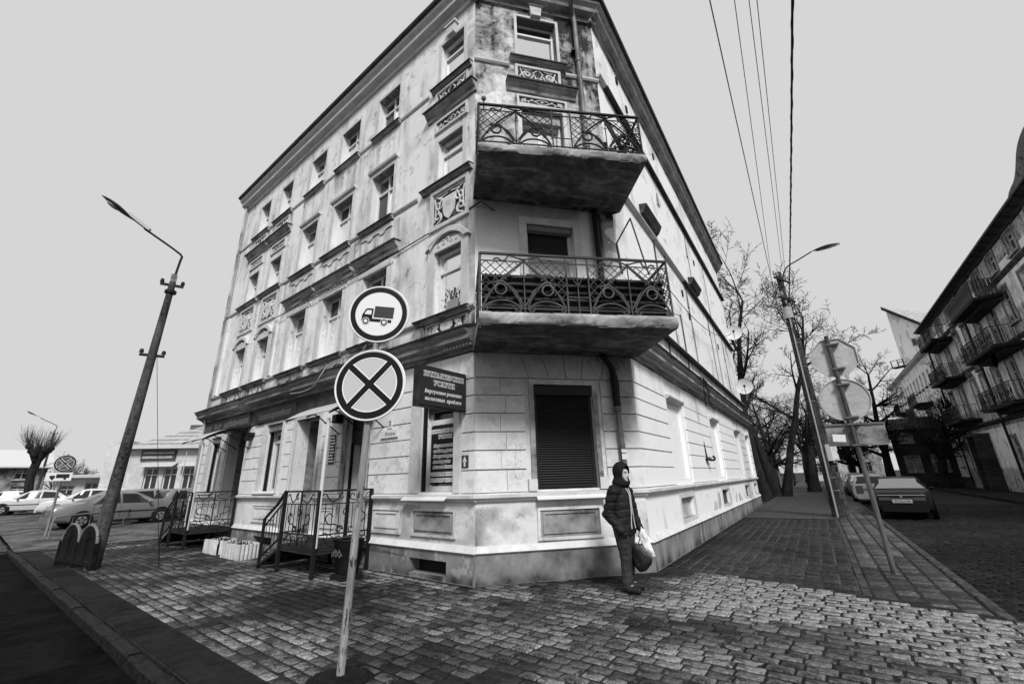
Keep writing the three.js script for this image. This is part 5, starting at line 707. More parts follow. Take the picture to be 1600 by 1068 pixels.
const gable = (t, F, x0, x1, y, D, h, mat, over = .3) => { const s = shp([[.3 + over, y - .1], [.3 + over, y + .02], [-D / 2, y + h], [-D - over, y + .02], [-D - over, y - .1]]); return fput('roof', boxUV(new THREE.ExtrudeGeometry(s, { depth: x1 - x0 + 2 * over, bevelEnabled: false }).rotateY(-PI / 2).translate(x1 + over, 0, 0), 3), mat, t, F); };
function simpleBalcony(t, F, x0, x1, y, solid) {
  const b = fput('balcony', boxUV(mergeG([ext(shp([[x0, 0], [x1, 0], [x1 - .15, 1.15], [x0 + .15, 1.15]]), 0, .16).rotateX(PI / 2).translate(0, y + .16, 0), ext(shp([[x0 + .1, 0], [x1 - .1, 0], [x1 - .6, .7], [x0 + .6, .7]]), 0, .2).rotateX(PI / 2).translate(0, y - .005, 0)]), 3), tm(tGrime, .05), bld2 || t, F); const h = 1.0, Y = y + .16;
  const P = (n, g, m = mIron) => fput(n, Array.isArray(g) ? mergeG(g) : g, m, b, F);
  P('top_rail', [bx(x0 + .12, x1 - .12, Y + h - .03, Y + h, 1.08, 1.13), bx(x0 + .1, x0 + .14, Y + h - .03, Y + h, 0, 1.1), bx(x1 - .14, x1 - .1, Y + h - .03, Y + h, 0, 1.1), bx(x0 + .12, x1 - .12, Y + .1, Y + .12, 1.09, 1.12), bx(x0 + .12, x1 - .12, Y + .78, Y + .8, 1.09, 1.12)]);
  if (solid) { const n = Math.round((x1 - x0) / .16); for (let i = 0; i < n; i++) { const x = x0 + .14 + (x1 - x0 - .28) * i / n; P('board', bx(x, x + .13, Y + .02, Y + .95, 1.1, 1.13), tm(tGrime, .06 + .05 * (i % 3))); } for (let z = .1; z < 1.05; z += .16) for (const x of [x0 + .12, x1 - .14]) P('board', bx(x, x + .02, Y + .02, Y + .95, z, z + .13), tm(tGrime, .14)); }
  else { const g = [], n = Math.round((x1 - x0) / .22); for (let i = 0; i <= n; i++) { const x = x0 + .13 + (x1 - x0 - .26) * i / n; g.push(bx(x - .012, x + .012, Y, Y + h, 1.09, 1.115)); } for (let z = .1; z < 1.1; z += .2) for (const x of [x0 + .12, x1 - .12]) g.push(bx(x - .01, x + .01, Y, Y + h, z, z + .02)); P('balusters', g); const c = []; for (let i = 0; i < n; i += 2) { const x = x0 + .2 + (x1 - x0 - .4) * i / n; c.push(new THREE.TorusGeometry(.11, .012, 5, 12).translate(x + .1, Y + .45, 1.1), bar([x - .05, Y + .12, 1.1], [x + .28, Y + .78, 1.1], .01, .01, 4)); } P('scrolls', c); }
  return b;
}
let bld2 = null;
// street frame of the far side: x runs back towards the viewer so that z faces the street
const O2 = at(FR, 0, 0, 13);
const FN = frame([O2.x, 0, O2.z], [-.56075, 0, .82798], [-.82798, 0, -.56075]);
const mOld = M(1, .9, { map: paint(1024, 1024, 12, 12, (x, y) => { const a = fbm(x * 1.1, y * .7, 5), b = fbm(x * 6, y * 4, 4); return clamp(.92 + 1.1 * (a - .5) + .6 * (b - .5) - .22 * sst(.48, .7, streak(x, y, 5)) - .42 * sst(4.9, 3.9, y) - .2 * sst(8.8, 4.6, y) * sst(.4, .6, a), .03, .84); }) });
{ // dark weathered house with balconies; x = -u
  const t = thing('apartment_house', 'dark weathered balconied apartment house across the side street at the right edge', 'apartment house', at(FN, -28, 0, 0).toArray()); bld2 = t;
  const W = [], pd = { pane: mPaneDark }; for (const u of [12.5, 15.5, 18.6, 21.6, 24.5, 29.8, 32.2, 34.4, 40.6]) for (const [a, b] of [[5.4, 7.4], [8.9, 10.8], [11.75, 12.85]]) W.push([-u - .55, -u + .55, a, b, pd]);
  for (const u of [27.2, 37.6]) for (const [a, b] of [[5.2, 7.4], [8.3, 10.7], [11.3, 12.85]]) W.push([-u - .6, -u + .6, a, b, pd]);
  for (const u of [14, 17, 20.5, 23.5, 31, 40.5]) W.push([-u - .55, -u + .55, 1.3, 3.3, pd]); for (const u of [27, 36]) W.push([-u - .7, -u + .7, .15, 3.3, { door: true, mat: mWood }]);
  houseWall(t, FN, -42.5, -8, -.15, 13.2, W, mOld, { sur: tm(tGrime, .38) }); closeBox(t, FN, -42.5, -8, -.15, 13.2, 11, mOld);
  for (const [y, d] of [[4.4, .3], [8.15, .1], [11.4, .14]]) fput('string_course', mold([[0, y - .2], [d * .5, y - .12], [d, y - .02], [d, y + .06], [0, y + .12]], -42.6, -8), tm(tGrime, .1), t, FN);
  fput('eaves_cornice', mold([[0, 12.95], [.1, 13.0], [.15, 13.1], [.4, 13.2], [.45, 13.32], [0, 13.36]], -42.9, -7.8), tm(tGrime, .06), t, FN); fput('gutter', mold([[.45, 13.24], [.56, 13.25], [.56, 13.36], [.45, 13.36]], -43, -7.8), mFlash, t, FN); fput('roof', boxUV(mold([[.4, 13.34], [-5.5, 15.6], [-11.4, 13.34]], -42.7, -8), 3), tm(tGrime, .1), t, FN);
  for (const [u0, u1, y, s] of [[24.6, 29.8, 10.5, 1], [35.2, 39.9, 10.8, 0], [24.4, 30, 7.7, 0], [35.2, 40, 7.8, 0], [24.4, 30, 4.7, 0], [35.2, 40, 4.7, 0]]) simpleBalcony(t, FN, -u1, -u0, y, s);
  for (const u of [42.1, 31.1]) fput('rainwater_pipe', bar([-u, .2, .16], [-u, 13.0, .16], .07), mIron, t, FN);
  for (const u of [29.8, 32.2, 34.4]) for (const y of [7.75, 11.0]) fput('window_crest', [ext((() => { const s = new THREE.Shape(); s.absarc(-u, y - .25, .55, .25, PI - .25, false); return s; })(), .002, .14)][0], tm(tGrime, .2), t, FN);
  // shaped gable above the eaves
  const g = new THREE.Shape(); g.moveTo(-19.8, 13.9); g.bezierCurveTo(-19.8, 14.6, -19.4, 14.7, -18.6, 14.8); g.bezierCurveTo(-17.9, 15.0, -17.7, 15.5, -17, 15.8); g.bezierCurveTo(-16.2, 16.1, -15.2, 16.1, -14.4, 15.8); g.bezierCurveTo(-13.6, 15.4, -13.6, 15, -12.8, 14.8); g.bezierCurveTo(-11.9, 14.7, -11.6, 14.6, -11.6, 13.9); g.closePath(); fput('shaped_gable', boxUV(ext(g, -.4, .2, .05).translate(0, -.7, 0), 4), tm(tGrime, .3), t, FN);
  fput('satellite_dish', new THREE.SphereGeometry(.9, 24, 6, 0, PI * 2, 0, .44).rotateX(PI / 2).scale(1, 1, -1).translate(-25.3, 7.1, 1.9), M(.3, .6), t, FN); fput('satellite_dish', new THREE.SphereGeometry(.9, 24, 6, 0, PI * 2, 0, .42).rotateX(PI / 2).scale(1, 1, -1).translate(-40.6, 6.6, 1.5), M(.35, .6), t, FN);
  const st = fput('entrance_porch', boxUV(mergeG([cbx(-36.9, -36.75, 0, 3.6, 0, .8, .02), cbx(-35.25, -35.1, 0, 3.6, 0, .8, .02), bx(-37, -35, 3.6, 3.8, 0, .9)]), 3), mWood, t, FN);
}
const mWhite = M(1, .85, { map: paint(512, 512, 10, 10, (x, y) => clamp(.88 + .1 * (fbm(x, y, 4) - .5) - .3 * sst(.6, .7, streak(x, y, 2)), .3, .88)) });
{ const t = thing('apartment_house', 'white plastered house with small windows next to the dark balconied house', 'apartment house', at(FN, -53, 0, 0).toArray()); bld2 = t; const W = [], pd = { fw: .05, pane: mPaneMid, mat: mTrim };
  for (let u = 43.8; u < 66; u += 1.75) { W.push([-u - .36, -u + .36, 9.0, 10.4, pd]); W.push([-u - .36, -u + .36, 5.9, 7.6, pd]); } for (let u = 44; u < 66; u += 2.2) if (Math.abs(u - 50.6) > 1) W.push([-u - .36, -u + .36, 1.6, 3.7, { ...pd, pane: mPaneDark }]); W.push([-51.3, -50.1, .1, 3.2, { door: true, mat: mWood }]);
  houseWall(t, FN, -67, -42.52, -.15, 11.75, W, mWhite, { sill: mFlash }); closeBox(t, FN, -67, -42.52, -.15, 11.75, 10, mWhite);
  fput('eaves_cornice', mold([[0, 11.5], [.2, 11.6], [.34, 11.72], [.34, 11.85], [0, 11.9]], -67.2, -42.5), mTrim, t, FN); fput('string_course', mold([[0, 4.2], [.2, 4.3], [.22, 4.45], [0, 4.5]], -67, -42.5), mLedge, t, FN); fput('roof', boxUV(mold([[.4, 11.86], [-5, 13.6], [-10.3, 11.86]], -67.2, -42.5), 3), tm(tTrim, .5), t, FN); fput('plinth', bx(-67, -42.5, -.15, .8, .002, .06), tm(tGrime, .1), t, FN);
  for (const u of [47.5, 53, 57.5, 62.5]) fput('pilaster', bx(-u - .3, -u + .3, .8, 4.2, .003, .1), tm(tGrime, .22), t, FN); for (const [u0, u1, y] of [[47, 51.5, 7.4], [57, 61, 7.6], [48.5, 53, 4.4], [56, 60, 4.4]]) simpleBalcony(t, FN, -u1, -u0, y, 0);
}
const mTile = M(1, .8, { map: paint(512, 512, 4, 4, (x, y) => { const a = (x / .25 + .5 * (Math.floor(y / .3) % 2)) % 1, b = (y / .3) % 1; return (b < .16 || Math.hypot(a - .5, b - 1.1) > .98) ? .12 : .3 + .2 * hash2(Math.floor(x / .25), Math.floor(y / .3)); }) });
{ const t = thing('gabled_house', 'tall pale gabled house with a tiled roof rising behind the white house', 'house', [47.5, 0, -52]); const F = frame([48.1, 0, -50.9], [.3011, 0, .9536], [-.9536, 0, .3011]); bld2 = null;
  const s = shp([[0, 0], [9, 0], [9, 12], [.0, 20.9]]); fput('wall', boxUV(ext(s, -16, 0), 6), mWhite, t, F); for (const [x, y] of [[1, 12.5], [3, 12.5], [1.6, 15.6], [5, 12.2]]) { const w = fput('window', frame2(x, x + .6, y, y + 1, .08, .002, .05), mTrim, t, F); fput('pane', bx(x + .05, x + .55, y + .05, y + .95, .004, .02), mPaneDark, w, F); } fput('balcony', mergeG([bx(-.8, .6, 13.4, 13.55, 0, .8), bx(-.8, .6, 14.3, 14.35, .75, .8), bx(-.8, -.7, 13.5, 14.3, .74, .78), bx(-.1, 0, 13.5, 14.3, .74, .78), bx(.5, .6, 13.5, 14.3, .74, .78)]), mIron, t, F);
  const g = ext(shp([[-.2, 21.13], [-.2, 21.5], [9.7, 11.7], [9.7, 11.34]]), -16.3, .25); fput('roof', boxUV(g.clone(), 4), mTile, t, F); fput('verge_board', ext(shp([[-.25, 21.1], [-.25, 21.55], [9.75, 11.66], [9.75, 11.2]]), .26, .34), mWood, t, F);
}
{ const t = thing('timber_house', 'dark low house with white window frames behind the parked sedan', 'house', [37, 0, -41]); const F = frame([33.4, 0, -43.8], [.74, 0, .67], [-.67, 0, .74]); const W = []; for (const x of [4.0, 5.8, 7.6]) { W.push([x, x + .85, 1.3, 2.6, { mat: mTrimC, fw: .12 }]); W.push([x, x + .8, 3.9, 4.9, { mat: mTrimC, fw: .1 }]); } houseWall(t, F, 3.3, 9, -.1, 5.1, W, tm(tGrime, .06), { sill: mTrimC, sur: tm(tGrime, .5) }); closeBox(t, F, 3.3, 9, -.1, 5.1, 7, tm(tGrime, .05)); gable(t, F, 3.3, 9, 5.1, 7, 1.3, tm(tGrime, .06)); fput('chimney', boxUV(cbx(5, 5.6, 5.4, 7.2, -3.2, -2.6, .02), 2), tm(tGrime, .2), t, F); }
{ const t = thing('pale_house', 'pale flat-fronted house at the far end of the side street', 'house', [53, 0, -73]); const F = frame([50, 0, -76], [.8, 0, .6], [-.6, 0, .8]); const W = []; for (const x of [1, 3.2, 5.4, 7.6]) W.push([x, x + 1, 1.3, 2.8, {}], [x, x + 1, 4.2, 5.5, {}]); houseWall(t, F, 0, 10, -.1, 6.4, W, mWhite); closeBox(t, F, 0, 10, -.1, 6.4, 8, mWhite); gable(t, F, 0, 10, 6.4, 8, 2.2, tm(tTrim, .4)); }
{ const t = thing('brick_shed', 'low brick shed with dark eaves beside the far pavement', 'shed', at(FR, 36, 0, -1).toArray()); const F = FR.clone().multiply(new THREE.Matrix4().makeTranslation(0, 0, -.9)); const mBk = M(1, .9, { map: paint(512, 512, 2, 2, (x, y) => { const r = Math.floor(y / .08), a = (x / .26 + .5 * (r % 2)) % 1, b = (y / .08) % 1; return a < .06 || b < .16 ? .28 : .12 + .12 * hash2(Math.floor(x / .26 + .5 * (r % 2)), r); }) });
  houseWall(t, F, 33.5, 52, -.1, 2.7, [[36, 37, 1.1, 2.1, {}], [41, 42, 1.1, 2.1, {}], [45, 46.2, .05, 2.2, { door: true, mat: mWood }]], mBk); closeBox(t, F, 33.5, 52, -.1, 2.7, 5, mBk); fput('roof', boxUV(mold([[.5, 2.66], [.5, 2.84], [-5.2, 4.3], [-5.2, 4.1]], 33.2, 52.3), 3), tm(tGrime, .05), t, F); }
// ---- left side
const mWhiteL = M(.66, .85, { map: tTrim }), mTileL = M(.9, .8, { map: paint(512, 512, 4, 4, (x, y) => { const b = (y / .5) % 1; return (b < .3 ? .2 : .42) + .2 * (fbm(x * 6, y * 3, 3) - .5); }) });
{ const t = thing('shop_house', 'white gabled shop house with awnings and small windows behind the parked cars', 'house', [-24, .5, -31]); const F = frame([-28.6, .45, -30.4], [.985, 0, -.174], [.174, 0, .985]); const W = []; for (const x of [2.6, 3.8, 5.0, 6.2, 7.4, 8.6, 9.8]) W.push([x, x + .85, 1.1, 2.6, { mat: mFrameW, pane: mPaneDark }]); houseWall(t, F, 0, 12, -.3, 4.1, W, mWhiteL); closeBox(t, F, 0, 12, -.3, 4.1, 9, mWhiteL);
  { const P = [[1.3, 4.05, .5], [12.4, 4.05, .5], [12.4, 4.05, -8.4], [1.3, 4.05, -8.4], [5.6, 6.5, -4], [8.6, 6.5, -4]], Q = [[0, 1, 5], [0, 5, 4], [1, 2, 5], [2, 3, 4], [2, 4, 5], [3, 0, 4]], v = []; Q.forEach(f => f.forEach(k => v.push(...P[k]))); const hg = new THREE.BufferGeometry(); hg.setAttribute('position', new THREE.Float32BufferAttribute(v, 3)); hg.computeVertexNormals(); hg.setAttribute('uv', new THREE.Float32BufferAttribute(v.reduce((a, _, q) => (q % 3 === 0 && a.push(v[q] / 4, (v[q + 1] + 1) / 2.6), a), []), 2)); fput('roof', hg, mTileL, t, F); fput('eaves_board', mergeG([bx(1.2, 12.5, 3.9, 4.06, .3, .56)]), mTrim, t, F); fput('window_band', mergeG([bx(3.1, 12, .6, 1.05, .003, .06)]), tm(tGrime, .2), t, F); } for (const [x, y] of [[4.4, 6.2], [7.8, 6.1]]) fput('chimney', boxUV(cbx(x, x + .9, y - 1, y + .5, -5, -4.2, .03), 2), tm(tGrime, .24), t, F); fput('parapet_wall', boxUV(mergeG([bx(1.2, 4.5, 5.0, 6.5, -7.5, -7.2), bx(6.2, 12, 5.2, 6.4, -7.4, -7.1)]), 2), tm(tGrime, .14), t, F);
  fput('gable_wall', boxUV(bx(-.02, 1.5, -.3, 4.45, -8, .02), 3), mWhiteL, t, F); for (const x of [2.5, 4.9, 7.3, 9.7]) { const a = fput('awning', ext(shp([[0, 0], [.6, -.25], [.6, -.22], [0, .06]]), 0, 2.1).rotateY(-PI / 2).translate(x + 2.1, 2.9, .02), M(.5, .6), t, F); }
  const b = fput('shop_sign', cbx(2.2, 4.4, 3.1, 3.8, .05, .12, .01), tm(tGrime, .08), t, F); fput('sign_band', [bx(2.3, 4.3, 3.55, 3.72, .12, .124), bx(2.3, 4.2, 3.25, 3.4, .12, .124)].reduce((p, q) => mergeG([p, q])), mTrimC, b, F); }
{ const t = thing('pavilion', 'low white flat-roofed pavilion with dark openings between the trees and the shop house', 'pavilion', [-28, .6, -28.5]); const F = frame([-31.6, .3, -30.2], [.76, 0, -.65], [.65, 0, .76]); houseWall(t, F, 0, 4.6, -.3, 2.2, [[1.6, 2.3, .1, 1.9, {}], [2.7, 3.9, .4, 1.9, {}], [.4, 1.1, .9, 1.7, {}]], mWhiteL); closeBox(t, F, 0, 4.6, -.3, 2.2, 3, mWhiteL); fput('roof', cbx(-.3, 5.0, 2.2, 2.42, -3.3, .6, .02), M(.5, .6), t, F); fput('canopy_post', mergeG([bar([5, 0, .8], [5, 2.2, .8], .04), bar([.2, 0, .8], [.2, 2.2, .8], .04)]), mSteel, t, F); }
{ const t = thing('low_house', 'low grey house with a bright metal roof at the far left edge', 'house', [-46, .9, -40]); const F = frame([-52, .9, -31.5], [.62, 0, -.785], [.785, 0, .62]); const W = []; for (let x = 1; x < 12; x += 2.4) W.push([x, x + .9, .5, 1.3, {}], [x, x + .9, 1.9, 2.7, {}]); houseWall(t, F, -4, 12.6, -.4, 3.0, W, tm(tGrime, .36)); closeBox(t, F, -4, 12.6, -.4, 3.0, 7, tm(tGrime, .3)); gable(t, F, -4, 12.6, 3.0, 7, 1.7, M(.55, .5)); }
// ---------------------------------------------------------------- trees
const mBark = M(1, .95, { map: paint(256, 512, 1, 2, (x, y) => .014 + .04 * (fbm(x * 14, y * 4, 4) - .35)) }), mTwig = M(.02, .9), mTwigFar = M(.07, .9);
function growTree(seed, o) {                                       // o: list of stems [{p, d, L, r}], returns thick and thin geometry
  const r = rng(seed), thick = [], thin = [];
  const limb = (p, d, L, rad, lv) => {
    const n = lv === 0 ? 7 : lv < 3 ? 5 : 3, pts = [p.clone()], q = p.clone(), dir = d.clone(); const kids = [];
    for (let i = 1; i <= n; i++) { dir.add(V((r() - .5) * o.wob, (r() - .5) * o.wob * .6 + o.up * (lv ? .07 : .02), (r() - .5) * o.wob)).normalize(); q.addScaledVector(dir, L / n); pts.push(q.clone()); kids.push([q.clone(), dir.clone(), i / n]); }
    const g = []; const end = lv === 0 ? .22 : .3; const segs = n * (lv < 2 ? 3 : 1); const c = new THREE.CatmullRomCurve3(pts); const rs = lv === 0 ? 10 : lv === 1 ? 6 : lv === 2 ? 4 : 3;
    const tg = new THREE.TubeGeometry(c, segs, 1, rs), P = tg.attributes.position, N = tg.attributes.normal; const flare = lv === 0 ? o.flare || 0 : 0;
    for (let i = 0; i <= segs; i++) { const ctr = c.getPointAt(i / segs), k = Math.max(rad, lv > 2 ? o.min || .011 : 0) * (lerp(1, end, i / segs) + flare * Math.exp(-i / segs * 14)); for (let j = 0; j <= rs; j++) { const a = i * (rs + 1) + j; P.setXYZ(a, ctr.x + N.getX(a) * k, ctr.y + N.getY(a) * k, ctr.z + N.getZ(a) * k); } }
    (lv < 2 ? thick : thin).push(lv < 2 ? boxUV(tg, 1, 2) : tg);
    if (lv >= o.levels) return;
    kids.forEach(([kp, kd, t]) => { if (lv === 0 && t < o.first) return; const m = lv === 0 ? o.b0 : lv === 1 ? o.b1 : 2; for (let b = 0; b < m; b++) { if (r() > o.dens) continue; const ax = V(r() - .5, r() - .5, r() - .5).cross(kd).normalize(), nd = kd.clone().applyAxisAngle(ax, o.ang * (.6 + .8 * r())); limb(kp, nd, L * (lv === 0 ? o.k0 : .55) * (.6 + .6 * r()) * (1 - t * .35), rad * lerp(1, end, t) * (lv === 0 ? .62 : lv === 1 ? .6 : .52), lv + 1); } });
  };
  o.stems.forEach(s => limb(V(...s.p), V(...s.d).normalize(), s.L, s.r, 0));
  return { thick: mergeG(thick), thin: thin.length ? mergeG(thin) : null };
}
function tree(name, label, pos, seed, o, group) { const t = thing(name, label, 'tree', pos, 0, group), g = growTree(seed, o); part('trunk', g.thick, o.bark || mBark, t); if (g.thin) part('crown', g.thin, o.twig || mTwig, t); return t; }
const base = { wob: .26, up: .5, levels: 4, first: .4, b0: 2, b1: 2, dens: .8, ang: .75, k0: .55, flare: .5 };
tree('bare_tree', 'tall bare tree with a thick dark trunk against the far end of the right facade', [16.7, 0, -30.4], 12, { ...base, stems: [{ p: [0, -.2, 0], d: [-.05, 1, .0], L: 14.5, r: .38 }], first: .5, dens: .8, b1: 2, levels: 4, min: .02 });
tree('bare_tree', 'bare forked tree with twin trunks standing just right of the tallest tree', [18.2, 0, -31.6], 29, { ...base, stems: [{ p: [-.1, -.2, 0], d: [-.02, 1, .05], L: 14, r: .34 }, { p: [.5, -.2, .2], d: [.07, 1, .1], L: 13, r: .28 }], first: .42, dens: .8, ang: .85, k0: .5, levels: 4, min: .018 });
tree('leaning_tree', 'dark leaning knobbly tree on the pavement edge beyond the utility pole', [24.4, 0, -36.9], 41, { ...base, stems: [{ p: [0, -.2, 0], d: [-.03, 1, .06], L: 6.5, r: .42 }], first: .45, dens: .85, k0: .5, ang: .8 });
for (const [i, p, L] of [[0, [29.5, 0, -44.6], 7], [1, [35.8, 0, -54.4], 7.5], [2, [42.5, 0, -65], 8]]) tree('pavement_tree', ['nearest of the row of dark bare trees along the far pavement', 'second of the row of dark bare trees along the far pavement', 'farthest of the row of dark bare trees along the far pavement'][i], p, 60 + i, { ...base, stems: [{ p: [0, -.2, 0], d: [.0, 1, 0], L, r: .4 }], first: .35, dens: .9, levels: 3, k0: .6 });
for (const [i, p] of [[0, [22.6, 0, -39.5]], [1, [27.5, 0, -47.5]]]) tree('bushy_tree', ['dense dark twiggy tree behind the brick shed, nearer the trunks', 'dense dark twiggy tree behind the brick shed, farther along'][i], p, 80 + i, { ...base, stems: [{ p: [0, -.2, 0], d: [0, 1, 0], L: 8, r: .3 }], first: .2, dens: .95, b0: 3, up: .2, k0: .5, ang: 1 });
tree('dark_tree', 'dark densely branched tree behind the signs seen from behind', [32.3, 0, -38.4], 93, { ...base, stems: [{ p: [0, -.2, 0], d: [0, 1, 0], L: 10, r: .36 }], first: .25, dens: .85, b0: 3, k0: .36, ang: .95 });
tree('dark_tree', 'third dark twiggy tree, right against the dark low house', [30.6, 0, -40.6], 97, { ...base, stems: [{ p: [0, -.2, 0], d: [0, 1, 0], L: 8, r: .3 }, { p: [.8, -.2, 0], d: [.1, 1, 0], L: 7, r: .25 }], first: .15, dens: .95, b0: 3, k0: .5, ang: 1 });
tree('dark_tree', 'second dark branched tree close to the white house, right of the signs', [35.0, 0, -36.6], 95, { ...base, stems: [{ p: [0, -.2, 0], d: [.02, 1, 0], L: 8.5, r: .35 }], first: .2, dens: .95, b0: 3, k0: .45, ang: .95 });
{ const t = thing('pollarded_tree', 'pollarded tree with a thick knobbly head and thin shoots by the far lamp', 'tree', [-33.3, .35, -30.3]); const r = rng(17), th = [boxUV(tube([[0, -.4, 0], [.06, 1.2, 0], [-.05, 2.3, .05], [.04, 3.5, 0]], .23, 10, false, 20), 1, 2)], g = [];
  for (let k = 0; k < 7; k++) { const a = k * .9 + r() * .5, R = .35 + r() * .45, x = R * Math.cos(a), z = R * Math.sin(a), y = 3.7 + r() * .7; th.push(tube([[0, 2.9 + r() * .4, 0], [x * .6, y - .4, z * .6], [x, y, z]], .13, 7), new THREE.SphereGeometry(.2, 8, 6).translate(x, y, z)); for (let i = 0; i < 46; i++) { const dx = (r() - .5) * 1.5 + x * .9, dz = (r() - .5) * 1.5 + z * .9, l = .5 + r() * .9; g.push(bar([x, y, z], [x + dx * .4, y + l * .6, z + dz * .4], .012, .008, 3), bar([x + dx * .4, y + l * .6, z + dz * .4], [x + dx * .55 + (r() - .5) * .2, y + l * 1.1, z + dz * .55], .008, .003, 3)); } }
  part('trunk', th, mBark, t); part('crown', g, mTwigFar, t); }
for (const [i, p, h] of [[0, [-44.5, 1, -43], 4.6], [1, [-38.6, 1, -38.8], 3.4], [2, [-33, .9, -37.5], 3], [3, [-50, 1, -38], 5]]) tree('bare_shrub_tree', ['pale bare tree behind the far street lamp', 'round bare shrub left of the white pavilion', 'round bare shrub behind the white pavilion', 'bare tree behind the roof of the low grey house'][i], p, 120 + i, { ...base, stems: [{ p: [0, -.2, 0], d: [0, 1, 0], L: h * .7, r: .13 }, { p: [.6, -.2, .2], d: [.2, 1, .1], L: h * .6, r: .1 }], first: .1, dens: .9, b0: 3, levels: 3, k0: .6, ang: .8, twig: mTwigFar, bark: mTwigFar });
tree('bare_shrub_tree', 'thin bare branches showing above the roof of the white shop house', [-25.5, .5, -44], 140, { ...base, stems: [{ p: [0, -.2, 0], d: [0, 1, 0], L: 8, r: .2 }, { p: [5, -.2, 0], d: [0, 1, 0], L: 8, r: .2 }], first: .3, dens: .8, levels: 3, twig: mTwigFar, bark: mTwigFar });
// ---------------------------------------------------------------- cars
function lerpTab(tab, x) { if (x <= tab[0][0]) return tab[0][1]; for (let i = 1; i < tab.length; i++) if (x <= tab[i][0]) { const [a, b] = tab[i - 1], [c, d] = tab[i]; const t = (x - a) / (c - a); return lerp(b, d, t); } return tab[tab.length - 1][1]; }
const mTyre = M(.012, .85), mRim = M(.4, .35, { metalness: .6 }), mGlassCar = M(.02, .05), mGlassSky = M(.55, .06, { metalness: 1 }), mBlackP = M(.012, .5), mLamp = M(.7, .15), mTail = M(.06, .25), mChrome = M(.6, .2, { metalness: 1 });
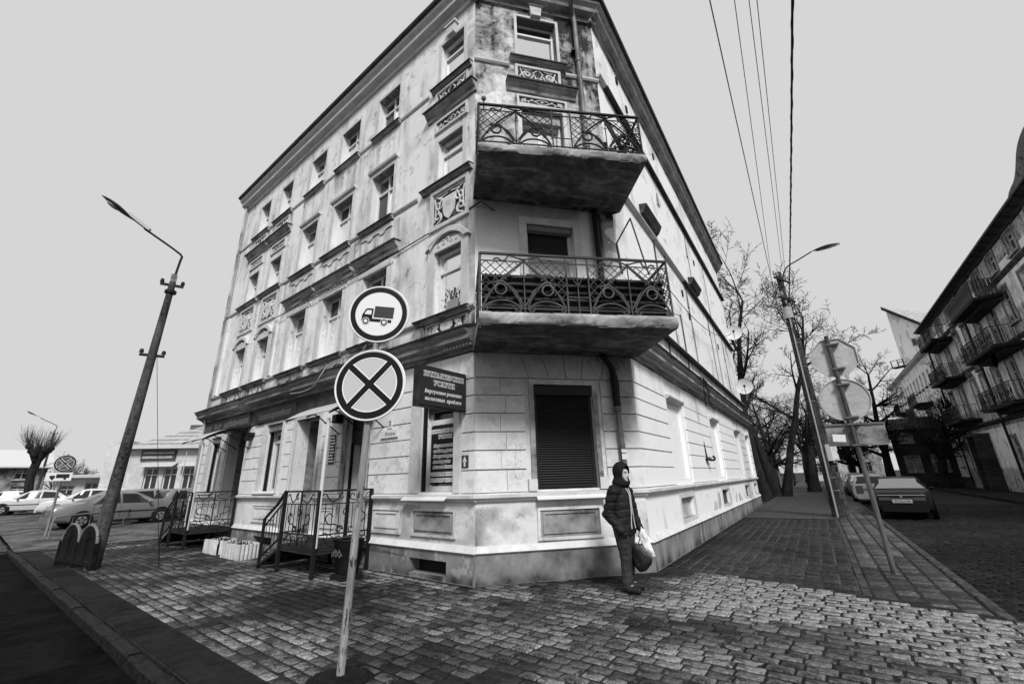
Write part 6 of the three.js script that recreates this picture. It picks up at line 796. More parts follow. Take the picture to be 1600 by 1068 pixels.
// p: L length, W width, top: roofline [[x, y]], belt: [[x, y]], cab: [x where the cabin starts, ends], wheels [xr, xf]
function car(label, pos, turn, paintM, p, group) {
  const t = thing('parked_car', label, 'car', pos, turn, group), { L, W, top, belt, wheels } = p, hw = W / 2, bot = p.bot || .2;
  const wid = x => { const u = Math.abs(x) / (L / 2); return hw * (1 - .16 * Math.pow(u, 5) - .015 * u); };
  const sec = x => { const w = wid(x), yb = lerpTab(belt, x), yt = Math.max(lerpTab(top, x), yb + .015), cab = sst(.06, .4, yt - yb), wr = lerp(w * .93, w * .7, cab), e = lerp(.02, .06, cab), b = bot + .1 * Math.pow(Math.abs(x) / (L / 2), 6); return [[0, b], [w * .86, b], [w * .965, b + .07], [w, lerp(b, yb, .5)], [w * .955, yb], [wr, yt - e], [wr * .86, yt - e * .25], [0, yt]]; };
  const pt = (x, k, s) => { const S = sec(clamp(x, -L / 2, L / 2)), i = Math.min(6, Math.floor(k)), f = k - i; return V(x, lerp(S[i][1], S[i + 1][1], f), s * lerp(S[i][0], S[i + 1][0], f)); };
  const grid = (fn, nu, nv) => { const P = [], I = []; for (let j = 0; j <= nv; j++) for (let i = 0; i <= nu; i++) { const q = fn(i / nu, j / nv); P.push(q.x, q.y, q.z); } for (let j = 0; j < nv; j++) for (let i = 0; i < nu; i++) { const a = j * (nu + 1) + i; I.push(a, a + 1, a + nu + 1, a + 1, a + nu + 2, a + nu + 1); } const g = new THREE.BufferGeometry(); g.setAttribute('position', new THREE.Float32BufferAttribute(P, 3)); g.setIndex(I); g.computeVertexNormals(); return g; };
  const NX = 72, ks = [0, .9, 1, 1.6, 2, 2.6, 3, 3.5, 4, 4.5, 5, 5.6, 6, 6.5, 7]; const shell = []; for (const s of [-1, 1]) shell.push(toCreasedNormals(grid((u, v) => pt(-L / 2 + L * u, ks[Math.round(v * (ks.length - 1))], s), NX, ks.length - 1), .75)); for (const e of [-1, 1]) { const S = sec(e * L / 2), sh = shp([...S.slice(1).map(q => [q[0], q[1]]), ...S.slice(1, 7).reverse().map(q => [-q[0], q[1]])]); shell.push(new THREE.ShapeGeometry(sh).rotateY(PI / 2).translate(e * L / 2, 0, 0)); }
  part('body', shell.map(g => { if (!g.attributes.uv) g.setAttribute('uv', new THREE.BufferAttribute(new Float32Array(g.attributes.position.count * 2), 2)); return g; }), paintM, t);
  const patch = (name, m, a0, a1, b0, b1, k0, k1, sides = [-1, 1], off = .008, parent = t, merge = true) => { const gs = sides.map(s => { const g = grid((u, v) => pt(lerp(lerp(a0, a1, u), lerp(b0, b1, u), v), lerp(k0, k1, v), s), 10, 6), P = g.attributes.position, N = g.attributes.normal; for (let i = 0; i < P.count; i++) { const o = (P.getY(i) > .3 && N.getZ(i) * s + N.getY(i) > 0 ? 1 : -1) * off; P.setXYZ(i, P.getX(i) + N.getX(i) * o, P.getY(i) + N.getY(i) * o, P.getZ(i) + N.getZ(i) * o); } return g; }); return merge ? part(name, gs, m, parent) : gs.map(g => part(name, g, m, parent)); };
  const gl = p.glass || mGlassCar; p.side.forEach(w => patch('side_window', gl, w[0], w[1], w[2], w[3], 4.08, 4.9, [-1, 1], .01, t, false)); patch('windscreen', p.wsGlass || mGlassSky, p.ws[0], p.ws[0], p.ws[1], p.ws[1], 5.9, 7) && 0;
  const slope = (name, m, x0, x1) => { const gs = [-1, 1].map(s => { const g = grid((u, v) => pt(lerp(x0, x1, u), lerp(5.6, 7, v), s), 10, 8), P = g.attributes.position; for (let i = 0; i < P.count; i++) P.setXYZ(i, P.getX(i) + (x0 > x1 ? .006 : -.006), P.getY(i) + .01, P.getZ(i)); return g; }); return part(name, gs, m, t); };
  t.remove(t.children[t.children.length - 1]); slope('windscreen', p.wsGlass || mGlassSky, p.ws[0], p.ws[1]); slope('rear_window', p.rwGlass || gl, p.rw[0], p.rw[1]);
  const R = p.R || .3; for (const x of wheels) for (const s of [-1, 1]) { const z = s * (wid(x) - .09); part('wheel_arch', new THREE.CircleGeometry(R + .06, 28).translate(x, R + .02, s * (wid(x) + .004)), mBlackP, t); const w = part('wheel', new THREE.TorusGeometry(R - .075, .08, 10, 28).scale(1, 1, 1.15).translate(x, R, z + s * .035), mTyre, t); part('rim', [new THREE.CylinderGeometry(R - .1, R - .11, .03, 24).rotateX(PI / 2).translate(x, R, z + s * .09)], mRim, w); part('spokes', [0, 1, 2, 3, 4].map(i => { const a = i * 1.2566 + .3; return bx(.05, R - .12, -.03, .03, -.006, .006).rotateZ(a).translate(x, R, z + s * .112); }), M(.06, .5), w); }
  const yb = x => lerpTab(belt, x), e = L / 2;
  patch('door_seam', mBlackP, p.door[0], p.door[0] + .012, p.door[0], p.door[0] + .012, 2.3, 4, [-1, 1], .004); patch('door_seam', mBlackP, p.door[1], p.door[1] + .012, p.door[1], p.door[1] + .012, 2.3, 4, [-1, 1], .004); patch('rubbing_strip', mBlackP, -e * .8, e * .8, -e * .8, e * .8, 3.02, 3.16, [-1, 1], .012);
  for (const s of [-1, 1]) { const x = p.door[0] + .15; part('door_handle', cbx(x, x + .16, yb(x) - .1, yb(x) - .06, s * wid(x) - .01, s * wid(x) + .02, .008), p.handle || mBlackP, t); const m = part('wing_mirror', new THREE.SphereGeometry(1, 12, 8).scale(.06, .06, .09).translate(p.mirror, yb(p.mirror) + .07, s * (wid(p.mirror) + .08)), paintM, t); }
  const y0 = lerpTab(top, e), y1 = lerpTab(top, -e); const zz = wid(e) * .9;
  for (const s of [-1, 1]) { part('headlamp', cbx(e - .03, e + .012, y0 - .16, y0 - .03, s * zz * .45, s * zz * .98, .008), mLamp, t); part('tail_lamp', cbx(-e - .014, -e + .03, y1 - (p.tailH || .2), y1 - .05, s * zz * .5, s * zz * .98, .008), p.tail || mTail, t); }
  part('grille', bx(e - .01, e + .008, y0 - .15, y0 - .04, -zz * .42, zz * .42), mBlackP, t); part('front_bumper', cbx(e - .12, e + .07, bot + .05, bot + .27, -zz * .98, zz * .98, .03), p.bumper || paintM, t); part('rear_bumper', cbx(-e - .08, -e + .12, bot + .05, bot + .29, -zz * .98, zz * .98, .03), p.bumper || paintM, t); part('boot_trim', bx(-e - .006, -e + .01, y1 - .27, y1 - .235, -zz * .96, zz * .96), mBlackP, t);
  if (p.extra) p.extra(t, { e, zz, y1, y0, bot }); return t;
}
const plate = (t, x, y, txt, side = -1) => { const b = part('number_plate', cbx(x - .012, x + .012, y - .06, y + .06, -.27, .27, .003), M(.3, .5), t); const tx = canvasTex(512, 112, (g, w, h) => { g.fillStyle = '#9a9a9a'; g.fillRect(0, 0, w, h); g.fillStyle = '#1a1a1a'; g.font = 'bold 84px sans-serif'; g.textAlign = 'center'; g.textBaseline = 'middle'; g.fillText(txt, w / 2, h / 2 + 4); }); part('plate_print', new THREE.PlaneGeometry(.52, .11).rotateY(side * PI / 2).translate(x + side * .0145, y, 0), M(1, .5, { map: tx }), b); };
const sedan = { L: 4.5, W: 1.74, top: [[-2.25, .78], [-2.2, .9], [-1.55, .95], [-1.4, .97], [-.85, 1.36], [-.3, 1.41], [.3, 1.39], [1.15, .96], [1.3, .92], [2.1, .78], [2.25, .62]], belt: [[-2.25, .7], [-1.5, .88], [1.1, .86], [2.1, .7], [2.25, .55]], wheels: [-1.4, 1.3], side: [[-1.15, -.25, -.8, -.28], [-.18, .95, -.2, .42]], ws: [1.1, .35], rw: [-1.36, -.88], door: [-1.1, -.22], mirror: .75 };
const coupe = { ...sedan, L: 4.55, top: [[-2.27, .75], [-2.2, .88], [-1.7, .95], [-1.45, .98], [-.75, 1.34], [-.2, 1.4], [.3, 1.38], [1.15, .95], [1.35, .9], [2.1, .76], [2.27, .58]] };
const estate = { L: 4.5, W: 1.74, top: [[-2.25, .95], [-2.1, 1.3], [-1.9, 1.42], [0, 1.46], [.4, 1.42], [1.2, 1.0], [1.35, .95], [2.1, .8], [2.25, .62]], belt: [[-2.25, .88], [1.1, .88], [2.1, .72], [2.25, .55]], wheels: [-1.35, 1.3], side: [[-1.9, -1.2, -1.8, -1.2], [-1.1, -.2, -1.1, -.22], [-.1, 1.0, -.12, .45]], ws: [1.15, .45], rw: [-2.23, -2.0], door: [-1.1, -.15], mirror: .8 };
const hatch = { ...estate, L: 4.0, top: [[-2.0, .95], [-1.85, 1.3], [-1.6, 1.44], [0, 1.48], [.3, 1.44], [1.05, 1.0], [1.2, .95], [1.9, .82], [2.0, .62]], belt: [[-2, .9], [.95, .9], [1.85, .74], [2, .55]], wheels: [-1.25, 1.2], side: [[-1.7, -1.0, -1.5, -1.0], [-.9, -.1, -.9, -.12], [0, .9, -.02, .35]], ws: [1.02, .38], rw: [-1.98, -1.72], door: [-.95, -.05], mirror: .65 };
const mSilver = M(.2, .28, { metalness: .3 }), mSilver2 = M(.24, .3, { metalness: .2 }), mWhiteCar = M(.55, .3), mBlackCar = new THREE.MeshPhysicalMaterial({ color: gray(.006), roughness: .5, specularIntensity: .4, side: THREE.DoubleSide });
const hd = Math.atan2(.828, .5608);
car('dark saloon car seen from behind, parked at the kerb beyond the sign post', [15.1, -.09, -17.75], .85, mBlackCar, { ...sedan, W: 1.72, rwGlass: M(.4, .12, { metalness: 1 }), tailH: .16, extra: (t, k) => { plate(t, -k.e - .02, .6, 'Е712СС 39'); part('boot_lip', bx(-k.e - .004, -k.e + .1, k.y1 + .01, k.y1 + .03, -k.zz, k.zz), M(.3, .3), t); part('tail_panel', bx(-k.e - .01, -k.e, k.y1 - .17, k.y1 - .07, -k.zz * .5, k.zz * .5), M(.06, .4), t); part('brand_badge', new THREE.CylinderGeometry(.04, .04, .01, 14).rotateZ(PI / 2).translate(-k.e - .014, k.y1 - .03, 0), mChrome, t); } });
car('white hatchback with dark rear window parked ahead of the dark saloon', [19.8, -.09, -25.0], .86, mWhiteCar, { ...estate, tailH: .5, tail: M(.1, .3), extra: (t, k) => plate(t, -k.e - .02, .72, 'К 318 ТО 39') });
car('dark car with bright rear lamps parked third along the kerb', [23.3, -.09, -30.4], hd, M(.1, .3), { ...hatch, tail: mLamp, rwGlass: mGlassSky });
car('pale van-like car parked farthest along the kerb', [27.2, -.09, -36.2], hd, M(.6, .3), { ...hatch, rwGlass: mGlassCar });
car('silver saloon car seen from the side behind the tubular barrier', [-17.85, .17, -20.25], 1.02, mSilver, { ...coupe, handle: mSilver });
car('silver estate car showing its roof behind the silver saloon', [-19.2, .2, -23.6], 1.02, mSilver2, { ...estate });
car('small silver hatchback partly hidden behind the silver saloon and the stairs', [-17.4, .17, -24.6], 1.1, mSilver, { ...hatch });
car('white car with its bonnet towards the road, right of the dark-fronted car', [-25.8, .28, -27.0], -2.45, mWhiteCar, { ...hatch, bumper: mWhiteCar });
car('car with a dark open front facing the road among the white cars', [-30.6, .36, -28.6], -2.5, M(.5, .3), { ...sedan, bumper: mBlackP });
car('white car farthest left in the parking row', [-37, .4, -32.6], -2.55, mWhiteCar, { ...sedan });
// ---------------------------------------------------------------- people
// surface nets over a distance field
function field(d, min, max, cell, col) {
  const n = [0, 1, 2].map(i => Math.ceil((max[i] - min[i]) / cell) + 2), [X, Y, Z] = n, val = new Float32Array(X * Y * Z), id = (i, j, k) => (k * Y + j) * X + i;
  for (let k = 0; k < Z; k++) for (let j = 0; j < Y; j++) for (let i = 0; i < X; i++) val[id(i, j, k)] = d(min[0] + i * cell, min[1] + j * cell, min[2] + k * cell);
  const vi = new Int32Array(X * Y * Z).fill(-1), P = [], I = [];
  const E = []; for (let a = 0; a < 8; a++) for (const b of [1, 2, 4]) if (!(a & b)) E.push([a, a | b]);
  for (let k = 0; k < Z - 1; k++) for (let j = 0; j < Y - 1; j++) for (let i = 0; i < X - 1; i++) {
    const v = []; let m = 0; for (let a = 0; a < 8; a++) { v[a] = val[id(i + (a & 1), j + (a >> 1 & 1), k + (a >> 2))]; if (v[a] < 0) m |= 1 << a; } if (m === 0 || m === 255) continue;
    let x = 0, y = 0, z = 0, c = 0; for (const [a, b] of E) if ((v[a] < 0) !== (v[b] < 0)) { const t = v[a] / (v[a] - v[b]); x += lerp(a & 1, b & 1, t); y += lerp(a >> 1 & 1, b >> 1 & 1, t); z += lerp(a >> 2, b >> 2, t); c++; }
    vi[id(i, j, k)] = P.length / 3; P.push(min[0] + (i + x / c) * cell, min[1] + (j + y / c) * cell, min[2] + (k + z / c) * cell);
  }
  const q = (a, b, c, e, f) => { if (a < 0 || b < 0 || c < 0 || e < 0) return; f ? I.push(a, b, c, a, c, e) : I.push(a, c, b, a, e, c); };
  for (let k = 1; k < Z - 1; k++) for (let j = 1; j < Y - 1; j++) for (let i = 1; i < X - 1; i++) { const s = val[id(i, j, k)] < 0;
    if (s !== (val[id(i + 1, j, k)] < 0)) q(vi[id(i, j - 1, k - 1)], vi[id(i, j, k - 1)], vi[id(i, j, k)], vi[id(i, j - 1, k)], s);
    if (s !== (val[id(i, j + 1, k)] < 0)) q(vi[id(i - 1, j, k - 1)], vi[id(i - 1, j, k)], vi[id(i, j, k)], vi[id(i, j, k - 1)], s);
    if (s !== (val[id(i, j, k + 1)] < 0)) q(vi[id(i - 1, j - 1, k)], vi[id(i, j - 1, k)], vi[id(i, j, k)], vi[id(i - 1, j, k)], s); }
  const g = new THREE.BufferGeometry(); g.setAttribute('position', new THREE.Float32BufferAttribute(P, 3)); g.setIndex(I); g.computeVertexNormals();
  const uv = new Float32Array(P.length / 3 * 2); for (let i = 0; i < P.length / 3; i++) { uv[i * 2] = P[i * 3] + P[i * 3 + 2]; uv[i * 2 + 1] = P[i * 3 + 1]; } g.setAttribute('uv', new THREE.BufferAttribute(uv, 2));
  if (col) { const c = new Float32Array(P.length); for (let i = 0; i < P.length; i += 3) { const v = col(P[i], P[i + 1], P[i + 2]); c[i] = c[i + 1] = c[i + 2] = v; } g.setAttribute('color', new THREE.BufferAttribute(c, 3)); }
  return g;
}
const smin = (a, b, k) => { const h = clamp(.5 + .5 * (b - a) / k, 0, 1); return lerp(b, a, h) - k * h * (1 - h); };
function cap(a, b, r0, r1) { const d = [b[0] - a[0], b[1] - a[1], b[2] - a[2]], L = d[0] * d[0] + d[1] * d[1] + d[2] * d[2]; return (x, y, z) => { const t = clamp(((x - a[0]) * d[0] + (y - a[1]) * d[1] + (z - a[2]) * d[2]) / L, 0, 1); return Math.hypot(x - a[0] - d[0] * t, y - a[1] - d[1] * t, z - a[2] - d[2] * t) - lerp(r0, r1, t); }; }
// ellipse-section capsule: turned by ang about y, flattened front to back
function ecap(a, b, r0, r1, ang, k) { const c = Math.cos(ang), s = Math.sin(ang), f = cap([0, 0, 0], [b[0] - a[0], b[1] - a[1], b[2] - a[2]].map((v, i) => i === 1 ? v : 0), r0, r1); return (x, y, z) => { const t = clamp((y - a[1]) / (b[1] - a[1]), 0, 1), X = x - lerp(a[0], b[0], t), Z = z - lerp(a[2], b[2], t); return f(X * c - Z * s, y - a[1], (X * s + Z * c) / k); }; }
const union = (l, k) => (x, y, z) => { let d = l[0](x, y, z); for (let i = 1; i < l.length; i++) d = smin(d, l[i](x, y, z), k); return d; };
{
  const t = thing('person', 'person in a hooded dark quilted jacket and jeans standing at the corner', 'person', [1.615, .0, -6.98]);
  const th = .72, f = [Math.sin(th), Math.cos(th)], rt = [-f[1], f[0]];                     // facing, and his right hand side (x, z)
  const S = (k, y, fw = 0) => [rt[0] * k + f[0] * fw, y, rt[1] * k + f[1] * fw];
  const shR = S(.175, 1.385), shL = S(-.175, 1.37), elR = [-.235, 1.06, .06], haR = [-.1, .87, .17], elL = [.205, 1.08, -.16], haL = [.262, .83, -.06];
  const hipR = S(.085, .86), hipL = S(-.085, .86), knR = [-.03, .47, .08], anR = [-.045, .1, .05], knL = [.065, .47, -.06], anL = [.05, .1, -.14];
  // the body itself: head with a face, neck, torso, arms, hands with fingers, legs
  const ha = .72, hf = [Math.sin(ha), Math.cos(ha)], hr = [-hf[1], hf[0]], H = [.055, 1.645, .02];
  const hl = (x, y, z) => { const X = x - H[0], Z = z - H[2]; return [X * hr[0] + Z * hr[1], y - H[1], X * hf[0] + Z * hf[1]]; };  // side, up, front
  const ell = (p, c, r) => { const k = Math.hypot((p[0] - c[0]) / r[0], (p[1] - c[1]) / r[1], (p[2] - c[2]) / r[2]); return (k - 1) * Math.min(...r); };
  const head = (x, y, z) => { const p = hl(x, y, z); let d = ell(p, [0, .02, -.01], [.075, .105, .095]); d = smin(d, ell(p, [0, -.055, .03], [.05, .065, .06]), .03); d = smin(d, ell(p, [0, -.105, .062], [.02, .018, .02]), .02); d = smin(d, ell(p, [0, -.022, .098], [.011, .024, .02]), .012); d = smin(d, ell(p, [0, -.036, .105], [.016, .011, .014]), .008); d = smin(d, ell(p, [0, .022, .08], [.05, .01, .016]), .015); d = smin(d, ell(p, [0, -.066, .085], [.022, .007, .012]), .008); for (const s of [-1, 1]) { d = Math.max(d, -ell([p[0], p[1], p[2]], [s * .03, .003, .1], [.017, .011, .016])); d = smin(d, ell(p, [s * .03, .003, .075], [.014, .012, .014]), .004); d = smin(d, ell(p, [s * .076, -.005, 0], [.01, .03, .018]), .01); } return d; };
  const fing = (h, d, side, n) => { const l = []; for (let i = 0; i < n; i++) { const o = (i - 1.5) * .02, a = [h[0] + side[0] * o, h[1] - .07, h[2] + side[1] * o], b = [a[0] + d[0] * .03, a[1] - .035 + .004 * Math.abs(i - 1), a[2] + d[1] * .03], c = [b[0] + d[0] * .012, b[1] + .012, b[2] + d[1] * .012 + .0]; l.push(cap(a, b, .009, .008), cap(b, c, .008, .0075)); } l.push(cap([h[0] + side[0] * .035, h[1] - .03, h[2] + side[1] * .035], [h[0] + side[0] * .045 + d[0] * .035, h[1] - .07, h[2] + side[1] * .045 + d[1] * .035], .011, .009)); return l; };
  const limbs = [cap([.02, 1.38, 0], [.045, 1.56, .01], .055, .05), ecap([0, .88, 0], [.01, 1.3, 0], .12, .15, th, .7), cap(shR, elR, .05, .04), cap(elR, haR, .04, .028), cap(shL, elL, .05, .04), cap(elL, haL, .04, .027), cap(hipR, knR, .08, .052), cap(knR, anR, .05, .036), cap(hipL, knL, .08, .052), cap(knL, anL, .05, .036), cap(haL, [haL[0] + .005, haL[1] - .07, haL[2]], .03, .032), cap(haR, [haR[0] + .03, haR[1] - .06, haR[2] + .02], .03, .03)];
  const bodyF = union(limbs, .03), g1 = field(bodyF, [-.35, .03, -.3], [.4, 1.52, .32], .012, () => .36), hands = union([cap(haL, [haL[0] + .004, haL[1] - .075, haL[2]], .03, .034), ...fing(haL, [-.5, .86], [.86, .5], 4)], .006);
  const faceCol = (x, y, z) => { const p = hl(x, y, z); let v = .5; for (const s of [-1, 1]) { if (Math.hypot((p[0] - s * .03) / 1.3, p[1] - .003) < .0085 && p[2] > .05) v = .02; if (Math.abs(p[1] - .024 - .1 * Math.abs(Math.abs(p[0]) - .03)) < .0055 && Math.abs(Math.abs(p[0]) - .031) < .02 && p[2] > .04) v = .04; } if (Math.abs(p[1] + .067) < .006 && Math.abs(p[0]) < .024 && p[2] > .06) v = Math.abs(p[1] + .067) < .0018 ? .08 : .22; if (p[1] > .06 || (p[2] < -.0 && p[1] > -.04)) v = .02; return v; };
  const g2 = field(union([head, cap([.03, 1.46, 0], [.045, 1.57, .01], .052, .048)], .02), [-.06, 1.48, -.1], [.19, 1.79, .15], .0045, faceCol), g3 = field(hands, [.16, .68, -.16], [.36, .9, .06], .004, () => .36);
  const mSkin = M(1, .6, { vertexColors: true }); const mg = mergeGeometries([g1, g2, g3].map(g => g.toNonIndexed())); const body = part('body', mg, mSkin, t);
  // clothing
  const mJacket = M(1, .62, { map: paint(256, 256, .6, .6, (x, y) => .012 + .012 * (fbm(x * 14, y * 14, 3) - .4)), bumpMap: tBump, bumpScale: .004 }), mJeans = M(1, .85, { map: paint(256, 512, .5, 1, (x, y) => .032 + .045 * (fbm(x * 16, y * 8, 4) - .4) + .025 * (fbm(x * 90, y * 90, 2) - .5)) }), mHood = M(.012, .9), mShoe = M(.018, .6);
  const tor = [ecap([.02, .83, 0], [.01, 1.0, 0], .2, .19, th, .74), ecap([.01, 1.0, 0], [.01, 1.3, 0], .19, .18, th, .78), cap(shR, shL, .095, .095)];
  const slR = [cap(shR, elR, .095, .082), cap(elR, [haR[0] + .02, haR[1] - .03, haR[2] + .01], .08, .07), cap([haR[0], haR[1], haR[2]], [haR[0] + .06, haR[1] - .07, haR[2] + .02], .065, .06)], slL = [cap(shL, elL, .092, .078), cap(elL, haL, .068, .05)];
  const quilt = (x, y, z) => { const q = Math.abs(Math.sin((y + .02 + .03 * fbm(x * 7 + 3, z * 7 + y * 2, 2)) * PI / .105)), a = Math.atan2(x * f[0] + z * f[1], x * rt[0] + z * rt[1]); return .012 * Math.pow(1 - q, 2.2) + .008 * (fbm(x * 22 + 5, y * 30 + z * 20, 2) - .5) + .014 * (fbm(x * 9 + 2, y * 13 + z * 9, 3) - .5); };
  const jk = union([...tor, ...slR, ...slL, cap([.015, 1.41, 0], [.03, 1.475, .01], .09, .08)], .014);
  const jacketF = (x, y, z) => { let d = jk(x, y, z) + quilt(x, y, z); const lx = x * rt[0] + z * rt[1], lf = x * f[0] + z * f[1]; d = Math.max(d, .785 + .0 * lx - y); if (lf > 0) { const op = .012 + .04 * sst(1.2, .8, y) + .035 * sst(1.3, 1.45, y); d = Math.max(d, Math.min(op - Math.abs(lx + .03), .0 + lf * 0 + 1) > 0 ? Math.max(d, jk(x, y, z) + .03) : d); } if (y > 1.44) { const r = Math.hypot(x - .03, z - .01); d = Math.max(d, .055 - r); } return d; };
  part('jacket', field(jacketF, [-.36, .75, -.32], [.36, 1.54, .33], .0075), mJacket, body);
  const Fz = (s, y) => { let r = .3; const q = () => [rt[0] * s + f[0] * r, y, rt[1] * s + f[1] * r]; while (r > .02 && jk(...q()) > .004) r -= .003; return V(...q()); };
  for (const s of [-.06, .0]) part('zip', tube([1.43, 1.35, 1.25, 1.15, 1.05, .95, .86].map(y => Fz(-.03 + (s < 0 ? -1 : 1) * (.014 + .04 * sst(1.2, .8, y) + .03 * sst(1.3, 1.45, y)), y)), .0085, 5, false, 28), M(.5, .5), body);
  part('pocket_flap', tube([Fz(.05, .98), Fz(.1, .95), Fz(.13, .9)], .006, 5), mHood, body); part('drawstring', [tube([Fz(.06, 1.44), Fz(.065, 1.35), Fz(.06, 1.24)], .005, 5), tube([Fz(-.07, 1.43), Fz(-.075, 1.34), Fz(-.08, 1.27)], .005, 5)], M(.05, .8), body);
  const jr = (x, y, z) => .009 * (fbm(x * 9 + 3, y * 26 + z * 5, 3) - .5) + .003 * Math.sin(y * 60 + 14 * fbm(x * 12, y * 7 + z * 12, 2)) ; const jeans = union([cap(hipR, knR, .112, .082), cap(knR, [anR[0], .1, anR[2]], .08, .066), cap(hipL, knL, .112, .08), cap(knL, [anL[0], .1, anL[2]], .07, .06), ecap([0, .82, 0], [0, .92, 0], .15, .14, th, .75)], .02);
  part('jeans', field((x, y, z) => Math.max(jeans(x, y, z) + jr(x, y, z), .075 - y), [-.26, .05, -.28], [.26, 1.0, .26], .008), mJeans, body);
  for (const [a, dir] of [[anR, [.8, .6]], [anL, [.95, .3]]]) { const toe = [a[0] + dir[0] * .17, .045, a[2] + dir[1] * .17]; const sh = union([cap([a[0] - dir[0] * .05, .06, a[2] - dir[1] * .05], toe, .05, .042), cap([a[0], .12, a[2]], [a[0] + dir[0] * .02, .06, a[2] + dir[1] * .02], .05, .05)], .03); const s = part('shoe', field((x, y, z) => Math.max(sh(x, y, z), .0 - y), [a[0] - .15, -.01, a[2] - .18], [a[0] + .28, .2, a[2] + .24], .006), mShoe, body); part('lace', bx(-.02, .02, 0, .012, -.02, .02).translate(a[0] + dir[0] * .07, .1, a[2] + dir[1] * .07), M(.3, .8), s); }
  // hood: a shell open towards the face
  const hoodO = (x, y, z) => { const p = hl(x, y, z); let d = ell(p, [0, .035, -.02], [.122, .148, .14]); d = smin(d, ell(p, [0, -.14, -.04], [.14, .09, .14]), .06); return d; };
  part('hood', field((x, y, z) => { const p = hl(x, y, z), o = hoodO(x, y, z) + .006 * (fbm(x * 25, y * 25 + z * 25, 2) - .5), open = Math.max(ell([p[0], p[1], p[2] - .1], [0, -.005, 0], [.09, .118, .15]), -(p[2] + .01)); return Math.max(o, -(o + .018), -open); }, [-.12, 1.38, -.18], [.23, 1.84, .2], .006), mHood, body);
  // bags
  const sdPoly = (P, x, y) => { let d = 1e9, s = 1; for (let i = 0, j = P.length - 1; i < P.length; j = i++) { const [ax, ay] = P[i], [bx_, by] = P[j], ex = bx_ - ax, ey = by - ay, wx = x - ax, wy = y - ay, t = clamp((wx * ex + wy * ey) / (ex * ex + ey * ey), 0, 1); d = Math.min(d, Math.hypot(wx - ex * t, wy - ey * t)); const c1 = y >= ay, c2 = y < by, c3 = ex * wy > ey * wx; if ((c1 && c2 && c3) || (!c1 && !c2 && !c3)) s = -s; } return s * d; };
  const sack = (P, zc, th, wr, seed) => { const xs = P.map(p => p[0]), ys = P.map(p => p[1]); return field((x, y, z) => { const d = sdPoly(P, x, y), bulge = th * Math.sqrt(clamp(-d / .09, .02, 1)), w = wr * (fbm(x * 16 + seed + y * 9, y * 5 - x * 7, 3) - .5); return Math.max(d * .7, (Math.abs(z - zc) - bulge - w) * .7); }, [Math.min(...xs) - .02, Math.min(...ys) - .02, zc - th * 1.5 - .03], [Math.max(...xs) + .02, Math.max(...ys) + .02, zc + th * 1.5 + .03], .006); };
  const wb = thing('carrier_bag', 'white carrier bag hanging from the hand of the hooded person', 'bag', [1.9, .4, -6.98]); const o = (p) => p.map(([x, y]) => [x - .285, y - .4]);
  part('bag_body', sack(o([[.245, .87], [.29, .83], [.33, .74], [.37, .6], [.41, .47], [.37, .455], [.28, .55], [.21, .68], [.2, .77]]), .07, .045, .05, 3), M(.72, .6), wb); part('handle', [tube([[-.03, .4, .07], [-.02, .46, -.02], [-.025, .44, -.06], [-.01, .4, .05]], .01, 6)], M(.7, .6), wb);
  const db = thing('shopping_bag', 'dark folded shopping bag below the white carrier bag', 'bag', [1.83, .3, -6.96]); const o2 = (p) => p.map(([x, y]) => [x - .215, y - .3]);
  part('bag_body', sack(o2([[.09, .6], [.17, .63], [.27, .53], [.36, .44], [.34, .37], [.25, .285], [.16, .265], [.1, .33], [.08, .46]]), .03, .08, .05, 11), M(.014, .7), db); part('bag_flap', sack(o2([[.13, .68], [.18, .64], [.35, .455], [.31, .42], [.2, .49], [.12, .6]]), .075, .02, .03, 21), M(.06, .8), db); part('handle', tube(o2([[.18, .62], [.23, .74], [.255, .8]]).map(p => [p[0], p[1], .0]), .008, 5), M(.02, .8), db);
}
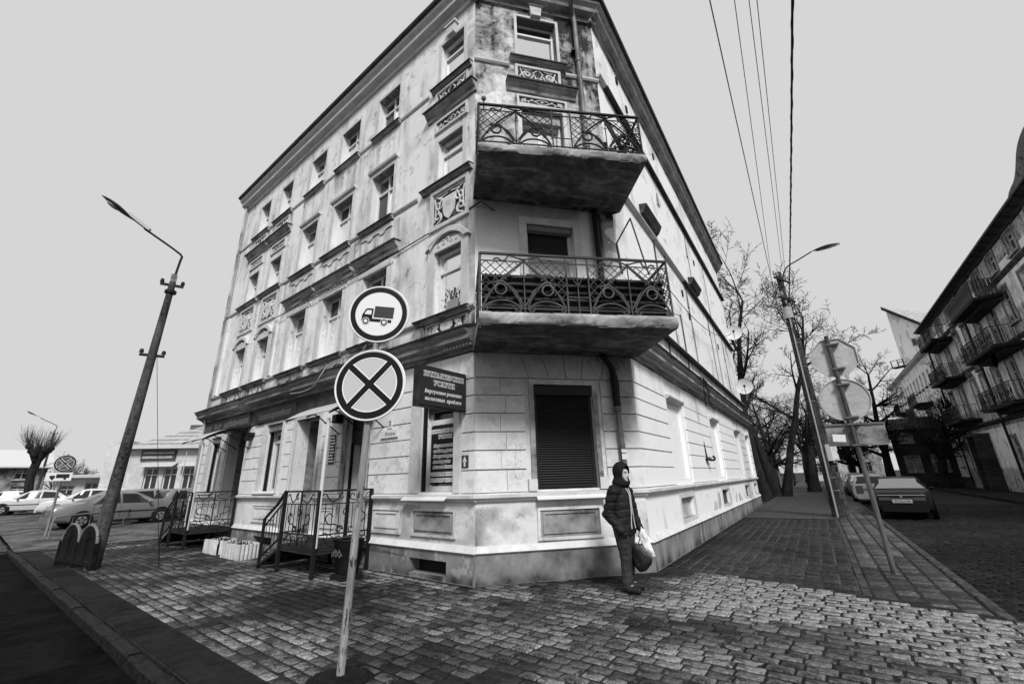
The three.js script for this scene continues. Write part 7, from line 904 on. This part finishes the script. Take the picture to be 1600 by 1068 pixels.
function walker(label, pos, turn, jm, lm, hat) { const t = thing('person', label, 'person', pos, turn), C = cap; const skin = union([C([0, 1.4, 0], [0, 1.55, 0], .05, .05), (x, y, z) => (Math.hypot(x / .078, (y - 1.64) / .11, z / .09) - 1) * .08, C([-.2, 1.4, 0], [-.24, 1.1, .03], .05, .04), C([-.24, 1.1, .03], [-.22, .82, -.05], .04, .04), C([.2, 1.4, 0], [.24, 1.1, -.03], .05, .04), C([.24, 1.1, -.03], [.22, .82, .05], .04, .04), C([0, .9, 0], [0, 1.35, 0], .14, .15), C([-.09, .9, 0], [-.09, .48, .1], .08, .05), C([-.09, .48, .1], [-.09, .06, .0], .05, .045), C([.09, .9, 0], [.09, .48, -.02], .08, .05), C([.09, .48, -.02], [.09, .06, -.18], .05, .045)], .03);
  const b = part('body', field(skin, [-.35, 0, -.3], [.35, 1.8, .3], .03), M(.36, .7), t); part('jacket', field(union([C([0, .88, 0], [0, 1.35, 0], .19, .2), C([-.2, 1.38, 0], [-.25, 1.1, .03], .08, .07), C([-.25, 1.1, .03], [-.23, .86, -.05], .065, .06), C([.2, 1.38, 0], [.25, 1.1, -.03], .08, .07), C([.25, 1.1, -.03], [.23, .86, .05], .065, .06)], .04), [-.4, .6, -.35], [.4, 1.6, .35], .03), jm, b); part('trousers', field(union([C([-.09, .9, 0], [-.09, .48, .1], .11, .08), C([-.09, .48, .1], [-.09, .08, .0], .08, .07), C([.09, .9, 0], [.09, .48, -.02], .11, .08), C([.09, .48, -.02], [.09, .08, -.18], .08, .07)], .03), [-.3, -.04, -.35], [.3, 1.05, .3], .03), lm, b); part('hat', new THREE.SphereGeometry(.11, 12, 8, 0, 6.3, 0, 1.7).translate(0, 1.66, 0), hat, b); return t; }
walker('distant person in a pale jacket with a bag, walking away along the pavement', [23.1, 0, -37.9], .6, M(.5, .8), M(.03, .8), M(.6, .8)); walker('second distant person in dark clothes farther along the pavement', [32.6, 0, -52.4], .6, M(.02, .8), M(.02, .8), M(.05, .8));
{ const b = thing('backpack', 'dark bag on the back of the pale-jacketed distant person', 'bag', [23.1, 1.1, -37.9], .6); part('bag_body', cbx(-.16, .16, -.2, .22, .17, .32, .04), M(.12, .8), b); part('strap', [tube([[-.12, .2, .2], [-.13, .32, .05], [-.12, .2, -.18]], .02, 5), tube([[.12, .2, .2], [.13, .32, .05], [.12, .2, -.18]], .02, 5)], M(.05, .8), b); }
renderer.render(scene, camera);
